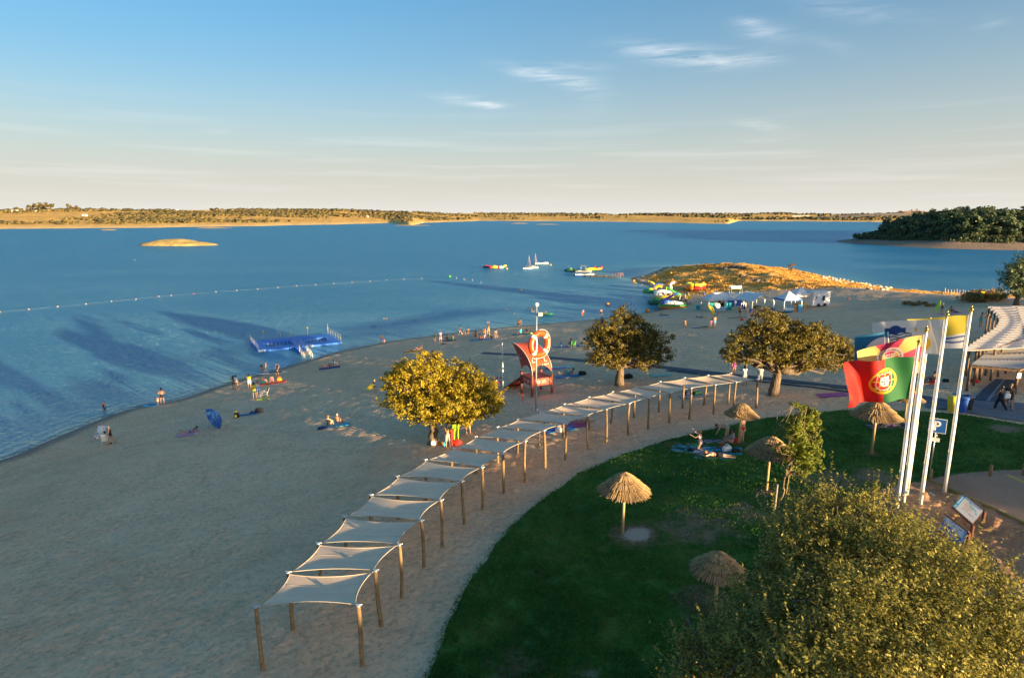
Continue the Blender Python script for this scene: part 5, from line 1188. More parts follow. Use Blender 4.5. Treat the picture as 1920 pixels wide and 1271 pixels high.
# towels ------------------------------------------------------------
def towel(u, v, L, Wd, ang, cols, label, name='beach_towel', cat='towel', at=None, pattern='stripe', lift=.0):
    p = ground(u, v) if at is None else at; nx, ny = 24, 14; U, V_ = np.meshgrid(np.linspace(0, 1, nx), np.linspace(0, 1, ny)); a = R(ang); r = np.random.default_rng(int(u*7+v))
    X = (U-.5)*L; Y = (V_-.5)*Wd*(1+.06*np.sin(U*5+u)); Xr = X*math.cos(a)-Y*math.sin(a); Yr = X*math.sin(a)+Y*math.cos(a)
    Z = hterr(p.x+Xr, p.y+Yr)-p.z+.045+lift+.018*np.abs(np.sin(U*9+V_*5+u))*np.abs(np.sin(V_*7+v))
    C = [np.array(CC[c] if isinstance(c, str) else c) for c in cols]
    if pattern == 'stripe': k = (np.floor(V_*6).astype(int)) % len(C)
    elif pattern == 'spots': k = (vnoise(U*9, V_*5, int(u)) > .62).astype(int) % len(C)
    else: k = (np.floor(U*7).astype(int)) % len(C)
    col = np.array(C)[k].reshape(-1, 3)
    top = np.stack([Xr, Yr, Z], -1).reshape(-1, 3); bot = top-np.array([0, 0, .02]); V = np.concatenate([top, bot]); F = gridfaces(nx, ny); n = nx*ny
    per = [i for i in range(nx)]+[i*nx+nx-1 for i in range(1, ny)]+[(ny-1)*nx+i for i in range(nx-2, -1, -1)]+[i*nx for i in range(ny-2, 0, -1)]
    Fr = np.array([[a_, per[(i+1) % len(per)], per[(i+1) % len(per)]+n, a_+n] for i, a_ in enumerate(per)])
    me = fastmesh(name, V, np.concatenate([F, Fr[:, ::-1]]), [attr_mat('towel_cloth', .95, 0, .01)], True, col=np.concatenate([col, col]))
    o = link(name, me, loc=p); return tag(o, label, cat)
def bag(u, v, c, label, sx=.45, sy=.28, sz=.3, c2=None, name='beach_bag', at=None, rz=0, handles=True):
    p = ground(u, v) if at is None else at; t = thing(name, label, 'bag', p, R(rz)); r = np.random.default_rng(int(u+v*3)); rings = []
    for k in range(7):
        q = k/6; w = (1-.25*abs(q-.35))*(1 if q < .9 else .72); rings.append([(math.copysign(abs(math.cos(a))**.6, math.cos(a))*sx/2*w*(1+.05*r.normal()), math.copysign(abs(math.sin(a))**.6, math.sin(a))*sy/2*w, q*sz*(1+.03*r.normal())) for a in [i*math.pi/8 for i in range(16)]])
    MB().loft(rings).build('bag_body', cloth(c), t)
    if handles:
        h = MB()
        for sgn in (-1, 1): h.tube([(-sx*.22, sgn*sy*.25, sz*.9), (-sx*.15, sgn*sy*.3, sz*1.3), (sx*.15, sgn*sy*.3, sz*1.3), (sx*.22, sgn*sy*.25, sz*.9)], .014, 6)
        h.build('handle', cloth(c2 or c), t)
    if c2: MB().box((0, -sy*.5, sz*.4), (sx*.4, .04, sz*.4)).build('pocket', cloth(c2), t)
    return t
def heap(u, v, c, label, s=.4, name='folded_clothes', cat='clothes', at=None):
    """soft crumpled cloth"""
    p = ground(u, v) if at is None else at; r = np.random.default_rng(int(u*3+v)); rings = []
    for k in range(5):
        q = k/4; rings.append([(math.cos(i*math.pi/9)*s/2*(1-q**2*.85)*(1+.18*r.normal()), math.sin(i*math.pi/9)*s*.4*(1-q**2*.85)*(1+.18*r.normal()), q*s*.35+.02*r.normal()) for i in range(18)])
    o = MB().loft(rings).build(name, cloth(c), loc=p); return tag(o, label, cat)
# ---- lower left shore
person('onehip', 209, 833, 110, [('swimsuit','black')], 'woman in black swimsuit standing with one hand on her hip beside the white beach chairs', .97, hair='grey')
person('phone', 196, 768, 150, [('swimsuit','black')], 'dark-haired bather in black standing waist deep, hand raised to the head', .97, z='water', sink=.78)
person('hips', 305, 757, 5, [('trunks','black')], 'man in dark red and black shorts with hands on hips at the water edge', 1.04)
person('stand', 297, 760, 60, [('briefs','white')], 'toddler standing at the water edge beside the man in shorts', .58, child=True)
person('elbows', 357, 812, -75, [('bikini','blue')], 'dark-haired sunbather in blue lying face down beside the dotted parasol', 1.0, hk='longhair')
towel(353, 814, 1.9, .8, 8, ['lilac','rose'], 'lilac towel under the sunbather by the dotted parasol')
person('stand', 444, 731, 8, [('tank','white'),('trunks','brown')], 'man in white tank top seen from behind at the water edge', 1.02, skin='brown')
person('reach', 439, 730, 60, [('bikini','orange')], 'woman in orange bikini beside the man in the white tank top', .95, skin='brown', hk='longhair')
person('stand', 468, 727, 20, [('shirt','yellow'),('wrap','white')], 'person in white skirt and yellow top at the shore near the red towel', .95)
person('stand', 478, 748, 20, [('shirt','yellow'),('trunks','dgreen')], 'man in pale yellow shirt and dark shorts, nearest of the standing group', 1.05, skin='brown')
person('reach', 485, 742, 40, [('shirt','white'),('wrap','blue')], 'woman in white shirt and blue wrap beside the man in yellow', .98, hk='longhair', hair='red')
person('bend', 491, 697, 20, [('briefs','black')], 'bather bending over in the shallows beside the paddle board', .95, z='water', sink=.1)
person('walk', 499, 702, -50, [('trunks','dgreen')], 'bather in green shorts stepping out of the shallows', 1.0)
person('arms_up', 521, 710, 10, [('bikini','black')], 'girl in black bikini holding her hair beside the red towel', .92, hk='longhair')
person('sit', 493, 719, -60, [('trunks','teal')], 'sunbather in teal sitting at the left end of the long red towel', .95)
person('sitlean', 510, 716, 20, [('bikini','pink')], 'sunbather leaning back on the middle of the long red towel', .95)
towel(507, 719, 3.6, .9, 12, ['red','orange'], 'long red towel spread near the water edge')
bag(524, 714, 'orange', 'bright orange bag on the right end of the long red towel', .6, .4, .4)
towel(494, 748, 1.3, .45, 8, ['lime'], 'lime green foam mat lying at the feet of the group in yellow and white')
bag(486, 746, 'white', 'white bag on the lime green mat', .35, .3, .3)
person('elbows', 611, 689, -100, [('bikini','pink')], 'sunbather lying at the left end of the navy towel', .95)
person('elbows', 618, 688, -60, [('trunks','navy')], 'dark-haired sunbather lying in the middle of the navy towel', 1.0)
person('sitlean', 627, 686, -20, [('shirt','white')], 'person in white shirt sitting at the right end of the navy towel', .9, hair='brown')
towel(618, 690, 2.6, 1.2, 15, ['navy','blue'], 'navy towel with three people on the upper beach')
bag(444, 783, 'black', 'black rucksack with a yellow patch at the left end of the blue gear', .45, .35, .5, 'yellow', name='rucksack')
towel(462, 778, 2.0, .7, 16, ['sky','navy','blue'], 'blue patterned towel heaped between the two black bags')
heap(473, 774, 'navy', 'navy clothes on the blue towel beside the black bag', .5)
bag(486, 773, 'black', 'plain black bag at the right end of the blue gear', .8, .4, .4, handles=False)
person('sit', 617, 800, -10, [('swimsuit','black')], 'fair-haired person in black sitting with back to the camera on the navy towel', 1.0, skin='fair', hair='red')
person('sit', 634, 796, -15, [('briefs','navy')], 'bare-backed person with grey hair sitting on the teal towel', .98, skin='tan', hair='grey')
towel(617, 801, 1.8, .8, 12, ['navy'], 'navy towel under the fair-haired seated person')
towel(634, 798, 1.9, .8, 14, ['cyan','sky'], 'teal towel under the grey-haired seated person')
person('walk', 703, 736, 150, [('shirt','navy'),('trunks','navy')], 'child in navy shirt walking with a small yellow board under the arm', .80, hair='fair', child=True)
# ---- middle shore
person('stand', 716, 643, 20, [('trunks','blue')], 'man in blue shorts wading knee deep with a child', 1.03, z='water', sink=.35, skin='brown')
person('stand', 721, 643, 60, [('bikini','pink')], 'small child in pink wading beside the man in blue shorts', .6, z='water', sink=.3, child=True)
for (u, v, f, lab) in [(703,612,80,'left one of two swimmers side by side left of the wading man'),(709,613,80,'right one of two swimmers side by side left of the wading man'),(725,598,100,'pale-capped leading swimmer ahead of the dark ripple'),(730,598,100,'red-haired swimmer close behind the pale-capped one'),(783,602,60,'lone swimmer at the tail of the dark ripple'),(952,581,20,'lone swimmer with reddish hair far from the others'),(969,589,90,'swimmer left of the pole top, low in the water'),(1012,582,80,'swimmer behind the globe of the tall pole')]:
    person('swim', u, v, f, [], lab, 1.0, z='water', sink=.32, hair='red' if 'red' in lab else ('fair' if 'pale' in lab else 'dark'))
person('stand', 816, 640, 150, [('shirt','green'),('trunks','dgreen')], 'child in green shirt standing left of the person in pink', .75, child=True, hair='brown')
person('stand', 826, 642, 5, [('dress','rose')], 'person wrapped in a pale pink gown with white hair at the shore', 1.05, hair='grey', skin='brown')
person('sitlean', 838, 638, 20, [('bikini','black')], 'dark sunbather sitting left of the green bag', .98, skin='brown')
heap(843, 637, 'green', 'green cloth heap between two sitting sunbathers', .5)
person('sit', 849, 638, 15, [('bikini','green')], 'sunbather sitting right of the green heap', .9)
towel(842, 639, 2.3, 1.0, 5, ['navy','purple'], 'dark towel under the pair with the green heap')
bag(833, 646, 'black', 'black bag lying alone on the sand in front of the pair', .8, .35, .22, handles=False)
person('prone', 772, 659, -80, [('briefs','black')], 'sunbather stretched out on the yellow-edged mat above the golden tree', 1.0, skin='brown')
person('recline', 786, 657, 120, [('bikini','brown')], 'person propped up at the right end of the yellow-edged mat', 1.0, skin='brown')
towel(778, 660, 3.0, 1.0, 6, ['yellow','black'], 'dark mat with yellow edges above the golden tree', pattern='stripe')
person('walk', 863, 628, 100, [('briefs','orange')], 'sunlit orange-lit bather walking along the water edge', 1.0, skin='fair')
person('bend', 873, 627, 60, [('briefs','navy')], 'child bending down at the water edge', .7, child=True)
person('stand', 878, 627, 0, [('trunks','dgreen')], 'small child standing at the water edge right of the bending one', .68, child=True)
person('sit', 892, 633, 0, [('trunks','brown')], 'bather sitting at the left of the big group', 1.05, skin='brown')
person('sitlean', 901, 637, -30, [('trunks','red')], 'bather in red shorts sitting in front of the big group', 1.0)
person('sit', 908, 636, 40, [('shirt','lilac')], 'person in lilac shirt sitting in the big group', .9)
person('stoop', 909, 630, 170, [('trunks','orange')], 'sunlit bather stooping behind the big group', 1.0, skin='fair')
person('arms_up', 916, 627, 10, [('bikini','orange')], 'tall sunlit bather with a pale hat standing behind the big group', 1.08, skin='fair', hk='cap', hair='rose')
person('sit', 917, 631, 0, [('shirt','lime')], 'child in lime shirt in the middle of the big group', .7, child=True)
person('elbows', 923, 634, 90, [('swimsuit','black')], 'dark sunbather lying at the right of the big group', 1.0, skin='brown')
person('stoop', 930, 635, 175, [('tank','white'),('trunks','orange')], 'sunlit person with white top leaning forward at the right of the big group', 1.05, skin='fair')
towel(896, 638, 2.4, 1.6, 5, ['teal','blue'], 'teal towel at the left of the big group')
towel(912, 636, 2.6, 1.4, 3, ['navy','sky'], 'blue towel in the middle of the big group')
towel(925, 636, 2.6, 1.0, -4, ['sky','white'], 'pale blue towel at the right of the big group')
person('stoop', 972, 612, 0, [('trunks','black')], 'left one of the pair wading beside the tall pole', 1.0, z='water', sink=.4, skin='brown')
person('stand', 976, 611, 0, [('trunks','brown')], 'right one of the pair wading beside the tall pole', 1.05, z='water', sink=.4, skin='brown')
person('sit', 976, 626, 60, [('cape','cyan')], 'person wrapped in a bright cyan towel sitting left of the tall pole', 1.0)
person('sit', 989, 625, 10, [('shirt','black')], 'dark-clad person sitting beside the one in the cyan towel', 1.05)
towel(979, 627, 3.0, 1.2, 4, ['black','teal'], 'dark towel under the person in cyan')
heap(996, 626, 'lime', 'lime green float beside the dark-clad sitter', .6)
person('stand', 1093, 592, 170, [('trunks','red')], 'man in red shorts wading knee deep right of the tall pole', 1.05, z='water', sink=.5, skin='fair')
person('stand', 1127, 592, 10, [('trunks','black')], 'dark bather at the shore just left of the rounded tree', 1.0, z='water', sink=.2)
person('sit', 1052, 650, 20, [('shirt','sky')], 'child in pale blue sitting left of the green chair', .62, child=True)
person('sit', 1070, 650, 10, [('swimsuit','black')], 'dark-haired person sitting behind the green chair', 1.1, hk='longhair')
towel(1052, 651, 2.2, .9, 3, ['blue','purple'], 'blue towel under the child in pale blue')
heap(1078, 649, 'red', 'small red cloth beside the green chair', .35)
heap(1085, 649, 'blue', 'blue cloth heap right of the green chair', .6)
towel(1042, 691, 2.2, 1.0, -8, ['pink','purple'], 'bright pink towel right of the lifeguard tower')
towel(1056, 689, 2.3, 1.0, -5, ['mint','white'], 'mint striped towel next to the bright pink one')
person('recline', 1066, 704, 70, [('trunks','teal')], 'tanned man propped on his elbows on a blue towel, knees raised', 1.05, skin='tan')
towel(1064, 706, 2.4, 1.0, -2, ['blue','sky'], 'blue towel under the tanned man')
bag(1092, 703, 'black', 'black bag at the foot of the rounded tree left side', .8, .4, .4, handles=False)
towel(1240, 704, 1.9, .9, -4, ['mint'], 'mint green towel lying alone right of the rounded tree')
bag(1178, 709, 'black', 'dark bags behind the trunk of the rounded tree', .9, .4, .4)
# ---- far beach by the tents
person('elbows', 1243, 593, 80, [('bikini','navy')], 'sunbather lying on a white towel near the paddle boats', 1.05)
person('prone', 1247, 592, 80, [('trunks','black')], 'second sunbather on the white towel near the paddle boats', 1.05)
towel(1244, 594, 4.0, 1.3, 2, ['white'], 'white towel near the paddle boats')
person('walk', 1284, 616, 20, [('briefs','brown')], 'child walking alone on the open sand', .9, child=True, skin='brown')
person('prone', 1313, 596, 85, [('trunks','blue')], 'sunbather lying beside the yellow parasol', 1.0)
person('stand', 1333, 616, 20, [('swimsuit','purple')], 'child in purple, left one of the three standing by the towels', .85, child=True)
person('stand', 1335.5, 615, 160, [('trunks','navy')], 'middle one of the three standing by the towels', .92, skin='brown')
person('stand', 1339.5, 615, 20, [('trunks','sky')], 'tall man in pale blue shorts, right one of the three by the towels', 1.15, skin='tan')
towel(1314, 615, 2.6, .9, 2, ['blue'], 'blue towel with toys left of the three standing people')
towel(1326, 615, 2.4, .9, 2, ['yellow'], 'yellow towel next to the three standing people')
heap(1318, 614, 'red', 'red cloth on the blue towel by the three people', .5); heap(1324, 613, 'dgreen', 'dark green bag on the yellow towel', .5)
person('stand', 1387, 594, 10, [('shirt','black'),('trunks','black')], 'person in black standing in front of the arched tent', 1.15)
towel(1381, 596, 3.2, .9, 2, ['brown'], 'brown mat in front of the person in black')
person('stand', 1401, 593, 60, [('bikini','orange')], 'bather walking in front of the arched tent with the board', 1.0, skin='fair', hk='longhair')
person('stand', 1409, 601, 10, [('trunks','black')], 'man in black shorts above the dark oak tree', 1.08)
person('hips', 1416, 601, 10, [('shirt','black'),('trunks','black')], 'person in black with hand on hip above the dark oak tree', 1.08, skin='brown')
bag(1391, 601, 'red', 'small red bag on the sand near the dark oak top', .5, .4, .35)
person('stand', 1319, 561, 150, [('shirt','blue')], 'person in blue standing behind the left tent', 1.1)
# ---- right beach
person('stand', 1766, 586, 80, [('trunks','black')], 'boy holding a green bodyboard upright', 1.0)
person('sitlean', 1784, 586, -60, [('trunks','black')], 'sunbather sitting on the pink towel near the green bodyboard', 1.1)
heap(1793, 586, 'dgreen', 'dark green bag on the pink towel near the bodyboard', .7)
towel(1783, 588, 3.6, .9, 0, ['pink'], 'pink towel near the green bodyboard')
person('stand', 1838, 613, 10, [('trunks','teal')], 'bather in teal shorts left of the slatted pergola', 1.1)
person('stoop', 1856, 608, 60, [('trunks','teal')], 'bather in teal shorts stooping at the corner posts of the pergola', 1.05)
person('elbows', 1741, 722, -80, [('swimsuit','red')], 'sunbather in red lying between the flagpoles and the canopy', 1.05)
person('sit', 1748, 718, 30, [('trunks','navy')], 'dark-haired sunbather beside the one in red', .95)
towel(1745, 724, 2.4, 1.2, -5, ['mint','rose','orange'], 'striped pastel towel under the sunbather in red')
heap(1826, 716, 'red', 'dark red cushion under the fabric canopy', .8)
bag(1773, 716, 'black', 'black bag right of the sunbather in red', .5, .3, .25, handles=False)
towel(1560, 741, 2.0, 1.0, -5, ['purple','pink'], 'purple towel on the sand left of the red and green flag')
# ---- under the trees and sails
person('reach', 840, 838, 20, [('bikini','orange'),('wrap','beige')], 'long-haired woman in orange top standing by the trunk of the golden oak', .97, hk='longhair')
person('stand', 846, 836, 60, [('longdress','red')], 'child wrapped in a red and blue towel beside the long-haired woman', .80, child=True)
person('stand', 855, 826, 10, [('cape','lime'),('longdress','lime')], 'person holding a lime towel around the body under the golden oak', 1.0, hair='fair')
person('stand', 878, 812, 10, [('briefs','brown')], 'sunlit bather half hidden by the leaves of the golden oak', 1.02, skin='fair')
bag(814, 834, 'white', 'white bag at the foot of the golden oak', .5, .35, .35)
heap(824, 833, 'orange', 'orange cloth at the foot of the golden oak', .6); heap(856, 832, 'red', 'red cloth on the sand under the golden oak', .9)
bag(833, 836, 'cyan', 'small blue beach bucket by the long-haired woman', .22, .22, .26, name='bucket')
person('stand', 1375, 706, 10, [('swimsuit','purple')], 'woman in dark swimsuit at the end of the shade sails, left one of three', 1.0, hair='brown')
person('reach', 1395, 722, 20, [('dress','white')], 'woman in white dress with long hair by the dark oak', 1.0, hk='longhair', hair='brown')
person('stand', 1424, 722, -20, [('dress','white')], 'woman in pale dress just left of the trunk of the dark oak', 1.0, hk='longhair')
towel(1078, 797, 2.1, 1.1, -6, ['purple','pink'], 'purple towel under the middle shade sails')
person('supine', 1090, 795, -95, [('bikini','purple')], 'person lying on the purple towel under the shade sails', 1.0)
towel(1048, 806, 2.4, 1.1, 10, ['sky','blue'], 'pale blue towel under the shade sails left of the purple one')
person('prone', 1040, 800, 80, [('trunks','brown')], 'sunbather lying on the pale blue towel under the shade sails', 1.0)
bag(1048, 810, 'white', 'white bag on the pale blue towel under the shade sails', .55, .35, .3)
bag(1293, 741, 'navy', 'navy bag under the far end of the shade sails', .8, .4, .35, handles=False); bag(1308, 741, 'dgreen', 'dark green bag under the far end of the shade sails', .7, .4, .35, handles=False)
towel(1300, 743, 2.4, 1.0, 0, ['navy','white'], 'navy towel under the far end of the shade sails')
# ---- lawn group under the parasol
towel(1293, 842, 2.3, 1.5, -25, ['mint','sky'], 'pale mint towel at the left of the lawn group')
towel(1352, 846, 2.4, 1.3, -18, ['cyan','blue'], 'bright blue speckled towel in the middle of the lawn group', pattern='spots')
towel(1338, 858, 2.2, .9, -22, ['green','sky','pink'], 'multicoloured towel under the man lying on the lawn')
towel(1336, 828, 1.9, .7, -15, ['rose','purple'], 'narrow mauve towel behind the lawn group')
person('prone', 1346, 857, 72, [('trunks','black')], 'man in black shorts lying face down on the lawn towels', 1.08, skin='fair', hair='red')
person('kneel', 1313, 843, 60, [('bikini','rose')], 'woman in pink kneeling and pulling up a green cloth', .98, skin='fair', hair='red')
heap(1305, 836, 'green', 'green cloth held up by the kneeling woman', .55); heap(1297, 846, 'black', 'dark clothes at the left of the lawn group', .6); heap(1306, 849, 'rose', 'pink cushion in front of the kneeling woman', .5)
person('bend', 1362, 826, 60, [('briefs','beige')], 'bare-backed person bending over beside the parasol pole', 1.0, skin='fair')
person('sit', 1371, 834, 60, [('shirt','grey')], 'person in grey sitting in the group beside the parasol pole', 1.0, skin='tan')
person('stand', 1390, 829, -150, [('briefs','red')], 'person standing right behind the parasol pole', 1.0, skin='fair', hair='red')
heap(1378, 828, 'red', 'red and white towel heap beside the parasol pole', .8); heap(1352, 838, 'red', 'red shorts on the grass beside the group', .4)
bag(1363, 846, 'white', 'white beach bag in front of the parasol pole', .6, .3, .35); bag(1380, 848, 'black', 'black bag at the foot of the parasol pole', .55, .3, .25, handles=False)
person('prone', 1669, 800, 100, [('bikini','purple')], 'sunbather lying on the pink towel behind the shaded parasol', 1.0, skin='fair')
towel(1662, 800, 2.2, 1.0, -6, ['pink','lilac'], 'pink towel behind the shaded parasol')
bag(1700, 799, 'navy', 'navy bag at the foot of the parasol behind the flagpoles', .6, .3, .3)
# ---- couple on the paved walk
person('walk', 1873, 769, 20, [('longdress','black')], 'woman in long black dress carrying a white shoulder bag', 1.02, hk='longhair')
person('walk', 1889, 767, -20, [('shirt','black'),('trunks','black')], 'man in black shirt and shorts walking beside the woman with the white bag', 1.06, hk='cap', hair='brown')
bp = ground(1877, 769); bag(1878, 769, 'white', 'white shoulder bag carried by the woman in black', .5, .18, .36, at=bp+Vector((.22, -.05, .85)), rz=10)
# ------------------------------------------------------------------ lifeguard tower
STEEL = M('galvanised', (.62, .66, .68), .35, .1, metal=.7)
RED_PAINT = M('tower_red', (.55, .045, .02), .5, .1, 3); BROWNRED = M('tower_brown', (.20, .045, .03), .7, .2, 4); ORANGE_CLOTH = M('canopy_red_lit', (.72, .10, .035), .6, .06, 3, trans=.12)  # canopy colour carries the sunlit orange of the red cloth
PW = M('print_white', (.80, .78, .74), .7, .03)
def scribble(mb, o, ex, ez, n, h, w, seed, gap=.35):
    """small separate printed marks in a row, as on a sign seen from afar"""
    r = np.random.default_rng(seed); x = 0
    nrm = Vector(ex).cross(Vector(ez)).normalized()*-.006
    for k in range(n):
        cw = w*r.uniform(.6, 1.1); ty = r.integers(4); p = Vector(o)+Vector(ex)*x
        def q(a, b, c, d): mb.add([p+Vector(ex)*a+Vector(ez)*b+nrm, p+Vector(ex)*c+Vector(ez)*b+nrm, p+Vector(ex)*c+Vector(ez)*d+nrm, p+Vector(ex)*a+Vector(ez)*d+nrm], [(0, 1, 2, 3)])
        q(0, 0, cw*.28, h)
        if ty != 1: q(cw*.28, h*.75, cw*.9, h)
        if ty in (0, 2): q(cw*.28, h*.38, cw*.8, h*.58)
        if ty in (0, 3): q(cw*.28, 0, cw*.9, h*.22)
        x += cw*(1+gap)
    return x
def tower():
    Fp = ground(997.7, 745); Lp = ground(972, 737); Rp = ground(1033, 738)
    e1 = (Rp-Fp); e2 = (Lp-Fp); e1.z = e2.z = 0
    # square up
    a = (e1.length+e2.length)/2; m = (e1.normalized()-e2.normalized()).normalized(); nrm = Vector((-m.y, m.x, 0)); nrm = nrm if nrm.y > 0 else -nrm
    e1 = (m+nrm).normalized()*a*.98; e2 = (-m+nrm).normalized()*a*.98
    o = thing('lifeguard_tower', 'red lifeguard tower with curved orange canopy and square deck', 'lifeguard tower', Fp)
    C = [Vector((0, 0, 0)), e1, e1+e2, e2]
    g = [gz(Fp.x+c.x, Fp.y+c.y)-Fp.z for c in C]; top = z_for(Fp, 705)-Fp.z; dk = top-.32
    for k, c in enumerate(C):
        MB().box((c.x, c.y, (top+g[k]-.3)/2+.0), (.17, .17, top-g[k]+.3), Rz(math.atan2(e1.y, e1.x))).build('leg', BROWNRED, o)
    rz = Rz(math.atan2(e1.y, e1.x)); n = 12; L = e1.length
    pm = MB().box((0, 0, 0), (L/n-.015, L, .05)).mesh('deck_plank', BROWNRED)
    for k in range(n):
        p = e1*((k+.5)/n)+e2*.5; q = link('deck_plank', pm, o, (p.x, p.y, dk)); q.rotation_euler = (0, 0, math.atan2(e1.y, e1.x))
    for (A, B, nm) in ((C[0], C[1], 'r'), (C[0], C[3], 'l'), (C[1], C[2], 'b'), (C[3], C[2], 'b')):
        mid = (A+B)/2; d = (B-A); q = MB().box((0, 0, 0), (d.length-.17, .04, .62), None).build('side_board', RED_PAINT, o, (mid.x, mid.y, dk-.33)); q.rotation_euler = (0, 0, math.atan2(d.y, d.x))
        if nm in 'rl':
            out = Vector((d.y, -d.x, 0)).normalized(); out = out if (out.dot(e1+e2) < 0) else -out
            pr = MB(); ex = d.normalized() if nm == 'r' else -d.normalized(); st = (A if nm == 'r' else B)+out*.03
            b0 = st+ex*.35+Vector((0, 0, dk-.42))
            # ring mark, block of text, swoosh
            cc = b0+ex*(.28 if nm == 'r' else 1.0)+Vector((0, 0, .12))
            pr.tube([cc+ex*math.cos(t*.5236)*.13+Vector((0, 0, math.sin(t*.5236)*.13))+out*.0 for t in range(12)], .03, 5, closed=True)
            for r_ in range(3): scribble(pr, b0+ex*(.62 if nm == 'r' else .2)+out*.012+Vector((0, 0, .19-r_*.1)), ex, (0, 0, 1), 6, .06, .065, 5+r_)
            e_ = b0+ex*1.25+out*.01; pr.tube([e_+Vector((0, 0, .18)), e_+ex*.2+Vector((0, 0, .25)), e_+ex*.3+Vector((0, 0, .08)), e_+ex*.5+Vector((0, 0, .02))], .022, 5)
            pr.build('printed_marks', PW, o)
    # ramp
    rt = e2+Vector((0, 0, dk-.05)); rdir = (e2-e1*.25).normalized(); foot = at = None
    Gf = ground(946, 727)-Fp; A = C[3]+e1*.12+Vector((0, 0, dk)); B = C[3]+e1*.75+Vector((0, 0, dk)); w = B-A; d = Vector((Gf.x, Gf.y, Gf.z+.05))-A
    m2 = MB()
    for k in range(14):
        t0, t1 = k/14, (k+.92)/14; P = [A+d*t0, B+d*t0, B+d*t1, A+d*t1]; m2.add([p for p in P]+[p-Vector((0, 0, .06)) for p in P], [(0, 1, 2, 3), (7, 6, 5, 4), (0, 4, 5, 1), (1, 5, 6, 2), (2, 6, 7, 3), (3, 7, 4, 0)])
    m2.build('ramp', BROWNRED, o)
    for s in (A, B): MB().tube([s-Vector((0, 0, .1)), s+d-Vector((0, 0, .1))], .07, 6).build('ramp_beam', BROWNRED, o)
    # canopy
    zt = z_for(Fp+e2*2, 641)-Fp.z; zb = top+.12; H_ = zt-zb
    def front(th): return e2*(2-2*math.sin(th))+Vector((0, 0, zb+H_*math.cos(th)))
    n1, n2 = 26, 18; V = []
    for i in range(n1+1):
        for j in range(n2+1):
            s = j/n2; arch = .26*4*s*(1-s); thm = math.pi/2-math.asin(min(.99, .62*4*s*(1-s)*.55)) if 0 < s < 1 else math.pi/2
            th = thm*i/n1; p = front(th)+e1*s; p += Vector((0, 0, -.22*4*s*(1-s)*math.cos(th)**2)); V.append(p)
    mb = MB().add(V, [(i*(n2+1)+j, i*(n2+1)+j+1, (i+1)*(n2+1)+j+1, (i+1)*(n2+1)+j) for i in range(n1) for j in range(n2)], True); mb.build('canopy', ORANGE_CLOTH, o)
    V = []
    for i in range(n1+1):
        th = math.pi/2*i/n1; a_ = front(th); t = i/n1; b_ = e2*(2-1.0*t**.8*1.0)+Vector((0, 0, zb+H_*(1-t)**1.15)); b_ += e2*(-.16*math.sin(math.pi*t))
        for j in range(n2+1):
            s = j/n2; p = a_.lerp(b_, s); p.z += .62*4*s*(1-s)*max(0, (t-.45)/.55)**2; V.append(p)
    MB().add(V, [(i*(n2+1)+j, i*(n2+1)+j+1, (i+1)*(n2+1)+j+1, (i+1)*(n2+1)+j) for i in range(n1) for j in range(n2)], True).build('side_wing', M('canopy_red_shaded', (.42, .05, .03), .6, .06, 3, trans=.1), o)  # wing is the canopy cloth with shade put into a darker red
    tr = MB(); tr.tube([front(math.pi/2*k/20) for k in range(21)], .025, 6); tr.tube([front(math.pi/2*k/20)+e1 for k in range(21)], .025, 6); tr.build('white_piping', PW, o)
    tx = MB(); ex = -e2.normalized(); out = Vector((e2.y, -e2.x, 0)).normalized(); out = out if out.dot(e1) < 0 else -out
    for r_, (nn, off) in enumerate(((9, .0), (13, -.12), (7, .12))): scribble(tx, e2*1.42+out*.02+ex*(-.15+off)+Vector((0, 0, zb+H_*.52-r_*.2)), ex, (0, 0, 1), nn, .11, .07, 20+r_)
    ex1 = e1.normalized(); up = Vector((0, 0, 1)); o1 = -e2.normalized()*.03
    for k, p in enumerate((.1, .7)):
        c = front(math.pi/2*.70)+e1*p+o1; tx.tube([c+Vector((0, 0, .3)), c, c+ex1*.3], .035, 5)
    scribble(tx, front(math.pi/2*.8)+ex1*1.15+o1, ex1, (0, 0, 1), 4, .16, .14, 31)
    tx.build('printed_marks', PW, o)
    for c, zz in ((C[0], zb), (e1, zb), (e2, zb)): MB().cyl((c.x, c.y, top-.02), (c.x, c.y, zz+.05), .035, .03, 8).build('canopy_strut', STEEL, o)
    c = C[2]; MB().cyl((c.x, c.y, top-.02), (c.x, c.y, zb+H_*.72), .035, .03, 8).build('canopy_strut', STEEL, o)
tower()
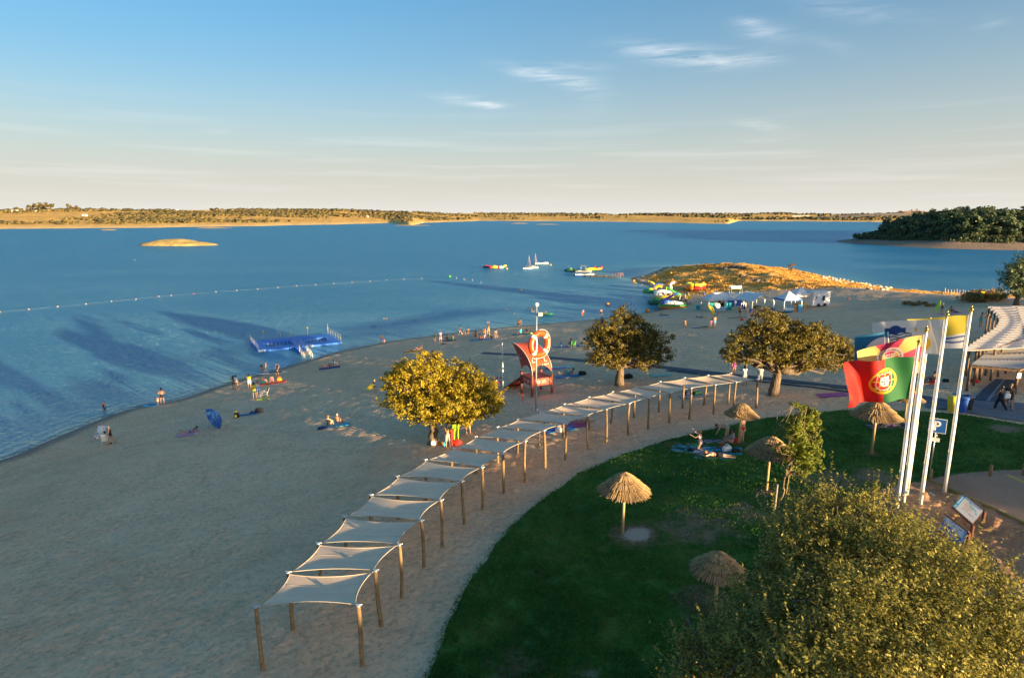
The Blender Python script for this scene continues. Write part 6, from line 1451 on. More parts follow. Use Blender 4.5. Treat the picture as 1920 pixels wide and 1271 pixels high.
# giant ring on the tall grey pole
def big_pole():
    b = ground(1004.7, 769); h = z_for(b, 573)-b.z; o = thing('tall_pole', 'tall grey metal pole with a white globe standing in front of the lifeguard tower', 'pole', b)
    MB().tube([(0, 0, -.2), (0, 0, h*.5), (0, 0, h)], [.085, .07, .05], 12).build('shaft', STEEL, o)
    MB().sph((0, 0, h+.08), .17, 14, 10).build('globe', PW, o); MB().cyl((0, 0, 0), (0, 0, .05), .2).build('base_plate', STEEL, o)
    z = z_for(b, 589)-b.z; MB().box((.28, -.05, z), (.34, .22, .26), Rz(.3)).tube([(0, 0, z), (.2, 0, z)], .03, 6).build('loudspeaker', M('cream_metal', (.55, .48, .40), .5, .1), o)
    zr = z_for(b, 645)-b.z; c = Vector((.22, -.05, zr))
    r = thing('giant_lifebuoy', 'giant orange lifebuoy with white bands mounted on the tall pole', 'lifebuoy', b+c, R(38)); R0, r0 = .86, .235
    OB = M('buoy_orange', (.80, .09, .015), .35, .06, 3)
    def seg(a0, a1, rr, nm, mt, n=14): MB().tube([(math.cos(a0+(a1-a0)*k/n)*R0, 0, math.sin(a0+(a1-a0)*k/n)*R0*1.04) for k in range(n+1)], rr, 16).build(nm, mt, r)
    hw = .14
    for k in range(4):
        a = math.pi/4+k*math.pi/2; seg(a-hw, a+hw, r0*1.03, 'white_band', PW, 5); seg(a+hw, a+math.pi/2-hw, r0, 'ring_segment', OB)
    tx = MB()
    for s in (0, math.pi):
        for k in range(15):
            a = s-.42+k*.06; cx = Vector((math.cos(a), 0, math.sin(a)*1.04)); t = Vector((-math.sin(a), 0, math.cos(a))); p = cx*R0+Vector((0, -r0-.004, 0)); w = .018
            for (u0, u1, v0, v1) in ((-w, -w*.3, -.06, .06), (-w, w, .035, .06), (-w, w, -.06, -.035))[:2+k % 2]:
                tx.add([p+t*u0+cx*v0, p+t*u1+cx*v0, p+t*u1+cx*v1, p+t*u0+cx*v1], [(0, 1, 2, 3)])
    tx.build('printed_letters', PW, r)
    rope = [(math.cos(a)*(R0+r0+.06+.10*abs(math.sin(a*2))), .0, math.sin(a)*(R0+r0+.06+.10*abs(math.sin(a*2)))) for a in np.linspace(-2.2, 1.6, 24)]
    MB().tube(rope, .02, 6).build('grab_rope', M('rope', (.75, .73, .68), .8, .1), r)
big_pole()
b = ground(943, 731); h = z_for(b, 643)-b.z; t = thing('white_mast', 'thin white mast standing between the golden oak and the lifeguard tower', 'mast', b)
MB().cyl((0, 0, -.1), (-.02, 0, h*.55), .085, .08).build('lower_tube', PW, t); MB().cyl((-.02, 0, h*.55), (-.05, 0, h), .045, .04).build('upper_tube', PW, t)
b = ground(936, 727); z = z_for(b, 712)-b.z; r = thing('lifebuoy', 'small orange and white lifebuoy hanging behind the golden oak', 'lifebuoy', b+Vector((0, 0, z)), R(25))
for k in range(4):
    a0 = k*math.pi/2; MB().tube([(math.cos(a0+.35+q*.22)*.3, 0, math.sin(a0+.35+q*.22)*.3) for q in range(6)], .08, 10).build('ring_segment', M('buoy_orange', (.8, .09, .015), .35), r)
    MB().tube([(math.cos(a0-.22+q*.28)*.3, 0, math.sin(a0-.22+q*.28)*.3) for q in range(3)], .084, 10).build('white_band', PW, r)
st2 = thing('buoy_stand', 'short post that carries the small lifebuoy', 'post', b); MB().cyl((.05, .12, -.1), (.05, .12, z+.5), .05).build('post', PW, st2); MB().box((.05, .08, z), (.1, .1, .5)).build('bracket', STEEL, st2)
b = ground(980, 752); t = thing('red_stake', 'short red stake in the sand in front of the tower', 'stake', b); MB().box((0, 0, .28), (.08, .08, .75)).build('stake_shaft', RED_PAINT, t); MB().tube([(0, 0, .62), (-1.3, .8, .7)], .012, 5).build('cord', RED_PAINT, t)
# ------------------------------------------------------------------ parking sign, bollards, boards, bins
def psign():
    b = ground(1741, 903); zt = z_for(b, 784)-b.z; zb = z_for(b, 811)-b.z; o = thing('parking_sign', 'blue parking sign with a white P on a thin grey post', 'sign', b)
    d = at_z(1769, 797, b.z+(zt+zb)/2)-b; lean = Vector((d.x*.12, 0, 0)); MB().tube([(0, 0, -.2), (0, 0, zt)], .03, 10).build('post', STEEL, o)
    w = zt-zb; zc = (zt+zb)/2; rot = Rz(R(-28)); c = Vector((.02, -.05, zc))
    BL = M('sign_blue', (.01, .09, .34), .4, .04, 2)
    q = MB().box((0, 0, 0), (w*.98, .02, w*.98)).build('panel_back', PW, o, c); q.rotation_euler = (0, 0, R(-28))
    q = MB().box((0, -.013, 0), (w*.92, .008, w*.92)).build('blue_panel', BL, o, c); q.rotation_euler = (0, 0, R(-28))
    P = MB(); hh = w*.66; P.box((-w*.14, -.022, 0), (w*.13, .008, hh)); pts = []
    n = 12; ro, ri = hh*.29, hh*.12; cx, cz = -w*.02, hh*.5-ro
    V = []; 
    for k in range(n+1):
        a = math.pi/2-math.pi*k/n
        for r_ in (ro, ri): 
            for y in (-.026, -.018): V.append((cx+math.cos(a)*r_*1.05, y, cz+math.sin(a)*r_))
    F = []
    for k in range(n): a = k*4; b_ = a+4; F += [(a, a+2, b_+2, b_), (a, b_, b_+1, a+1), (a+2, a+3, b_+3, b_+2)]
    P.add(V, F); P.box((-w*.06, -.022, hh*.5-(ro-ri)/2), (w*.14, .008, ro-ri)); P.box((-w*.06, -.022, hh*.5-2*ro+(ro-ri)/2), (w*.14, .008, ro-ri))
    q = P.build('letter_p', PW, o, c); q.rotation_euler = (0, 0, R(-28))
    for k, (hgt, dz, ww) in enumerate(((.11, .14, .12), (.2, .36, .34))):
        zz = zb-dz; q = MB().box((0, 0, 0), (ww, .02, hgt)).build('small_plate', PW, o, (.02, -.045, zz)); q.rotation_euler = (0, 0, R(-28))
        s = MB()
        for r_ in range(1+k): scribble(s, (-ww*.4, -.016, .03-r_*.09 if k else -.02), (1, 0, 0), (0, 0, 1), 3+4*k, .035, .034, 50+r_+k)
        q = s.build('plate_marks', M('print_dark', (.03, .04, .08), .6), o, (.02, -.045, zz)); q.rotation_euler = (0, 0, R(-28))
psign()
for (u, v, vt, lab) in [(1662,935,906,'sunlit wooden bollard left of the flagpoles'),(1743,905,879,'wooden bollard at the foot of the parking sign'),(1856,894,871,'dark wooden bollard at the back edge of the paved court'),(1918,893,868,'wooden bollard cut by the right edge of the picture')]:
    b = ground(u, v); h = z_for(b, vt)-b.z; o = thing('bollard', lab, 'bollard', b, 0, 'wooden bollards round the court'); MB().tube([(0, 0, -.2), (0, 0, h-.02), (0, 0, h)], [.075, .075, .06], 12).build('shaft', POST, o)
CORTEN = M('corten_steel', (.15, .06, .035), .8, .25, 5)
def board(TR, TL, BR, BLp, legs, label, colf, seed):
    """corners of the printed panel, given as world points; bars along both long edges, legs at the right ends"""
    c = (TR+TL+BR+BLp)/4; o = thing('information_board', label, 'sign', Vector((c.x, c.y, gz(c.x, c.y)))); O = o.location
    TR, TL, BR, BLp = [p-O for p in (TR, TL, BR, BLp)]
    n = ((TR-TL).cross(BLp-TL)).normalized(); n = n if n.z > 0 else -n
    nx, ny = 80, 60; V = []; U, W_ = np.meshgrid(np.linspace(0, 1, nx), np.linspace(0, 1, ny))
    for w in np.linspace(0, 1, ny):
        for u in np.linspace(0, 1, nx): V.append(tuple((BLp.lerp(BR, u)).lerp(TL.lerp(TR, u), w)+n*.02))
    col = colf(U, W_); col = np.stack([np.broadcast_to(q, U.shape) for q in col], -1).reshape(-1, 3)
    link('printed_panel', fastmesh('panel', V, gridfaces(nx, ny), [attr_mat('printed_board', .45)], False, col=col), o)
    m = MB(); m.add([BLp, BR, TR, TL, BLp-n*.03, BR-n*.03, TR-n*.03, TL-n*.03], [(0, 3, 2, 1), (4, 5, 6, 7), (0, 1, 5, 4), (1, 2, 6, 5), (2, 3, 7, 6), (3, 0, 4, 7)]); m.build('backing_plate', CORTEN, o)
    for A, B in ((TL, TR), (BLp, BR)):
        d = (B-A).normalized(); m = MB(); w = (TR-BR).normalized()*(1 if A is TL else -1); A2 = A-d*.06+w*.03; B2 = B+d*.08+w*.03
        P = []
        for X_ in (A2, B2):
            for s1, s2 in ((-1, -1), (1, -1), (1, 1), (-1, 1)): P.append(X_+w*.035*s1+n*(.05*s2-.01))
        m.add(P, [(0, 1, 2, 3), (7, 6, 5, 4), (0, 4, 5, 1), (1, 5, 6, 2), (2, 6, 7, 3), (3, 7, 4, 0)]); m.build('edge_bar', CORTEN, o)
        g_ = gz(O.x+B2.x, O.y+B2.y)-O.z; m = MB(); t = d*.0; base = Vector((B2.x, B2.y, g_-.15)); m.tube([base, B2], .001, 4); Pq = []
        for X_ in (base, B2):
            for s1, s2 in ((-1, -1), (1, -1), (1, 1), (-1, 1)): Pq.append(X_+Vector((d.x, d.y, 0)).normalized()*.075*s1+Vector((-d.y, d.x, 0)).normalized()*.035*s2)
        MB().add(Pq, [(0, 1, 2, 3), (7, 6, 5, 4), (0, 4, 5, 1), (1, 5, 6, 2), (2, 6, 7, 3), (3, 7, 4, 0)]).build('leg', CORTEN, o)
        g_ = gz(O.x+A2.x, O.y+A2.y)-O.z
    return o
def map_board(U, V):
    c = [U*0+.78, U*0+.74, U*0+.66]; c = lay(c, boxm(U, V, -.1, .15, -.1, 1.1), (.02, .36, .52)); c = lay(c, boxm(U, V, .045, .095, .35, .9), (.75, .82, .85)); c = lay(c, boxm(U, V, .03, .11, .08, .22)*(((U+V*.3)*40 % 1) > .45), (.75, .82, .85))
    land = disc(U, V, .5, .62, .24, 1.1, .03)*(1-smoothm(.0, .02, V-.95)); c = lay(c, land, (.72, .56, .38)); riv = np.abs(V-(.80-.42*(U-.35))-.05*np.sin(U*19)) ; c = lay(c, smoothm(.05, .035, riv)*boxm(U, V, .38, .92, 0, 1), (.12, .50, .62))
    r = np.random.default_rng(2)
    for k in range(11): x = .34+k*.052; y = .30-.004*k; c = lay(c, boxm(U, V, x, x+.032, y+r.uniform(-.03, .03), y+.055), [(.6, .05, .05), (.75, .3, .05), (.08, .25, .10), (.65, .1, .25)][k % 4])
    for k in range(6): c = lay(c, boxm(U, V, .2, .3+.05*(k % 3), .85-.05*k, .862-.05*k), (.45, .42, .4))
    return c
def view_board(U, V):
    c = [U*0+.75, U*0+.73, U*0+.74]; sea = smoothm(.62-.25*(U-.2)+.01, .62-.25*(U-.2)-.01, V); c = lay(c, sea, (.03, .13, .34)); c = lay(c, smoothm(.72-.3*(U-.2), .60-.25*(U-.2), V)*(1-sea), (.25, .36, .58))
    c = lay(c, boxm(U, V, .02, .10, .05, .95), (.10, .22, .48)); c = lay(c, boxm(U, V, .05, .055, .1, .9), (.8, .8, .8)); c = lay(c, boxm(U, V, .88, .985, .02, .98), (.22, .36, .60)); c = lay(c, boxm(U, V, .91, .915, .05, .95), (.8, .8, .82))
    c = lay(c, smoothm(.02, .01, np.abs(V-.14-.1*np.sin(U*4))), (.5, .62, .75)); c = lay(c, boxm(U, V, .70, .74, .80, .86), (.3, .08, .04)); c = lay(c, boxm(U, V, .76, .79, .80, .86), (.05, .05, .08)); c = lay(c, smoothm(.01, .005, np.abs(U-.62))*boxm(U, V, .55, .7, .6, .9), (.5, .5, .55))
    return c
gR = ground(1842, 985); gF = ground(1819, 1014); hR = z_for(gR, 957); hF = z_for(gF, 983)
board(at_z(1844, 957, hR), at_z(1806, 927, hR), at_z(1823, 982, hF), at_z(1786, 950, hF), None, 'information board with a river map and blue heading, farther of two', map_board, 1)
gR = ground(1814, 1030); hR = gR.z+.78; hF = gR.z+.22
board(at_z(1814, 997, hR), at_z(1773, 966, hR), at_z(1804, 1029, hF), at_z(1763, 995, hF), None, 'information board with a blue lake view, nearer of two beside the big tree', view_board, 2)
def bin_(u, v, c, lab, h=1.05, lidc=None, bagc=None):
    p = ground(u, v); o = thing('recycling_bin', lab, 'bin', p, R(u % 7*9), 'recycling bins by the paved walk'); w = .27
    def rr(z, k): return [(math.copysign(abs(math.cos(a))**.5, math.cos(a))*w*k, math.copysign(abs(math.sin(a))**.5, math.sin(a))*w*k, z) for a in [i*math.pi/8 for i in range(16)]]
    MB().loft([rr(0, .75), rr(.05, .8), rr(h*.9, 1.0)]).build('bin_body', cloth(c), o); MB().loft([rr(h*.9, 1.12), rr(h*.96, 1.14), rr(h, .9), rr(h+.04, .4)]).build('lid', cloth(lidc or c), o)
    if bagc:
        r = np.random.default_rng(4); MB().loft([[(x*(1.02+.06*r.uniform())*k, y*(1.02+.06*r.uniform())*k-.04, z) for x, y, z in rr(zz, 1)] for zz, k in ((h*.93, 1.08), (h*.7, 1.12), (h*.4, 1.0), (h*.12, .75), (.02, .3))]).build('bin_liner', cloth(bagc), o)
bin_(1785, 771, 'yellow', 'yellow recycling bin wrapped in its yellow liner', lidc='yellow', bagc='yellow'); bin_(1793, 766, 'green', 'green recycling bin behind the yellow one', lidc='teal'); bin_(1804, 773, 'blue', 'blue recycling bin right of the yellow one', lidc='blue'); bin_(1813, 769, 'black', 'dark waste bin at the right end of the bins', lidc='navy')
p = ground(1896, 765); t = thing('canopy_stand', 'amber-lit wooden post stub beside the walking couple', 'post', p); MB().cyl((0, 0, -.1), (0, 0, .55), .09).build('stub', POST, t)
# ------------------------------------------------------------------ pergola and canopy on the right
def pergola():
    g0 = ground(1880, 640); H_ = 2.6; zt = ground(1870, 660, 2.6).z+H_
    o = thing('slatted_pergola', 'long curved pergola roofed with pale slats at the right edge', 'pergola', ground(1865, 700)); O = o.location
    LE = [(574,1853),(578,1857),(583,1863),(589,1869),(595,1873),(601,1873),(607,1870),(613,1864),(619,1856),(625,1846),(631,1838),(637,1829),(643,1820),(649,1812),(655,1803)]
    vs = np.arange(574, 655, 4.4); sl = M('pergola_slat', (.60, .52, .46), .8, .08, 4); und = M('pergola_beam', (.19, .11, .06), .85, .3, 5)
    zz = lambda v: zt-(v-574)*.004
    for k, v in enumerate(vs):
        u0 = np.interp(v, [q[0] for q in LE], [q[1] for q in LE]); a0 = at_z(u0, v, zt); a1 = at_z(u0, v+2.9, zt); bend = (v-574)*.03
        b0 = at_z(2075, v+2+bend-6, zt); b1 = at_z(2075, v+4.9+bend-6, zt)
        if v > 642: b0 = at_z(2075, v-12, zt); b1 = at_z(2075, v-9, zt)
        P = []; n = 10
        for j in range(n+1):
            t = j/n; p = a0.lerp(b0, t)-O; q = a1.lerp(b1, t)-O; s = Vector((0, 0, -.05*math.sin(math.pi*((t*5) % 1)))); P.append([p+s, q+s+Vector((0, 0, -.03)), q+s-Vector((0, 0, .06)), p+s-Vector((0, 0, .03))])
        MB().loft(P, smooth=False).build('slat', sl, o)
    for us, vs_ in (((1858, 1880, 1895, 1990), 0), ): pass
    for uu0, vv0, uu1, vv1 in ((1856,576,1876,596),(1876,596,1866,616),(1866,616,1808,654),(1808,656,1866,655),(1866,655,1925,634),(1925,634,2060,628),(1905,574,1925,632),(1960,574,1985,630)):
        a = at_z(uu0, vv0, zt-.12)-O; b_ = at_z(uu1, vv1, zt-.12)-O; d = b_-a; ang = math.atan2(d.y, d.x)
        q = MB().box((0, 0, 0), (d.length, .14, .16)).build('beam', und, o, (a+b_)/2); q.rotation_euler = (0, 0, ang)
    for (u, v) in [(1855,576),(1860,581),(1866,586),(1872,592),(1875,599),(1873,606),(1866,614),(1850,624),(1835,635),(1820,645),(1808,655),(1838,655),(1866,655),(1880,649),(1894,644),(1908,639),(1921,635),(1945,633),(1975,631),(1900,606),(1940,600),(1840,640)]:
        t = at_z(u, v, zt-.1); g = gz(t.x, t.y); MB().tube([(t.x-O.x, t.y-O.y, g-O.z-.2), (t.x-O.x, t.y-O.y, zt-.05-O.z)], .085, 8).build('post', und, o)
pergola()
def canopy():
    gA = ground(1818, 731); gB = ground(1897, 754); zt = (z_for(gA, 690)+z_for(gB, 697))/2; o = thing('fabric_canopy', 'flat three-panel fabric canopy on dark posts over the blue mat', 'canopy', gA); O = o.location
    A, B, C_, D = at_z(1820, 685, zt), at_z(1910, 693, zt), at_z(2010, 650, zt), at_z(1855, 657, zt); fab = M('canopy_fabric', (.46, .43, .40), .85, .06, 12, trans=.15)
    und = M('pergola_beam', (.19, .11, .06), .85)
    for k in range(3):
        t0, t1 = k/3+.008, (k+1)/3-.008; P = []; n = 8
        for i in range(n+1):
            for j in range(n+1):
                s = j/n; t = t0+(t1-t0)*i/n; p = A.lerp(B, s).lerp(D.lerp(C_, s), t)-O; P.append(p+Vector((0, 0, .05-.10*math.sin(math.pi*i/n)*math.sin(math.pi*s))))
        top = P; bot = [p-Vector((0, 0, .02)) for p in P]; F = [(i*(n+1)+j, i*(n+1)+j+1, (i+1)*(n+1)+j+1, (i+1)*(n+1)+j) for i in range(n) for j in range(n)]
        MB().add(top+bot, F+[tuple(q+(n+1)**2 for q in f[::-1]) for f in F], True).build('fabric_panel', fab, o)
        if k:
            a = A.lerp(D, k/3)-O; b_ = B.lerp(C_, k/3)-O; m = MB()
            for q in range(14): m.tube([a.lerp(b_, q/14), a.lerp(b_, (q+.45)/14)+Vector((0, 0, .09))], .03, 5)
            m.build('lacing', und, o)
    for a, b_ in ((A, B), (B, C_), (C_, D), (D, A)):
        d = b_-a; q = MB().box((0, 0, 0), (d.length, .14, .14)).build('beam', und, o, (a+b_)/2-O-Vector((0, 0, .08))); q.rotation_euler = (0, 0, math.atan2(d.y, d.x))
    for t in (0, .33, .66, 1):
        for P, Q in ((A, D), (B, C_)):
            p = P.lerp(Q, t); g = gz(p.x, p.y); MB().tube([(p.x-O.x, p.y-O.y, g-O.z-.2), (p.x-O.x, p.y-O.y, zt-.1-O.z)], .10, 9).build('post', und, o)
    MB().box((B.x-O.x-.02, B.y-O.y-.14, 1.5+gB.z-O.z), (.3, .03, .4)).build('notice_plate', PW, o)
canopy()
# ------------------------------------------------------------------ floating swim platform
def platform():
    A = at_z(467, 643, .3); B = at_z(484, 657, .3); C_ = at_z(641, 641, .3); D = at_z(614, 622, .3)
    o = thing('floating_platform', 'blue floating swimming platform with two openings, rails and ramp', 'floating platform', Vector((B.x, B.y, 0)))
    O = o.location; ex = (C_-B); L = ex.length; ex.normalize(); ex.z = 0; ey = Vector((-ex.y, ex.x, 0)); Wd = ((A-B).dot(ey)+(D-C_).dot(ey))/2
    BL = M('float_blue', (.015, .16, .62), .45, .12, 2); LB_ = M('float_pale', (.35, .45, .62), .5, .15, 2)
    nx, ny = 34, 12; cx, cy = L/nx, Wd/ny; rz = math.atan2(ex.y, ex.x)
    cube = MB(); x, y = cx*.48, cy*.48; z0, z1 = -.22, .30; b_ = .06
    cube.loft([[(-x, -y+b_, z), (-x+b_, -y, z), (x-b_, -y, z), (x, -y+b_, z), (x, y-b_, z), (x-b_, y, z), (-x+b_, y, z), (-x, y-b_, z)] for z in (z0, z1-.04)]+[[(-x*.93, -y*.9+b_, z1), (-x*.9+b_, -y*.93, z1), (x*.9-b_, -y*.93, z1), (x*.93, -y*.9+b_, z1), (x*.93, y*.9-b_, z1), (x*.9-b_, y*.93, z1), (-x*.9+b_, y*.93, z1), (-x*.93, y*.9-b_, z1)]], smooth=False)
    cm = cube.mesh('float_cube', BL); cp = cube.mesh('float_cube_pale', LB_)
    def loc(i, j): p = ex*((i+.5)*cx)+ey*((j+.5)*cy); return (p.x, p.y, 0)
    for i in range(nx):
        for j in range(ny):
            if 4 <= i <= 14 and 3 <= j <= 7: continue
            if 20 <= i <= 29 and 3 <= j <= 7: continue
            q = link('float_cube', cp if (j == 0 and (i < 3 or 19 <= i <= 21)) else cm, o, loc(i, j)); q.rotation_euler = (0, 0, rz)
    for i in range(14, 17):
        for j in range(-6, 0): q = link('float_cube', cm, o, loc(i+.0, j)); q.rotation_euler = (0, 0, rz)
    rail = M('rail_metal', (.50, .48, .45), .4, .1, metal=.5)
    def rl(pts, hgt=1.0, step=1.5, nm='rail'):
        m = MB()
        for a, b2 in zip(pts, pts[1:]):
            a = ex*a[0]+ey*a[1]; b2 = ex*b2[0]+ey*b2[1]
            for z in (.3+hgt, .3+hgt*.5): m.tube([a+Vector((0, 0, z)), b2+Vector((0, 0, z))], .022, 6)
            n = max(1, int((b2-a).length/step))
            for k in range(n+1): p = a.lerp(b2, k/n); m.tube([p+Vector((0, 0, .28)), p+Vector((0, 0, .3+hgt))], .022, 6)
        m.build(nm, rail, o)
    rl([(0.05, 0.2), (0.05, Wd-.1)]); rl([(L-.1, Wd-.1), (L-.1, 0.2)], 1.1); xr0, xr1 = 14*cx+.1, 17*cx-.1; rl([(xr0, .0), (xr0, -6*cy)]); rl([(xr1, .0), (xr1, -6*cy)])
    for (x, y, h, yel) in ((L*.16, Wd-.1, 1.5, 1), (L*.72, Wd-.1, 1.5, 1), (L*.34, Wd-.1, 2.0, 0), (L*.37, Wd-.2, 1.3, 0), (L*.5, Wd-.1, 2.0, 0), (L-.15, Wd-.1, 2.0, 0)):
        p = ex*x+ey*y; MB().tube([(p.x, p.y, .28), (p.x, p.y, h)], .03, 6).build('corner_pole', rail, o)
        if yel: MB().sph((p.x, p.y, h+.1), .16, 10, 8).build('yellow_marker', cloth('yellow'), o)
    # ladder bars in the openings
    for i0, i1 in ((4, 15), (20, 30)):
        m = MB()
        for k in range(7):
            x = (i0+(i1-i0)*(k+.5)/7)*cx; p = ex*x+ey*(3*cy); m.tube([p+Vector((0, 0, .2)), p+Vector((0, 0, .9)), p+ey*.3+Vector((0, 0, .9)), p+ey*.3+Vector((0, 0, -.2))], .02, 5)
        m.build('ladder_bars', rail, o)
    # sloping ramp into the water
    a = ex*(14*cx)+ey*(-6*cy); b2 = ex*(17*cx)+ey*(-6*cy); d = ey*-3.4+Vector((0, 0, -.75)); m = MB()
    for k in range(10):
        t0, t1 = k/10, (k+.88)/10; P = [a+d*t0+Vector((0, 0, .3)), b2+d*t0+Vector((0, 0, .3)), b2+d*t1+Vector((0, 0, .3)), a+d*t1+Vector((0, 0, .3))]; m.add(P+[p-Vector((0, 0, .05)) for p in P], [(0, 1, 2, 3), (7, 6, 5, 4), (0, 4, 5, 1), (1, 5, 6, 2), (2, 6, 7, 3), (3, 7, 4, 0)])
    m.build('ramp', M('ramp_grey', (.18, .17, .17), .8, .2), o)
    m = MB()
    for s in (a, b2):
        for k in range(4): p = s+d*(k/3)+Vector((0, 0, .3)); m.tube([p-Vector((0, 0, .3)), p+Vector((0, 0, 1.1))], .035, 6)
        m.tube([s+Vector((0, 0, 1.3)), s+d+Vector((0, 0, 1.3))], .03, 6)
    m.build('ramp_rail', PW, o)
platform()
# ------------------------------------------------------------------ buoys
def buoy_mesh(c, r, nm):
    rings = [[(math.cos(a*math.pi/6)*r*k, math.sin(a*math.pi/6)*r*k, z*r) for a in range(12)] for k, z in ((.15, -.8), (.7, -.5), (1, 0), (.85, .5), (.45, .85), (.12, 1.0))]
    return MB().loft(rings).mesh(nm, cloth(c))
WB = buoy_mesh('beige', .15, 'small_buoy'); RB = buoy_mesh('red', .16, 'small_red_buoy'); YB = buoy_mesh('yellow', .34, 'yellow_buoy'); OB_ = buoy_mesh('orange', .5, 'orange_buoy'); GB = buoy_mesh('green', .55, 'green_buoy')
line1 = [(0,585),(54,580),(108,575),(161,570),(209,565),(255,561),(298,556),(321,554),(363,551),(405,547),(444,544.5),(483,542),(521,539),(556,536),(592,534),(626,531.5),(660,529.5),(694,527.5),(725,525.5),(757,523.5),(791,522)]
for i, (u, v) in enumerate(line1):
    o = thing('marker_buoy', 'small %s float of the long swimming-area line, %s' % ('red' if i == 8 else 'white', (ORD+['twenty-first'])[i]+' from the left'), 'buoy', at_z(u, v, .08), 0, 'floats of the long swimming-area line'); link('float', RB if i == 8 else WB, o)
    o.children[0].scale = (1+.0*i,)*3
rp = MB().tube([at_z(u, v, .0) for u, v in line1], .005, 4); q = rp.build('buoy_line', M('rope', (.75, .73, .68), .8, .1)); tag(q, 'long pale rope that strings the swimming-area floats together', 'rope')
for u, v, me, lab in [(856,522,WB,'first white buoy right of the green buoy'),(870,524,WB,'second white buoy right of the green buoy'),(886,526,WB,'third white buoy right of the green buoy'),(902,530,WB,'fourth white buoy right of the green buoy'),(843,519,GB,'green buoy alone at the end of the float line'),(977,544.5,YB,'yellow buoy in open water below the sailing boats'),(1086,562,WB,'white buoy left of the large orange one'),(1139.5,571,OB_,'large orange buoy near the beach'),(950.5,504,YB,'yellow buoy beside the inflatable boats'),(1032.5,497,YB,'yellow buoy beside the motorboat'),(1188,527,OB_,'orange buoy drawn up at the tip of the headland'),(1192,531,YB,'yellow buoy beside the orange one at the headland tip'),(1205,521,WB,'white buoy lying on the tip of the headland'),(1258,514,YB,'yellow buoy lying on the headland grass'),(1216,530,YB,'yellow-green buoy on the inner shore of the headland'),(1214.5,583,OB_,'orange buoy in the shallows left of the paddle boats'),(1185,567,WB,'dark small float in the cove'),(253,488,WB,'single white buoy below the near island')]:
    o = thing('buoy', lab, 'buoy', (at_z(u, v, .1) if gz(*at_z(u, v, 0).xy) < .1 else ground(u, v)+Vector((0, 0, .3)))); link('float', me, o); MB().cyl((0, 0, .3), (0, 0, .5), .04).build('eyelet', STEEL, o)
# ------------------------------------------------------------------ boats
def hull(mb, L, B, H, bow=.35, flat=.0, z0=-.12, n=14):
    rings = []
    for i in range(n+1):
        t = i/n; x = (t-.5)*L; w = B/2*(min(1, (1-t)/bow)**.55 if t > 1-bow else 1)*(.88+.12*min(1, t*4)); w = max(w, .02); sh = H*(1+.28*max(0, t-.5)**2*4)
        rings.append([(x, -w, sh), (x, -w*.92, sh*.45), (x, -w*.45*(1-.3*t), z0), (x, w*.45*(1-.3*t), z0), (x, w*.92, sh*.45), (x, w, sh), (x, w*.8, sh*.72), (x, -w*.8, sh*.72)])
    mb.loft(rings, smooth=False); return mb
def boat(u, v, ang, L, B, H, name, label, hc='white', s2=None, extras=None, cat='boat'):
    p = at_z(u, v, 0); o = thing(name, label, cat, p, R(ang)); hull(MB(), L, B, H).build('hull', cloth(hc), o)
    if s2: hull(MB(), L*1.005, B*1.01, H*.55, z0=-.1).build('hull_stripe', cloth(s2), o)
    if extras: extras(o, L, B, H)
    return o
def ex_motor(o, L, B, H):
    MB().add([(L*.08, -B*.32, H), (L*.08, B*.32, H), (-.05*L, B*.30, H+.55), (-.05*L, -B*.30, H+.55)], [(0, 1, 2, 3)]).box((0, 0, H+.02), (.25*L, B*.6, .1)).build('windscreen', M('dark_glass', (.03, .035, .04), .2), o)
    MB().box((-L*.2, 0, H*.85), (L*.25, B*.55, .3)).build('seats', cloth('white'), o); MB().box((-L*.52, 0, H*.7), (.35, .35, .8)).cyl((-L*.53, 0, 0), (-L*.53, 0, -.4), .08).build('outboard', cloth('black'), o)
    m = MB(); m.tube([(L*.1, -B*.4, H), (L*.3, -B*.3, H+.4), (L*.45, 0, H+.45), (L*.3, B*.3, H+.4), (L*.1, B*.4, H)], .025, 5); m.build('bow_rail', STEEL, o)
def ex_top(o, L, B, H):
    ex_motor(o, L, B, H); MB().box((-L*.02, 0, H+1.75), (L*.34, B*.85, .07)).build('hard_top', cloth('grey'), o); m = MB()
    for sx in (-.15, .12):
        for sy in (-.38, .38): m.tube([(L*sx, B*sy, H*.8), (L*sx, B*sy, H+1.75)], .03, 5)
    m.build('top_frame', STEEL, o)
o = boat(1015.5, 495.5, 4, 5.6, 2.1, .62, 'motorboat', 'white motorboat with dark windscreen anchored behind the catamarans', 'white', 'beige', ex_motor)
o = boat(1096, 517.5, -2, 6.4, 2.3, .65, 'motorboat', 'white motorboat with blue stripe moored at the left end of the jetty', 'white', 'blue', ex_motor)
o = boat(1094, 510.5, 2, 6.0, 2.3, .60, 'motorboat', 'motorboat with a raised flat top between the green raft and the yellow boat', 'grey', None, ex_top)
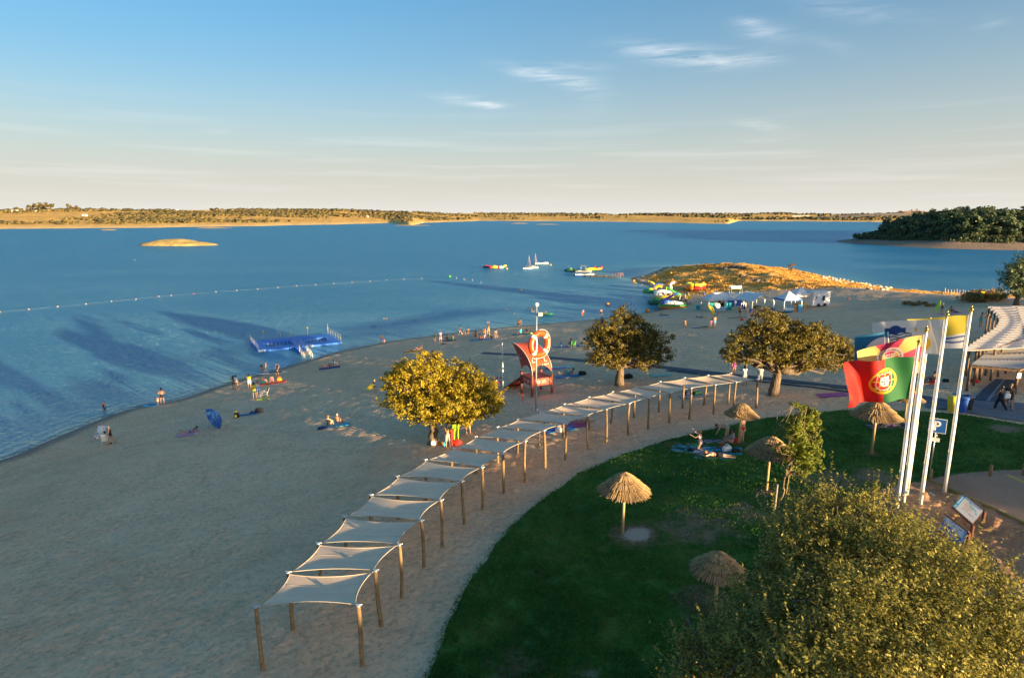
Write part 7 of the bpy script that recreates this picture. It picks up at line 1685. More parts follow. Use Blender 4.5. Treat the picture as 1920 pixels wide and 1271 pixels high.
def catamaran(u, v, ang, label, yel=False, mast=7.2):
    p = at_z(u, v, 0); o = thing('catamaran', label, 'sailing boat', p, R(ang)); o.scale = (.72,)*3
    for s in (-1, 1):
        q = hull(MB(), 4.6, .42, .42, bow=.5).build('hull', cloth('white'), o, (0, s*.95, 0))
    MB().box((0, 0, .5), (2.0, 1.9, .05)).build('trampoline', cloth('black'), o); m = MB()
    for x in (-1, .9): m.tube([(x, -1.1, .48), (x, 1.1, .48)], .05, 6)
    m.build('cross_beam', STEEL, o); MB().tube([(.9, 0, .5), (.85, 0, mast)], [.06, .04], 8).build('mast', cloth('rose'), o); MB().tube([(.85, 0, 1.2), (-1.6, 0, 1.1)], .05, 6).build('boom', cloth('rose'), o)
    st = MB()
    for q_ in ((2.2, 0, .45), (-.6, -1, .45), (-.6, 1, .45)): st.tube([(.86, 0, mast*.92), q_], .012, 4)
    st.build('stays', STEEL, o); MB().tube([(.86, .05, mast*.9), (1.5, .05, mast*.45), (2.1, 0, .6)], .05, 5).build('furled_jib', cloth('rose'), o)
    if yel: MB().sph((-.6, 0, .75), .5, 10, 7, (1.6, .8, .5)).build('sail_cover', cloth('yellow'), o)
catamaran(989, 504, 3, 'left catamaran with white hulls and a bare pinkish mast'); catamaran(1001, 502.5, 10, 'right catamaran with a yellow sail cover and the taller mast', True, 8.0)
def raft(u, v, parts, name, label, cat='inflatable', base=None, rz=0):
    """inflatable made of fat tubes: list of (part name, colour, list of (points, radius))"""
    p = base if base is not None else at_z(u, v, 0); o = thing(name, label, cat, p, R(rz))
    for nm, c, shapes in parts:
        m = MB()
        for pts, r in shapes:
            if len(pts) == 1: m.sph(pts[0], r, 12, 8)
            else: m.tube(pts, [r*.75]+[r]*(len(pts)-2)+[r*.75] if len(pts) > 2 else r, 10)
        m.build(nm, M('vinyl_'+c, CC[c], .3, .05, 3), o)
    return o
ring = lambda cx, cy, z, a, b, n=14: [(cx+math.cos(k*2*math.pi/n)*a, cy+math.sin(k*2*math.pi/n)*b, z) for k in range(n+1)]
raft(918, 502.5, [('float_tube','navy',[([(-2.2,-.6,.4),(-1,-.7,.5),(0,-.6,.4)],.45)]),('side_tube','red',[([(-2.6,.3,.4),(-1.2,.5,.6),(0.2,.4,.4)],.5)])], 'towable_tube', 'dark blue and red towable tube at the left of the inflatable cluster')
raft(928, 503.5, [('body','yellow',[([(-1.2,0,.5),(-.2,0,.7),(1,0,.5)],.62)]),('nose','red',[([(1.1,0,.5),(1.8,0,.55)],.55),([(-1.6,0,.5)],.6)])], 'towable_tube', 'yellow towable tube with red ends in the middle of the cluster')
raft(939, 503, [('seat','white',[([(-1.4,-.2,.3),(0,-.2,.35),(1,-.2,.3)],.38)]),('side','cyan',[([(-.6,.5,.6),(.4,.5,.7)],.35)])], 'towable_raft', 'white and blue towable raft in the inflatable cluster')
raft(944, 502.5, [('back','yellow',[([(-1,0,.4),(.2,0,.7),(1.2,0,1.0)],.42)]),('stripe','green',[([(-.8,-.5,.4),(.8,-.5,.5)],.3)])], 'towable_tube', 'yellow and green tube at the right end of the inflatable cluster')
raft(1071, 509, [('hull','dgreen',[([(-2.4,0,.35),(-.5,-.3,.5),(1.8,0,.35)],.6),([(-2.2,1,.35),(1.6,1,.35)],.5)]),('seat','lime',[([(-.8,.3,.85),(.3,.3,.9)],.35)])], 'inflatable_raft', 'dark green raft moored left of the boat with the flat top')
raft(1113, 507, [('body','yellow',[([(-3.6,0,.3),(-1.5,0,.5),(1.5,0,.6),(3,0,.5)],.5),([(-3.2,.9,.3),(2.6,.9,.5)],.45)]),('tail','red',[([(2.2,.2,1.0),(3.4,.2,1.1)],.45),([(.6,.3,1.1)],.5)]),('seat','navy',[([(.9,-.2,1.0),(2.4,-.2,1.0)],.3)])], 'banana_boat', 'yellow inflatable boat with red tail above the jetty')
def jetty():
    A = at_z(1098, 516, .4); B = at_z(1164, 518.5, .4); o = thing('jetty', 'floating timber jetty with a handrail near its right end', 'jetty', Vector((A.x, A.y, 0))); d = B-A; L = d.length; a = math.atan2(d.y, d.x); o.rotation_euler = (0, 0, a); n = int(L/.45)
    pm = MB().box((0, 0, 0), (.40, 1.5, .06)).mesh('plank', M('jetty_wood', (.33, .22, .12), .85, .25, 3))
    for k in range(n): link('plank', pm, o, ((k+.5)*L/n, 0, .42))
    m = MB()
    for k in range(int(L/2.2)): m.box((k*2.2+1, 0, .12), (1.5, 1.3, .5))
    m.build('float', M('jetty_float', (.10, .08, .06), .8), o); m = MB(); x0, x1 = L*.76, L*1.05
    for k in range(5): x = x0+(x1-x0)*k/4; m.tube([(x, .7, .3-.02*k), (x, .7, 1.45)], .05, 6)
    m.tube([(x0, .7, 1.45), (x1, .7, 1.4)], .05, 6); m.tube([(x0, .7, .95), (x1, .7, .92)], .04, 6); m.build('handrail', M('rail_wood', (.48, .24, .10), .8, .2), o)
    for x in (L*.2, L*.6, L): MB().cyl((x, -.8, -1), (x, -.8, .9), .08).build('pile', POST, o)
jetty()
# kayak and green float with their riders
def kayak(u, v, c, label, ang=10, L=2.6, rider=True):
    o = boat(u, v, ang, L, .62, .22, 'kayak', label, c, cat='kayak')
    return o
kayak(1024, 590, 'green', 'bright green kayak lying low near the pole top', 6); kayak(1000, 583, 'grey', 'grey kayak with a raised paddle behind the tall pole', 80)
person('sit', 1000, 583, 60, [('shirt','black')], 'kayaker lifting a paddle behind the tall pole', .95, z='water', sink=-.12); p = at_z(1000, 583, .8); q = MB().tube([p+Vector((-1.0, .2, .6)), p+Vector((.9, -.2, -.2))], .025, 6).box(p+Vector((-1.1, .2, .65)), (.4, .05, .2)).build('paddle', cloth('black')); tag(q, 'paddle raised by the kayaker', 'paddle')
person('sitlean', 1021, 590, 80, [('shirt','grey')], 'rider sitting on the bright green kayak', .95, z='water', sink=-.1)
# boards on the shore
def board_(u, v, L, W_, ang, c, label, c2=None, name='paddle_board', at=None):
    p = at if at is not None else ground(u, v)+Vector((0, 0, .05)); o = thing(name, label, 'board', p, R(ang)); n = 16
    rg_ = [[(x*L, w*W_*.5, z+.10*abs(x)**3*4), (x*L, w*W_*.35, z+.045), (x*L, -w*W_*.35, z+.045), (x*L, -w*W_*.5, z+.10*abs(x)**3*4), (x*L, -w*W_*.35, z-.035), (x*L, w*W_*.35, z-.035)] for x, w, z in [((k/n-.5), max(.04, math.sin(math.pi*min(1, max(0, k/n)))**.5), .06) for k in range(n+1)]]
    MB().loft(rg_).build('deck', cloth(c), o)
    if c2: MB().box((L*.1, 0, .12), (L*.45, W_*.55, .02)).build('deck_pad', cloth(c2), o)
    return o
board_(511, 701, 3.4, .85, 22, 'white', 'white paddle board with black pad at the water edge', 'black'); board_(283, 762, 1.5, .8, 20, 'cyan', 'small cyan inflatable at the water edge below the toddler', 'blue', 'inflatable_float')
o = board_(1762, 586, 1.9, .6, 0, 'lime', 'green bodyboard held upright by the boy', None, 'bodyboard', at=ground(1761, 586)+Vector((-.35, -.1, .95))); o.rotation_euler = (R(5), R(-72), 0)
o = board_(698, 730, 1.1, .5, 0, 'yellow', 'small yellow board carried by the child in navy', None, 'bodyboard', at=ground(701, 736)+Vector((-.25, -.05, .62))); o.rotation_euler = (R(60), R(-35), 0)
# chairs
def beach_chair(u, v, rz, c, label, at=None):
    o = thing('beach_chair', label, 'chair', ground(u, v) if at is None else at, R(rz)); fr = M('chair_frame', (.75, .75, .73), .4, .05); m = MB()
    for s in (-.28, .28): m.tube([(s, .35, 0), (s, .3, .30), (s, -.22, .26), (s, -.5, .95)], .018, 6); m.tube([(s, -.35, 0), (s, -.22, .26)], .018, 6); m.tube([(s, .3, .30), (s, .3, .5), (s, -.33, .52)], .016, 6)
    m.build('frame', fr, o); MB().box((0, .05, .28), (.52, .52, .03)).build('seat', cloth(c), o); q = MB().box((0, 0, 0), (.54, .03, .68)).build('backrest', cloth(c), o, (0, -.36, .62)); q.rotation_euler = (R(21), 0, 0); return o
cA = ground(199, 831); beach_chair(199, 831, 200-180+10, 'white', 'white low beach chair seen from behind with a man sitting in it'); beach_chair(188, 820, 160, 'white', 'white beach chair draped with a pale towel, farther of the pair')
person('sit', 197, 829, 25, [('trunks','red')], 'man in red shorts sitting in the white beach chair', .95, at=cA+Vector((-.05, .08, .12)))
q = MB().box((0, 0, 0), (.5, .08, .6)).build('draped_towel', cloth('white'), loc=ground(188, 820)+Vector((-.1, .25, .68))); q.rotation_euler = (R(-22), 0, R(-20)); tag(q, 'pale towel hanging over the farther beach chair', 'towel')
bag(181, 822, 'white', 'small white and red bag left of the beach chairs', .4, .3, .25, 'red'); heap(207, 832, 'black', 'pair of black sandals beside the white chair', .3, 'sandals', 'shoes')
beach_chair(496, 743, 120, 'navy', 'dark blue folding chair beside the lime green mat')
beach_chair(1073, 651, 20, 'green', 'bright green chair behind the mat on the upper beach')
# parasols lying on the sand
def umbrella(u, v, r, col, label, tilt, rz, pattern=None):
    p = ground(u, v); o = thing('beach_parasol', label, 'parasol', p, R(rz)); n = 10; m_ = 12; V = []; C = []; rr = np.random.default_rng(3)
    for i in range(m_+1):
        for j in range(n*6):
            t = i/m_; a = 2*math.pi*j/(n*6); k = 1-.07*abs(math.sin(a*n/2)) if True else 1; rad = r*math.sin(t*1.15)/math.sin(1.15)*k
            V.append((rad*math.cos(a), rad*math.sin(a), 1.6+.55*r*(math.cos(t*1.15)-math.cos(1.15))/(1-math.cos(1.15))))
            cc = np.array(CC[col])
            if pattern: 
                if vnoise(np.array([rad*math.cos(a)*15+9]), np.array([rad*math.sin(a)*15+5]), 3)[0] > .68: cc = np.array(CC[pattern])
            elif int(j/6) % 2: cc = cc*.82
            C.append(cc)
    cano = fastmesh('canopy', V, gridfaces(n*6, m_+1, True), [attr_mat('parasol_cloth', .7, .3)], True, col=np.array(C)); T = bpy.data.objects.new('canopy', cano)
    COL.objects.link(T); T.parent = o; T.rotation_euler = (0, R(tilt), 0); off = Matrix.Rotation(R(tilt), 3, 'Y') @ Vector((0, 0, 1.6)); T.location = Vector((-off.x*.45, 0, -off.z+.30*r+abs(math.sin(R(tilt)))*r*.82))
    a = Matrix.Rotation(R(tilt), 3, 'Y'); P0 = T.location+a @ Vector((0, 0, 2.1)); P1 = T.location+a @ Vector((0, 0, .7)); MB().tube([P0, P1], .018, 6).build('stick', PW, o)
    rb = MB()
    for j in range(n): an = 2*math.pi*j/n; rb.tube([T.location+a @ Vector((0, 0, 2.08)), T.location+a @ Vector((r*.96*math.cos(an), r*.96*math.sin(an), 1.6))], .007, 4)
    rb.build('ribs', STEEL, o)
umbrella(384, 808, 1.05, 'blue', 'blue dotted parasol tipped on its side beside the sunbather', 62, 12, 'sky')
umbrella(1323, 594, 1.2, 'yellow', 'bright yellow parasol tipped on its side on the far beach', 60, -10)
heap(368, 813, 'mint', 'white and mint beach bag at the sunbather head', .35, 'beach_bag', 'bag')
# sign on a stick
p = ground(1345, 592); o = thing('banner', 'white rounded banner on a short stick in front of the left tent', 'banner', p); MB().cyl((0, 0, -.1), (0, 0, 1.4), .05).build('stick', POST, o)
MB().loft([[(math.cos(a)*.42*k, y, 1.75+math.sin(a)*.55*k*(1.1 if math.sin(a) > 0 else .8)) for a in [i*math.pi/8 for i in range(16)]] for y, k in ((-.06, .85), (0, 1), (.06, .85))]).build('banner_cloth', PW, o)
# ------------------------------------------------------------------ tents and stalls
TW = M('tent_white', (.84, .82, .80), .7, .04, 3, trans=.1)
def tent(u, v, w, d, h, top, label, rz=0, val='navy', name='gazebo', marks=14, hip=.0):
    p = ground(u, v); o = thing(name, label, 'tent', p, R(rz)); m = MB()
    for sx in (-1, 1):
        for sy in (-1, 1): MB().box((sx*w/2, sy*d/2, h/2-.1), (.06, .06, h+.2)).build('leg', STEEL, o)
    n = 12; V = []; ridge = hip*w/2
    for i in range(n+1):
        for j in range(n+1):
            x = (j/n*2-1); y = (i/n*2-1); ax = max(0, (abs(x)*w/2-ridge)/(w/2-ridge)) if w/2 > ridge else 0; e = max(ax, abs(y)); V.append((x*w/2*1.03, y*d/2*1.03, h+(top-h)*((1-e)**1.25)))
    F = [(i*(n+1)+j, i*(n+1)+j+1, (i+1)*(n+1)+j+1, (i+1)*(n+1)+j) for i in range(n) for j in range(n)]; MB().add(V, F, True).build('roof', TW, o)
    vm = MB(); hv = .28
    for (x0, y0, x1, y1) in ((-1, -1, 1, -1), (1, -1, 1, 1), (1, 1, -1, 1), (-1, 1, -1, -1)): vm.add([(x0*w*.516, y0*d*.516, h), (x1*w*.516, y1*d*.516, h), (x1*w*.516, y1*d*.516, h-hv), (x0*w*.516, y0*d*.516, h-hv)], [(0, 1, 2, 3)])
    vm.build('valance', TW if val != 'full' else cloth('blue'), o)
    if marks:
        s = MB(); scribble(s, (-w*.45, -d*.516-.012, h-.22), (1, 0, 0), (0, 0, 1), marks, .15, w*.9/marks*.72, 9); s.build('valance_marks', cloth('navy') if val != 'full' else PW, o)
        s = MB(); scribble(s, (w*.516+.012, -d*.4, h-.22), (0, 1, 0), (0, 0, 1), int(marks*.6), .15, d*.8/marks, 11); s.build('valance_marks', cloth('navy') if val != 'full' else PW, o)
    return o
o = tent(1345, 582, 5.4, 3.4, 2.5, 3.7, 'white gazebo with blue lettering on its valance, leftmost tent', 8, hip=.4)
def counter(o, x, y, w, h, c, d=.6, nm='counter', z=0):
    q = MB().box((x, y, z+h/2), (w, d, h)).build(nm, cloth(c) if isinstance(c, str) else c, o); return q
counter(o, -1.9, -1.4, 1.2, 1.7, 'teal', .08, 'side_banner'); counter(o, 1.7, -1.4, 1.1, 1.7, 'teal', .08, 'side_banner'); counter(o, -.1, -1.2, 2.2, 1.0, 'sky', .6); counter(o, -.1, -1.52, 1.9, .25, 'white', .03, 'counter_sign', .6); counter(o, -.1, -1.52, 1.9, .2, 'white', .03, 'counter_sign', .2); counter(o, -.1, .2, 1.8, 1.5, 'beige', .4, 'shelf'); counter(o, 1.0, .6, .8, 2.0, 'black', 1.2, 'back_curtain')
tb = thing('bar_table', 'small teal table with stools left of the first gazebo', 'table', ground(1308, 581)); MB().box((0, 0, .9), (.7, .7, .06)).build('table_top', cloth('teal'), tb); MB().cyl((0, 0, 0), (0, 0, .9), .05).build('table_leg', STEEL, tb); MB().box((0, 0, .45), (.6, .6, .8)).build('table_skirt', cloth('teal'), tb)
for k, (u, lab) in enumerate(((1313, 'left bar stool beside the teal table'), (1317, 'right bar stool beside the teal table'))):
    s = thing('bar_stool', lab, 'stool', ground(u, 581)); MB().cyl((0, 0, .72), (0, 0, .78), .18).build('seat', cloth('black'), s); m = MB()
    for a in range(4): m.tube([(math.cos(a*1.57)*.12, math.sin(a*1.57)*.12, .72), (math.cos(a*1.57)*.22, math.sin(a*1.57)*.22, 0)], .015, 5)
    m.build('legs', STEEL, s)
k2 = thing('rental_kiosk', 'blue and white kiosk behind the leftmost gazebo', 'kiosk', ground(1372, 573), R(10)); MB().box((0, 0, 1.2), (3.2, 2.0, 2.4)).build('body', cloth('white'), k2); MB().box((0, -1.03, .7), (3.25, .06, 1.3)).build('front_panel', cloth('blue'), k2); MB().box((0, 0, 2.5), (3.6, 2.3, .1)).build('roof', PW, k2); MB().cyl((-.5, -1.35, 0), (-.5, -1.35, 1.0), .3).build('barrel', cloth('blue'), k2)
bt = thing('rowing_boat', 'white boat raised on a frame behind the leftmost gazebo', 'boat', ground(1378, 566), R(5)); hull(MB(), 2.4, 1.1, .5).build('hull', PW, bt, (0, 0, 3.0)); m = MB()
for sx in (-1.2, 1.2):
    for sy in (-.5, .5): m.tube([(sx, sy, 0), (sx, sy, 3.1)], .05, 6)
m.build('frame', STEEL, bt)
def arch_tent():
    p = ground(1413, 582); o = thing('arched_tent', 'open white tent with arched front bands, second from the left', 'tent', p, R(14)); w, d, h, tp = 4.6, 5.2, 2.3, 3.5
    V = [(-w/2, -d/2, h), (0, -d/2, tp), (w/2, -d/2, h), (-w/2, d/2, h), (0, d/2, tp), (w/2, d/2, h)]; n = 10; P = []
    for i in range(n+1):
        for (x, z) in ((-w/2-.08, h-.15), (-w/4, (h+tp)/2+.06), (0, tp), (w/4, (h+tp)/2+.06), (w/2+.08, h-.15)): P.append((x, -d/2+d*i/n, z-.07*math.sin(math.pi*((i/n*3) % 1))))
    MB().add(P, [(i*5+j, i*5+j+1, (i+1)*5+j+1, (i+1)*5+j) for i in range(n) for j in range(4)], True).build('roof', TW, o)
    for y in (-d/2, d/2):
        m = MB(); pts = [(-w/2, y, 0), (-w/2, y, h-.35), (-w/2+.35, y, h+.1), (0, y, tp-.12), (w/2-.35, y, h+.1), (w/2, y, h-.35), (w/2, y, 0)]; m.tube(pts, [.16, .16, .2, .16, .2, .16, .16], 8, sq=.5); m.build('arch_band', TW, o)
    for sx in (-1, 1):
        for y in (-d/2, 0, d/2): MB().box((sx*w/2, y, 1.1), (.07, .07, 2.3)).build('leg', STEEL, o)
        counter(o, sx*w/2, -d/2, .5, .75, 'blue', .5, 'leg_weight')
    counter(o, .1, -d/2+.5, 1.9, 1.0, M('plywood', (.45, .26, .10), .8, .15, 3), .6); MB().box((.1, -d/2+.18, .6), (.6, .03, .5)).build('counter_sign', PW, o); MB().box((0, -.3, 2.35), (1.3, .04, .35)).build('hanging_sign', cloth('sky'), o)
    MB().sph((1.2, .5, .5), .6, 10, 7, (1.5, 1, .6)).build('piled_gear', cloth('dgreen'), o)
arch_tent()
q = thing('chalkboard', 'white framed dark chalkboard in front of the arched tent', 'sign', ground(1393.5, 583), R(5)); MB().box((0, 0, .8), (1.0, .06, 1.5)).build('frame', PW, q); MB().box((0, -.04, .85), (.72, .03, 1.05)).build('slate', cloth('navy'), q)
o = tent(1476, 584, 3.4, 3.2, 2.45, 3.9, 'white peaked gazebo with a blue front valance, third tent', 8, val='full', marks=12)
for k, y in enumerate((.28, .62, .96)): counter(o, -.5, -1.3, 1.7, .26, 'white' if k % 2 else 'sky', .3, 'display_shelf', y-.1)
counter(o, .75, -1.1, .9, 1.25, M('plywood', (.45, .26, .10), .8, .15, 3), .6); counter(o, 1.5, -1.6, .9, 1.5, 'sky', .1, 'printed_banner'); counter(o, -1.2, -1.5, 3.6, .12, 'black', 1.2, 'base_mat')
o = tent(1497, 576, 3.6, 3.2, 2.5, 4.0, 'white peaked gazebo behind the one with the blue valance', 8, marks=0); 
q = thing('wooden_counter', 'small wooden counter box under the farther peaked gazebo', 'counter', ground(1500, 580), R(8)); MB().box((0, 0, .6), (1.9, .9, 1.2)).build('box', M('plywood', (.45, .26, .10), .8, .15, 3), q); MB().box((-.25, -.46, .58), (1.1, .04, .95)).build('opening_shade_panel', cloth('black'), q)  # black panel stands in for the shaded hollow of the box
def trailer():
    p = ground(1532, 574); o = thing('food_trailer', 'white food trailer with an open side flap and two wheels', 'trailer', p, R(12)); w, d, h = 3.6, 2.1, 2.5; PWc = M('trailer_white', (.72, .73, .75), .35, .03)
    MB().box((0, 0, .45+h/2-.2), (w, d, h)).build('body', PWc, o); MB().box((0, 0, .5+h-.15), (w*1.03, d*1.05, .12)).build('roof', PW, o)
    q = MB().box((0, 0, 0), (1.6, 1.9, .06)).build('side_flap', PW, o, (-w/2-.9, 0, 2.55)); q.rotation_euler = (0, R(-6), 0)
    MB().box((w*.10, -d/2-.02, 1.5), (1.0, .04, 1.6)).build('door', PWc, o); MB().box((w*.10, -d/2-.05, 1.65), (.55, .03, .95)).build('door_window', cloth('navy'), o); MB().box((-w*.32, -d/2-.03, 1.8), (.3, .03, .5)).build('menu_panel', cloth('grey'), o)
    for x in (-.65, .9): MB().cyl((w*.12*x*2, -d/2-.09, .33), (w*.12*x*2, -d/2+.12, .33), .33, n=16).build('wheel', cloth('black'), o)
    MB().box((w*.3, -d/2-.02, 1.4), (.04, .02, 2.3)).build('corner_trim', STEEL, o); MB().tube([(w/2, 0, .4), (w/2+1.0, 0, .35)], .05, 6).build('tow_bar', STEEL, o)
trailer()
# ------------------------------------------------------------------ inflatables and pedal boats at the cove
def G(u, v): return ground(u, v)+Vector((0, 0, .05))
arc = lambda cx, cz, r, a0, a1, y, n=12: [(cx+math.cos(a0+(a1-a0)*k/n)*r, y, cz+math.sin(a0+(a1-a0)*k/n)*r) for k in range(n+1)]
raft(0, 0, [('body','white',[([(-2.2,-.6,.5),(0,-.7,.6),(2.4,-.6,.5)],.5),([(-2.2,.7,.5),(0,.7,.6),(2.4,.7,.5)],.5)]),('neck','white',[([(1.9,0,.6),(2.2,0,1.6),(1.9,0,2.4),(2.4,0,3.0)],.38),([(2.5,0,3.1),(3.0,0,2.9)],.3)]),('horn','orange',[([(2.4,0,3.3),(2.5,0,3.9)],.12)]),('rainbow_blue','blue',[(arc(-.9,.9,1.75,2.9,.9,.1),.18)]),('rainbow_yellow','yellow',[(arc(-.9,.9,1.0,2.9,.8,.1),.2)]),('rainbow_orange','orange',[(arc(-.9,.9,1.38,2.9,.9,.1),.2)]),('tail','yellow',[([(-1.6,.3,2.0),(-2.6,.3,2.9),(-3.6,.3,3.3)],.2)])], 'inflatable_unicorn', 'large white inflatable with horned head and rainbow tail at the cove', base=G(1242, 551))
raft(0, 0, [('slide','green',[([(-1.8,0,2.5),(-.5,0,1.6),(1.2,0,.7),(2.6,0,.3)],.32)]),('ladder','lime',[([(-1.8,-.3,2.5),(-2.1,-.3,.2)],.12)])], 'green_slide', 'bright green slide sloping down right of the white inflatable', base=G(1262, 557))
raft(0, 0, [('hull','green',[([(-1.8,-.5,.35),(0,-.6,.45),(1.6,-.5,.35)],.5),([(-1.8,.6,.35),(1.6,.6,.35)],.5)]),('seat','lime',[([(-.6,0,1.0),(.5,0,1.1)],.35)])], 'pedal_boat', 'green pedal boat with lime seats at the back left of the cove', base=at_z(1220, 549, 0), cat='pedal boat')
raft(0, 0, [('hull','purple',[([(-1.2,0,.4),(0,0,.6),(1.2,0,.4)],.55)]),('seat','yellow',[([(-.3,0,1.1)],.3)])], 'pedal_boat', 'purple pedal boat beside the white inflatable', base=at_z(1226, 549, 0), cat='pedal boat')
raft(0, 0, [('hull','beige',[([(-2.2,-.5,.4),(0,-.6,.6),(2.2,-.5,.4)],.5),([(-2.2,.7,.4),(2.2,.7,.4)],.5)]),('seat','white',[([(-1.4,0,1.0),(1,0,1.1)],.42)]),('wheel','brown',[(arc(.2,.9,.7,0,6.28,-.5,14),.12)])], 'pedal_boat', 'cream and brown pedal boat in front of the white inflatable', base=at_z(1238, 560, 0), cat='pedal boat')
raft(0, 0, [('body','yellow',[([(-3,0,.5),(-1,0,.7),(1.5,0,.7),(3,0,.6)],.55),([(-2.8,1.1,.5),(2.8,1.1,.6)],.5)]),('back','brown',[([(-.5,.4,1.3),(.8,.4,1.5)],.4)])], 'banana_boat', 'mustard yellow inflatable lying behind the purple slide', base=G(1255, 564))
raft(0, 0, [('hull','dgreen',[([(-2.0,-.5,.35),(0,-.6,.55),(2,-.5,.35)],.52),([(-2.0,.6,.35),(2,.6,.35)],.52)]),('seat','green',[([(-1.2,0,.95),(1.2,0,1.05)],.45)])], 'pedal_boat', 'dark green pedal boat floating left of the striped one', base=at_z(1232, 571, 0), cat='pedal boat')
raft(0, 0, [('slide','purple',[([(-1.8,-.3,.5),(0,-.3,1.4),(1.2,-.3,2.2)],.28)]),('slide_edge','blue',[([(-1.4,.3,.6),(.6,.3,1.7),(2.3,.3,2.6)],.28)])], 'blue_slide', 'blue and purple slide rising behind the striped pedal boat', base=G(1251, 571))
raft(0, 0, [('lower_tube','orange',[(ring(0,0,.3,2.9,1.1),.28)]),('middle_tube','green',[(ring(0,0,.62,2.9,1.1),.30)]),('deck','white',[([(-2.2,0,.9),(0,0,1.15),(2.2,0,.9)],.55)]),('bow','blue',[([(-2.6,0,.9),(-1.4,0,1.5),(-.4,0,1.3)],.5)])], 'striped_raft', 'striped raft with orange, green and blue tubes nearest the tents', base=G(1261, 578))
for k, (u, v, c, lab) in enumerate([(1262,571,'yellow','yellow pedal boat behind the striped raft'),(1276,573,'yellow','yellow and brown pedal boat right of the striped raft'),(1281,563,'brown','brown-wheeled pedal boat at the back of the pile'),(1287,560,'yellow','rightmost yellow pedal boat on the sand'),(1284,571,'grey','grey wheeled pedal boat at the right of the pile')]):
    raft(0, 0, [('hull',c,[([(-1.2,-.4,.35),(0,-.45,.45),(1.2,-.4,.35)],.4),([(-1.2,.5,.35),(1.2,.5,.35)],.4)]),('wheel','beige',[(arc(.3,.8,.55,0,6.28,-.45,12),.11)]),('seat','black' if k % 2 else 'brown',[([(-.5,0,.95),(.2,0,1.0)],.28)])], 'pedal_boat', lab, base=G(u, v), cat='pedal boat', rz=k*37)
q = thing('white_post', 'white rounded post among the pedal boats', 'post', G(1274, 570)); MB().cyl((0, 0, 0), (0, 0, 1.5), .12).sph((0, 0, 1.7), .28).build('post_body', PW, q)
def pool():
    p = ground(1304, 543); o = thing('inflatable_pool', 'round orange and yellow inflatable pool on the headland sand', 'inflatable', p)
    for k, (z, c) in enumerate(((.35, 'orange'), (.9, 'orange'), (1.45, 'yellow'))):
        for s in range(2):
            a0 = math.pi*(s+.35); pts = [(math.cos(a0+math.pi*q_/14)*2.3, math.sin(a0+math.pi*q_/14)*1.8, z) for q_ in range(15)]; MB().tube(pts, .34, 10).build('ring_tube', M('vinyl_'+('red' if (k < 2 and s) else c), CC['red' if (k < 2 and s) else c], .3, .05, 3), o)
    MB().tube([(1.2, -.6, 1.6), (2.0, -.3, 1.9), (2.3, .4, 1.5)], .25, 8).build('handle', M('vinyl_orange', CC['orange'], .3, .05, 3), o)
pool()
# ------------------------------------------------------------------ headland details: rocks, shrubs, fence stakes
ROCK = M('schist_rock', (.16, .125, .10), .95, .45, 1.5, bmp=.05); PALE = M('pale_rock', (.52, .42, .32), .95, .25, 1.5, bmp=.05)
def rock_mesh(seed, mt):
    r = np.random.default_rng(seed); bm = bmesh.new(); bmesh.ops.create_icosphere(bm, subdivisions=2, radius=1)
    for v in bm.verts: k = 1+.35*(mnoise.noise(v.co*1.3+Vector((seed*3.1, 0, 0)))); v.co = Vector((v.co.x*k, v.co.y*k*.8, v.co.z*k*.6))
    me = bpy.data.meshes.new('rock'); bm.to_mesh(me); bm.free(); me.materials.append(mt); return me
RM = [rock_mesh(k, ROCK) for k in range(4)]; PM = [rock_mesh(k+9, PALE) for k in range(3)]
rr = np.random.default_rng(15)
rk = [(1352,503,1.3),(1360,504,1.0),(1372,501,1.5),(1379,500,1.2),(1387,501,1.6),(1394,502,1.1),(1370,508,.8),(1385,513,.7),(1392,516,.9),(1400,519,.8),(1410,523,.9),(1420,526,1.0),(1428,528,.7),(1436,526,.6),(1454,519,.7),(1240,507,.8),(1246,503,.9),(1252,501,.8),(1263,500,.9),(1268,502,.7),(1232,511,.6),(1222,513,.6),(1470,533,.5),(1445,531,.5)]
for k, (u, v, s) in enumerate(sorted(rk)):
    o = thing('rock', ('small ' if s < .85 else 'large ' if s > 1.15 else '')+'dark jagged rock on the headland, %s from the left' % ordw(k+1), 'rock', ground(u, v+1.2), rr.uniform(0, 6), 'dark rocks on the headland'); o.scale = (s, s, s); link('stone', RM[k % 4], o)
rk = []
for k in range(150):
    t = rr.uniform(); u = 1540+t*130; v = np.interp(u, [1540, 1600, 1670], [518, 530, 541])+rr.normal()*3.5; g = ground(u, v)
    if gz(g.x, g.y) > -.2 and g.length < 230: rk.append((g, rr.uniform(.25, .75)))
pr = MB()
for g, s in rk: pr.sph(g+Vector((0, 0, s*.2)), s, 6, 4, (1, .8, .6))
pr.build('shore_stones', PALE)['kind'] = 'stuff'
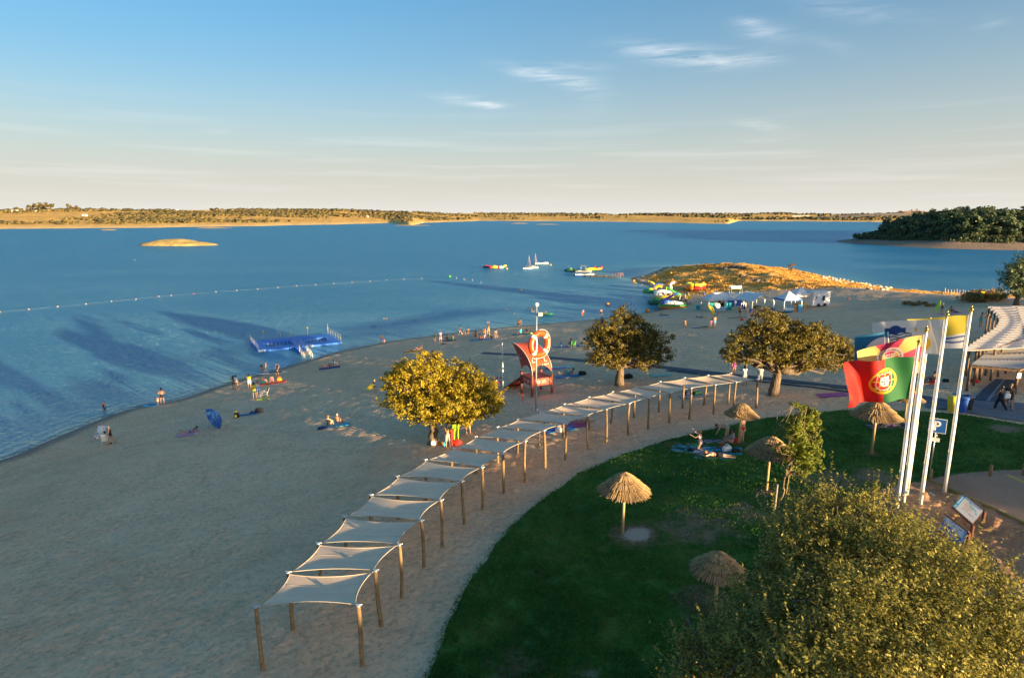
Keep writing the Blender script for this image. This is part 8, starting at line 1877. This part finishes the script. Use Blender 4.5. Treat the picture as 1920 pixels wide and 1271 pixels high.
def dry_grass():
    rng = np.random.default_rng(31); n = 170000; X = rng.uniform(38, 132, n); Y = rng.uniform(128, 240, n); d = sdist(X, Y, SHORE)
    hl = sst(140, 154, Y+.35*(X-60))*sst(2, 8, d)*(X < 128); keep = (hl+.8*(fbm(X/9, Y/9, 71, 4)-.5)+rng.normal(0, .12, n) > .5) & (fbm(X/4, Y/4, 72, 3) > .42)
    X, Y = X[keep], Y[keep]; k = len(X); Z = hterr(X, Y)+.7*(fbm(X/3.5, Y/3.5, 29, 4)-.5)*2*np.clip(hl[keep], 0, 1)-.08; th = rng.uniform(0, 3.14, k); w = rng.uniform(.06, .17, k); h = rng.uniform(.12, .34, k)
    dx, dy = np.cos(th)*w, np.sin(th)*w; lx, ly = rng.normal(0, .1, k), rng.normal(0, .1, k)
    V = np.stack([np.stack([X-dx, Y-dy, Z], -1), np.stack([X+dx, Y+dy, Z], -1), np.stack([X+dx*.8+lx, Y+dy*.8+ly, Z+h], -1), np.stack([X-dx*.8+lx, Y-dy*.8+ly, Z+h*.9], -1)], 1).reshape(-1, 3)
    link('dry_grass', fastmesh('dry_grass', V, np.arange(k*4).reshape(-1, 4), [leaf_mat('straw_grass', (.55, .30, .07), (.80, .48, .12), scale=.12, trans=.3)], False, attrs={'tone': np.repeat(rng.uniform(0, 1, k), 4)}), kind='stuff')
dry_grass()
DRY = leaf_mat('dry_bush_leaves', (.16, .10, .03), (.42, .26, .07), scale=.8, trans=.2)
def bush(u, v, r, h, label, mt=None, stem=True, n=14):
    g = np.random.default_rng(int(u)); o = thing('bush', label, 'bush', ground(u, v)); lob = lobeset(g, 6, (r, r, h*.5), r*.35, r*.5, (0, 0, h*.55), .3); P, N = crown_points(g, lob, 70, n, r*.28, .4)
    link('foliage', leaves_mesh('foliage', P, max(.12, r*.16), g, mt or DRY, .6, .5, N), o); m = MB()
    for k in range(3): limb(m, (0, 0, -.1), (g.normal()*r*.3, g.normal()*r*.3, h*.6), .05*r+.02, .015, g, .2, 4)
    m.build('stem', bark_mat(), o)
bush(1327, 503, 1.5, 1.5, 'dry round bush on the crest of the headland, left'); bush(1484, 508, 1.1, 2.4, 'upright orange-lit bush on the crest of the headland'); bush(1370, 503, .9, 1.4, 'small dry bush just left of the dark rocks'); bush(1431, 506, 1.0, .8, 'low dry bush on the crest right of the dark rocks'); bush(1256, 532, 1.6, 1.0, 'green-brown bush on the sand behind the white inflatable'); bush(1398, 504, .8, .6, 'tiny dry bush right of the highest rock')
for k, (u, v) in enumerate([(1818,566),(1832,563),(1845,566),(1858,562),(1868,566),(1850,558)]): bush(u, v, 1.8, 1.3, ['first','second','third','fourth','fifth','sixth'][k]+' straggly bush on the bank below the fence stakes, from the left')
for k, (u, v) in enumerate([(1702,571),(1715,573),(1728,570),(1745,575)]): bush(u, v, .9, .35, ['first','second','third','fourth'][k]+' low weed patch on the far sand, from the left')
u = 1765; k = 0
while u < 1902:
    g = ground(u, 553-(u-1765)*.022); hh = rr.uniform(1.0, 1.5); o = thing('fence_stake', 'thin pale fence stake on the bank, %s from the left' % ordw(k+1), 'stake', g, 0, 'fence stakes on the bank'); MB().tube([(0, 0, -.2), (rr.normal()*.05, 0, hh)], .09, 6).build('stake_shaft', M('pale_stake', (.50, .36, .22), .9, .2), o); u += rr.uniform(4.5, 6); k += 1
q = thing('notice_post', 'small notice board on a post on the bank left of the right-edge tree', 'sign', ground(1840, 567)); MB().cyl((0, 0, -.1), (0, 0, 1.7), .05).build('post', POST, q); MB().box((0, -.06, 1.4), (.6, .04, .9)).build('notice_plate', cloth('yellow'), q)
q = thing('dark_pole', 'thin dark pole left of the tree at the right edge', 'pole', ground(1873, 551)); MB().cyl((0, 0, -.1), (0, 0, 2.9), .08).build('shaft', CORTEN, q)
p = at_z(1560, 0, 0) if False else ground(1591, 561); q = thing('red_buoy', 'small red buoy lying on the grass edge right of the trailer', 'buoy', p); link('float', RB, q); q.scale = (1.6, 1.6, 1.6); MB().cyl((0, 0, .25), (0, 0, .4), .03).build('eyelet', STEEL, q)
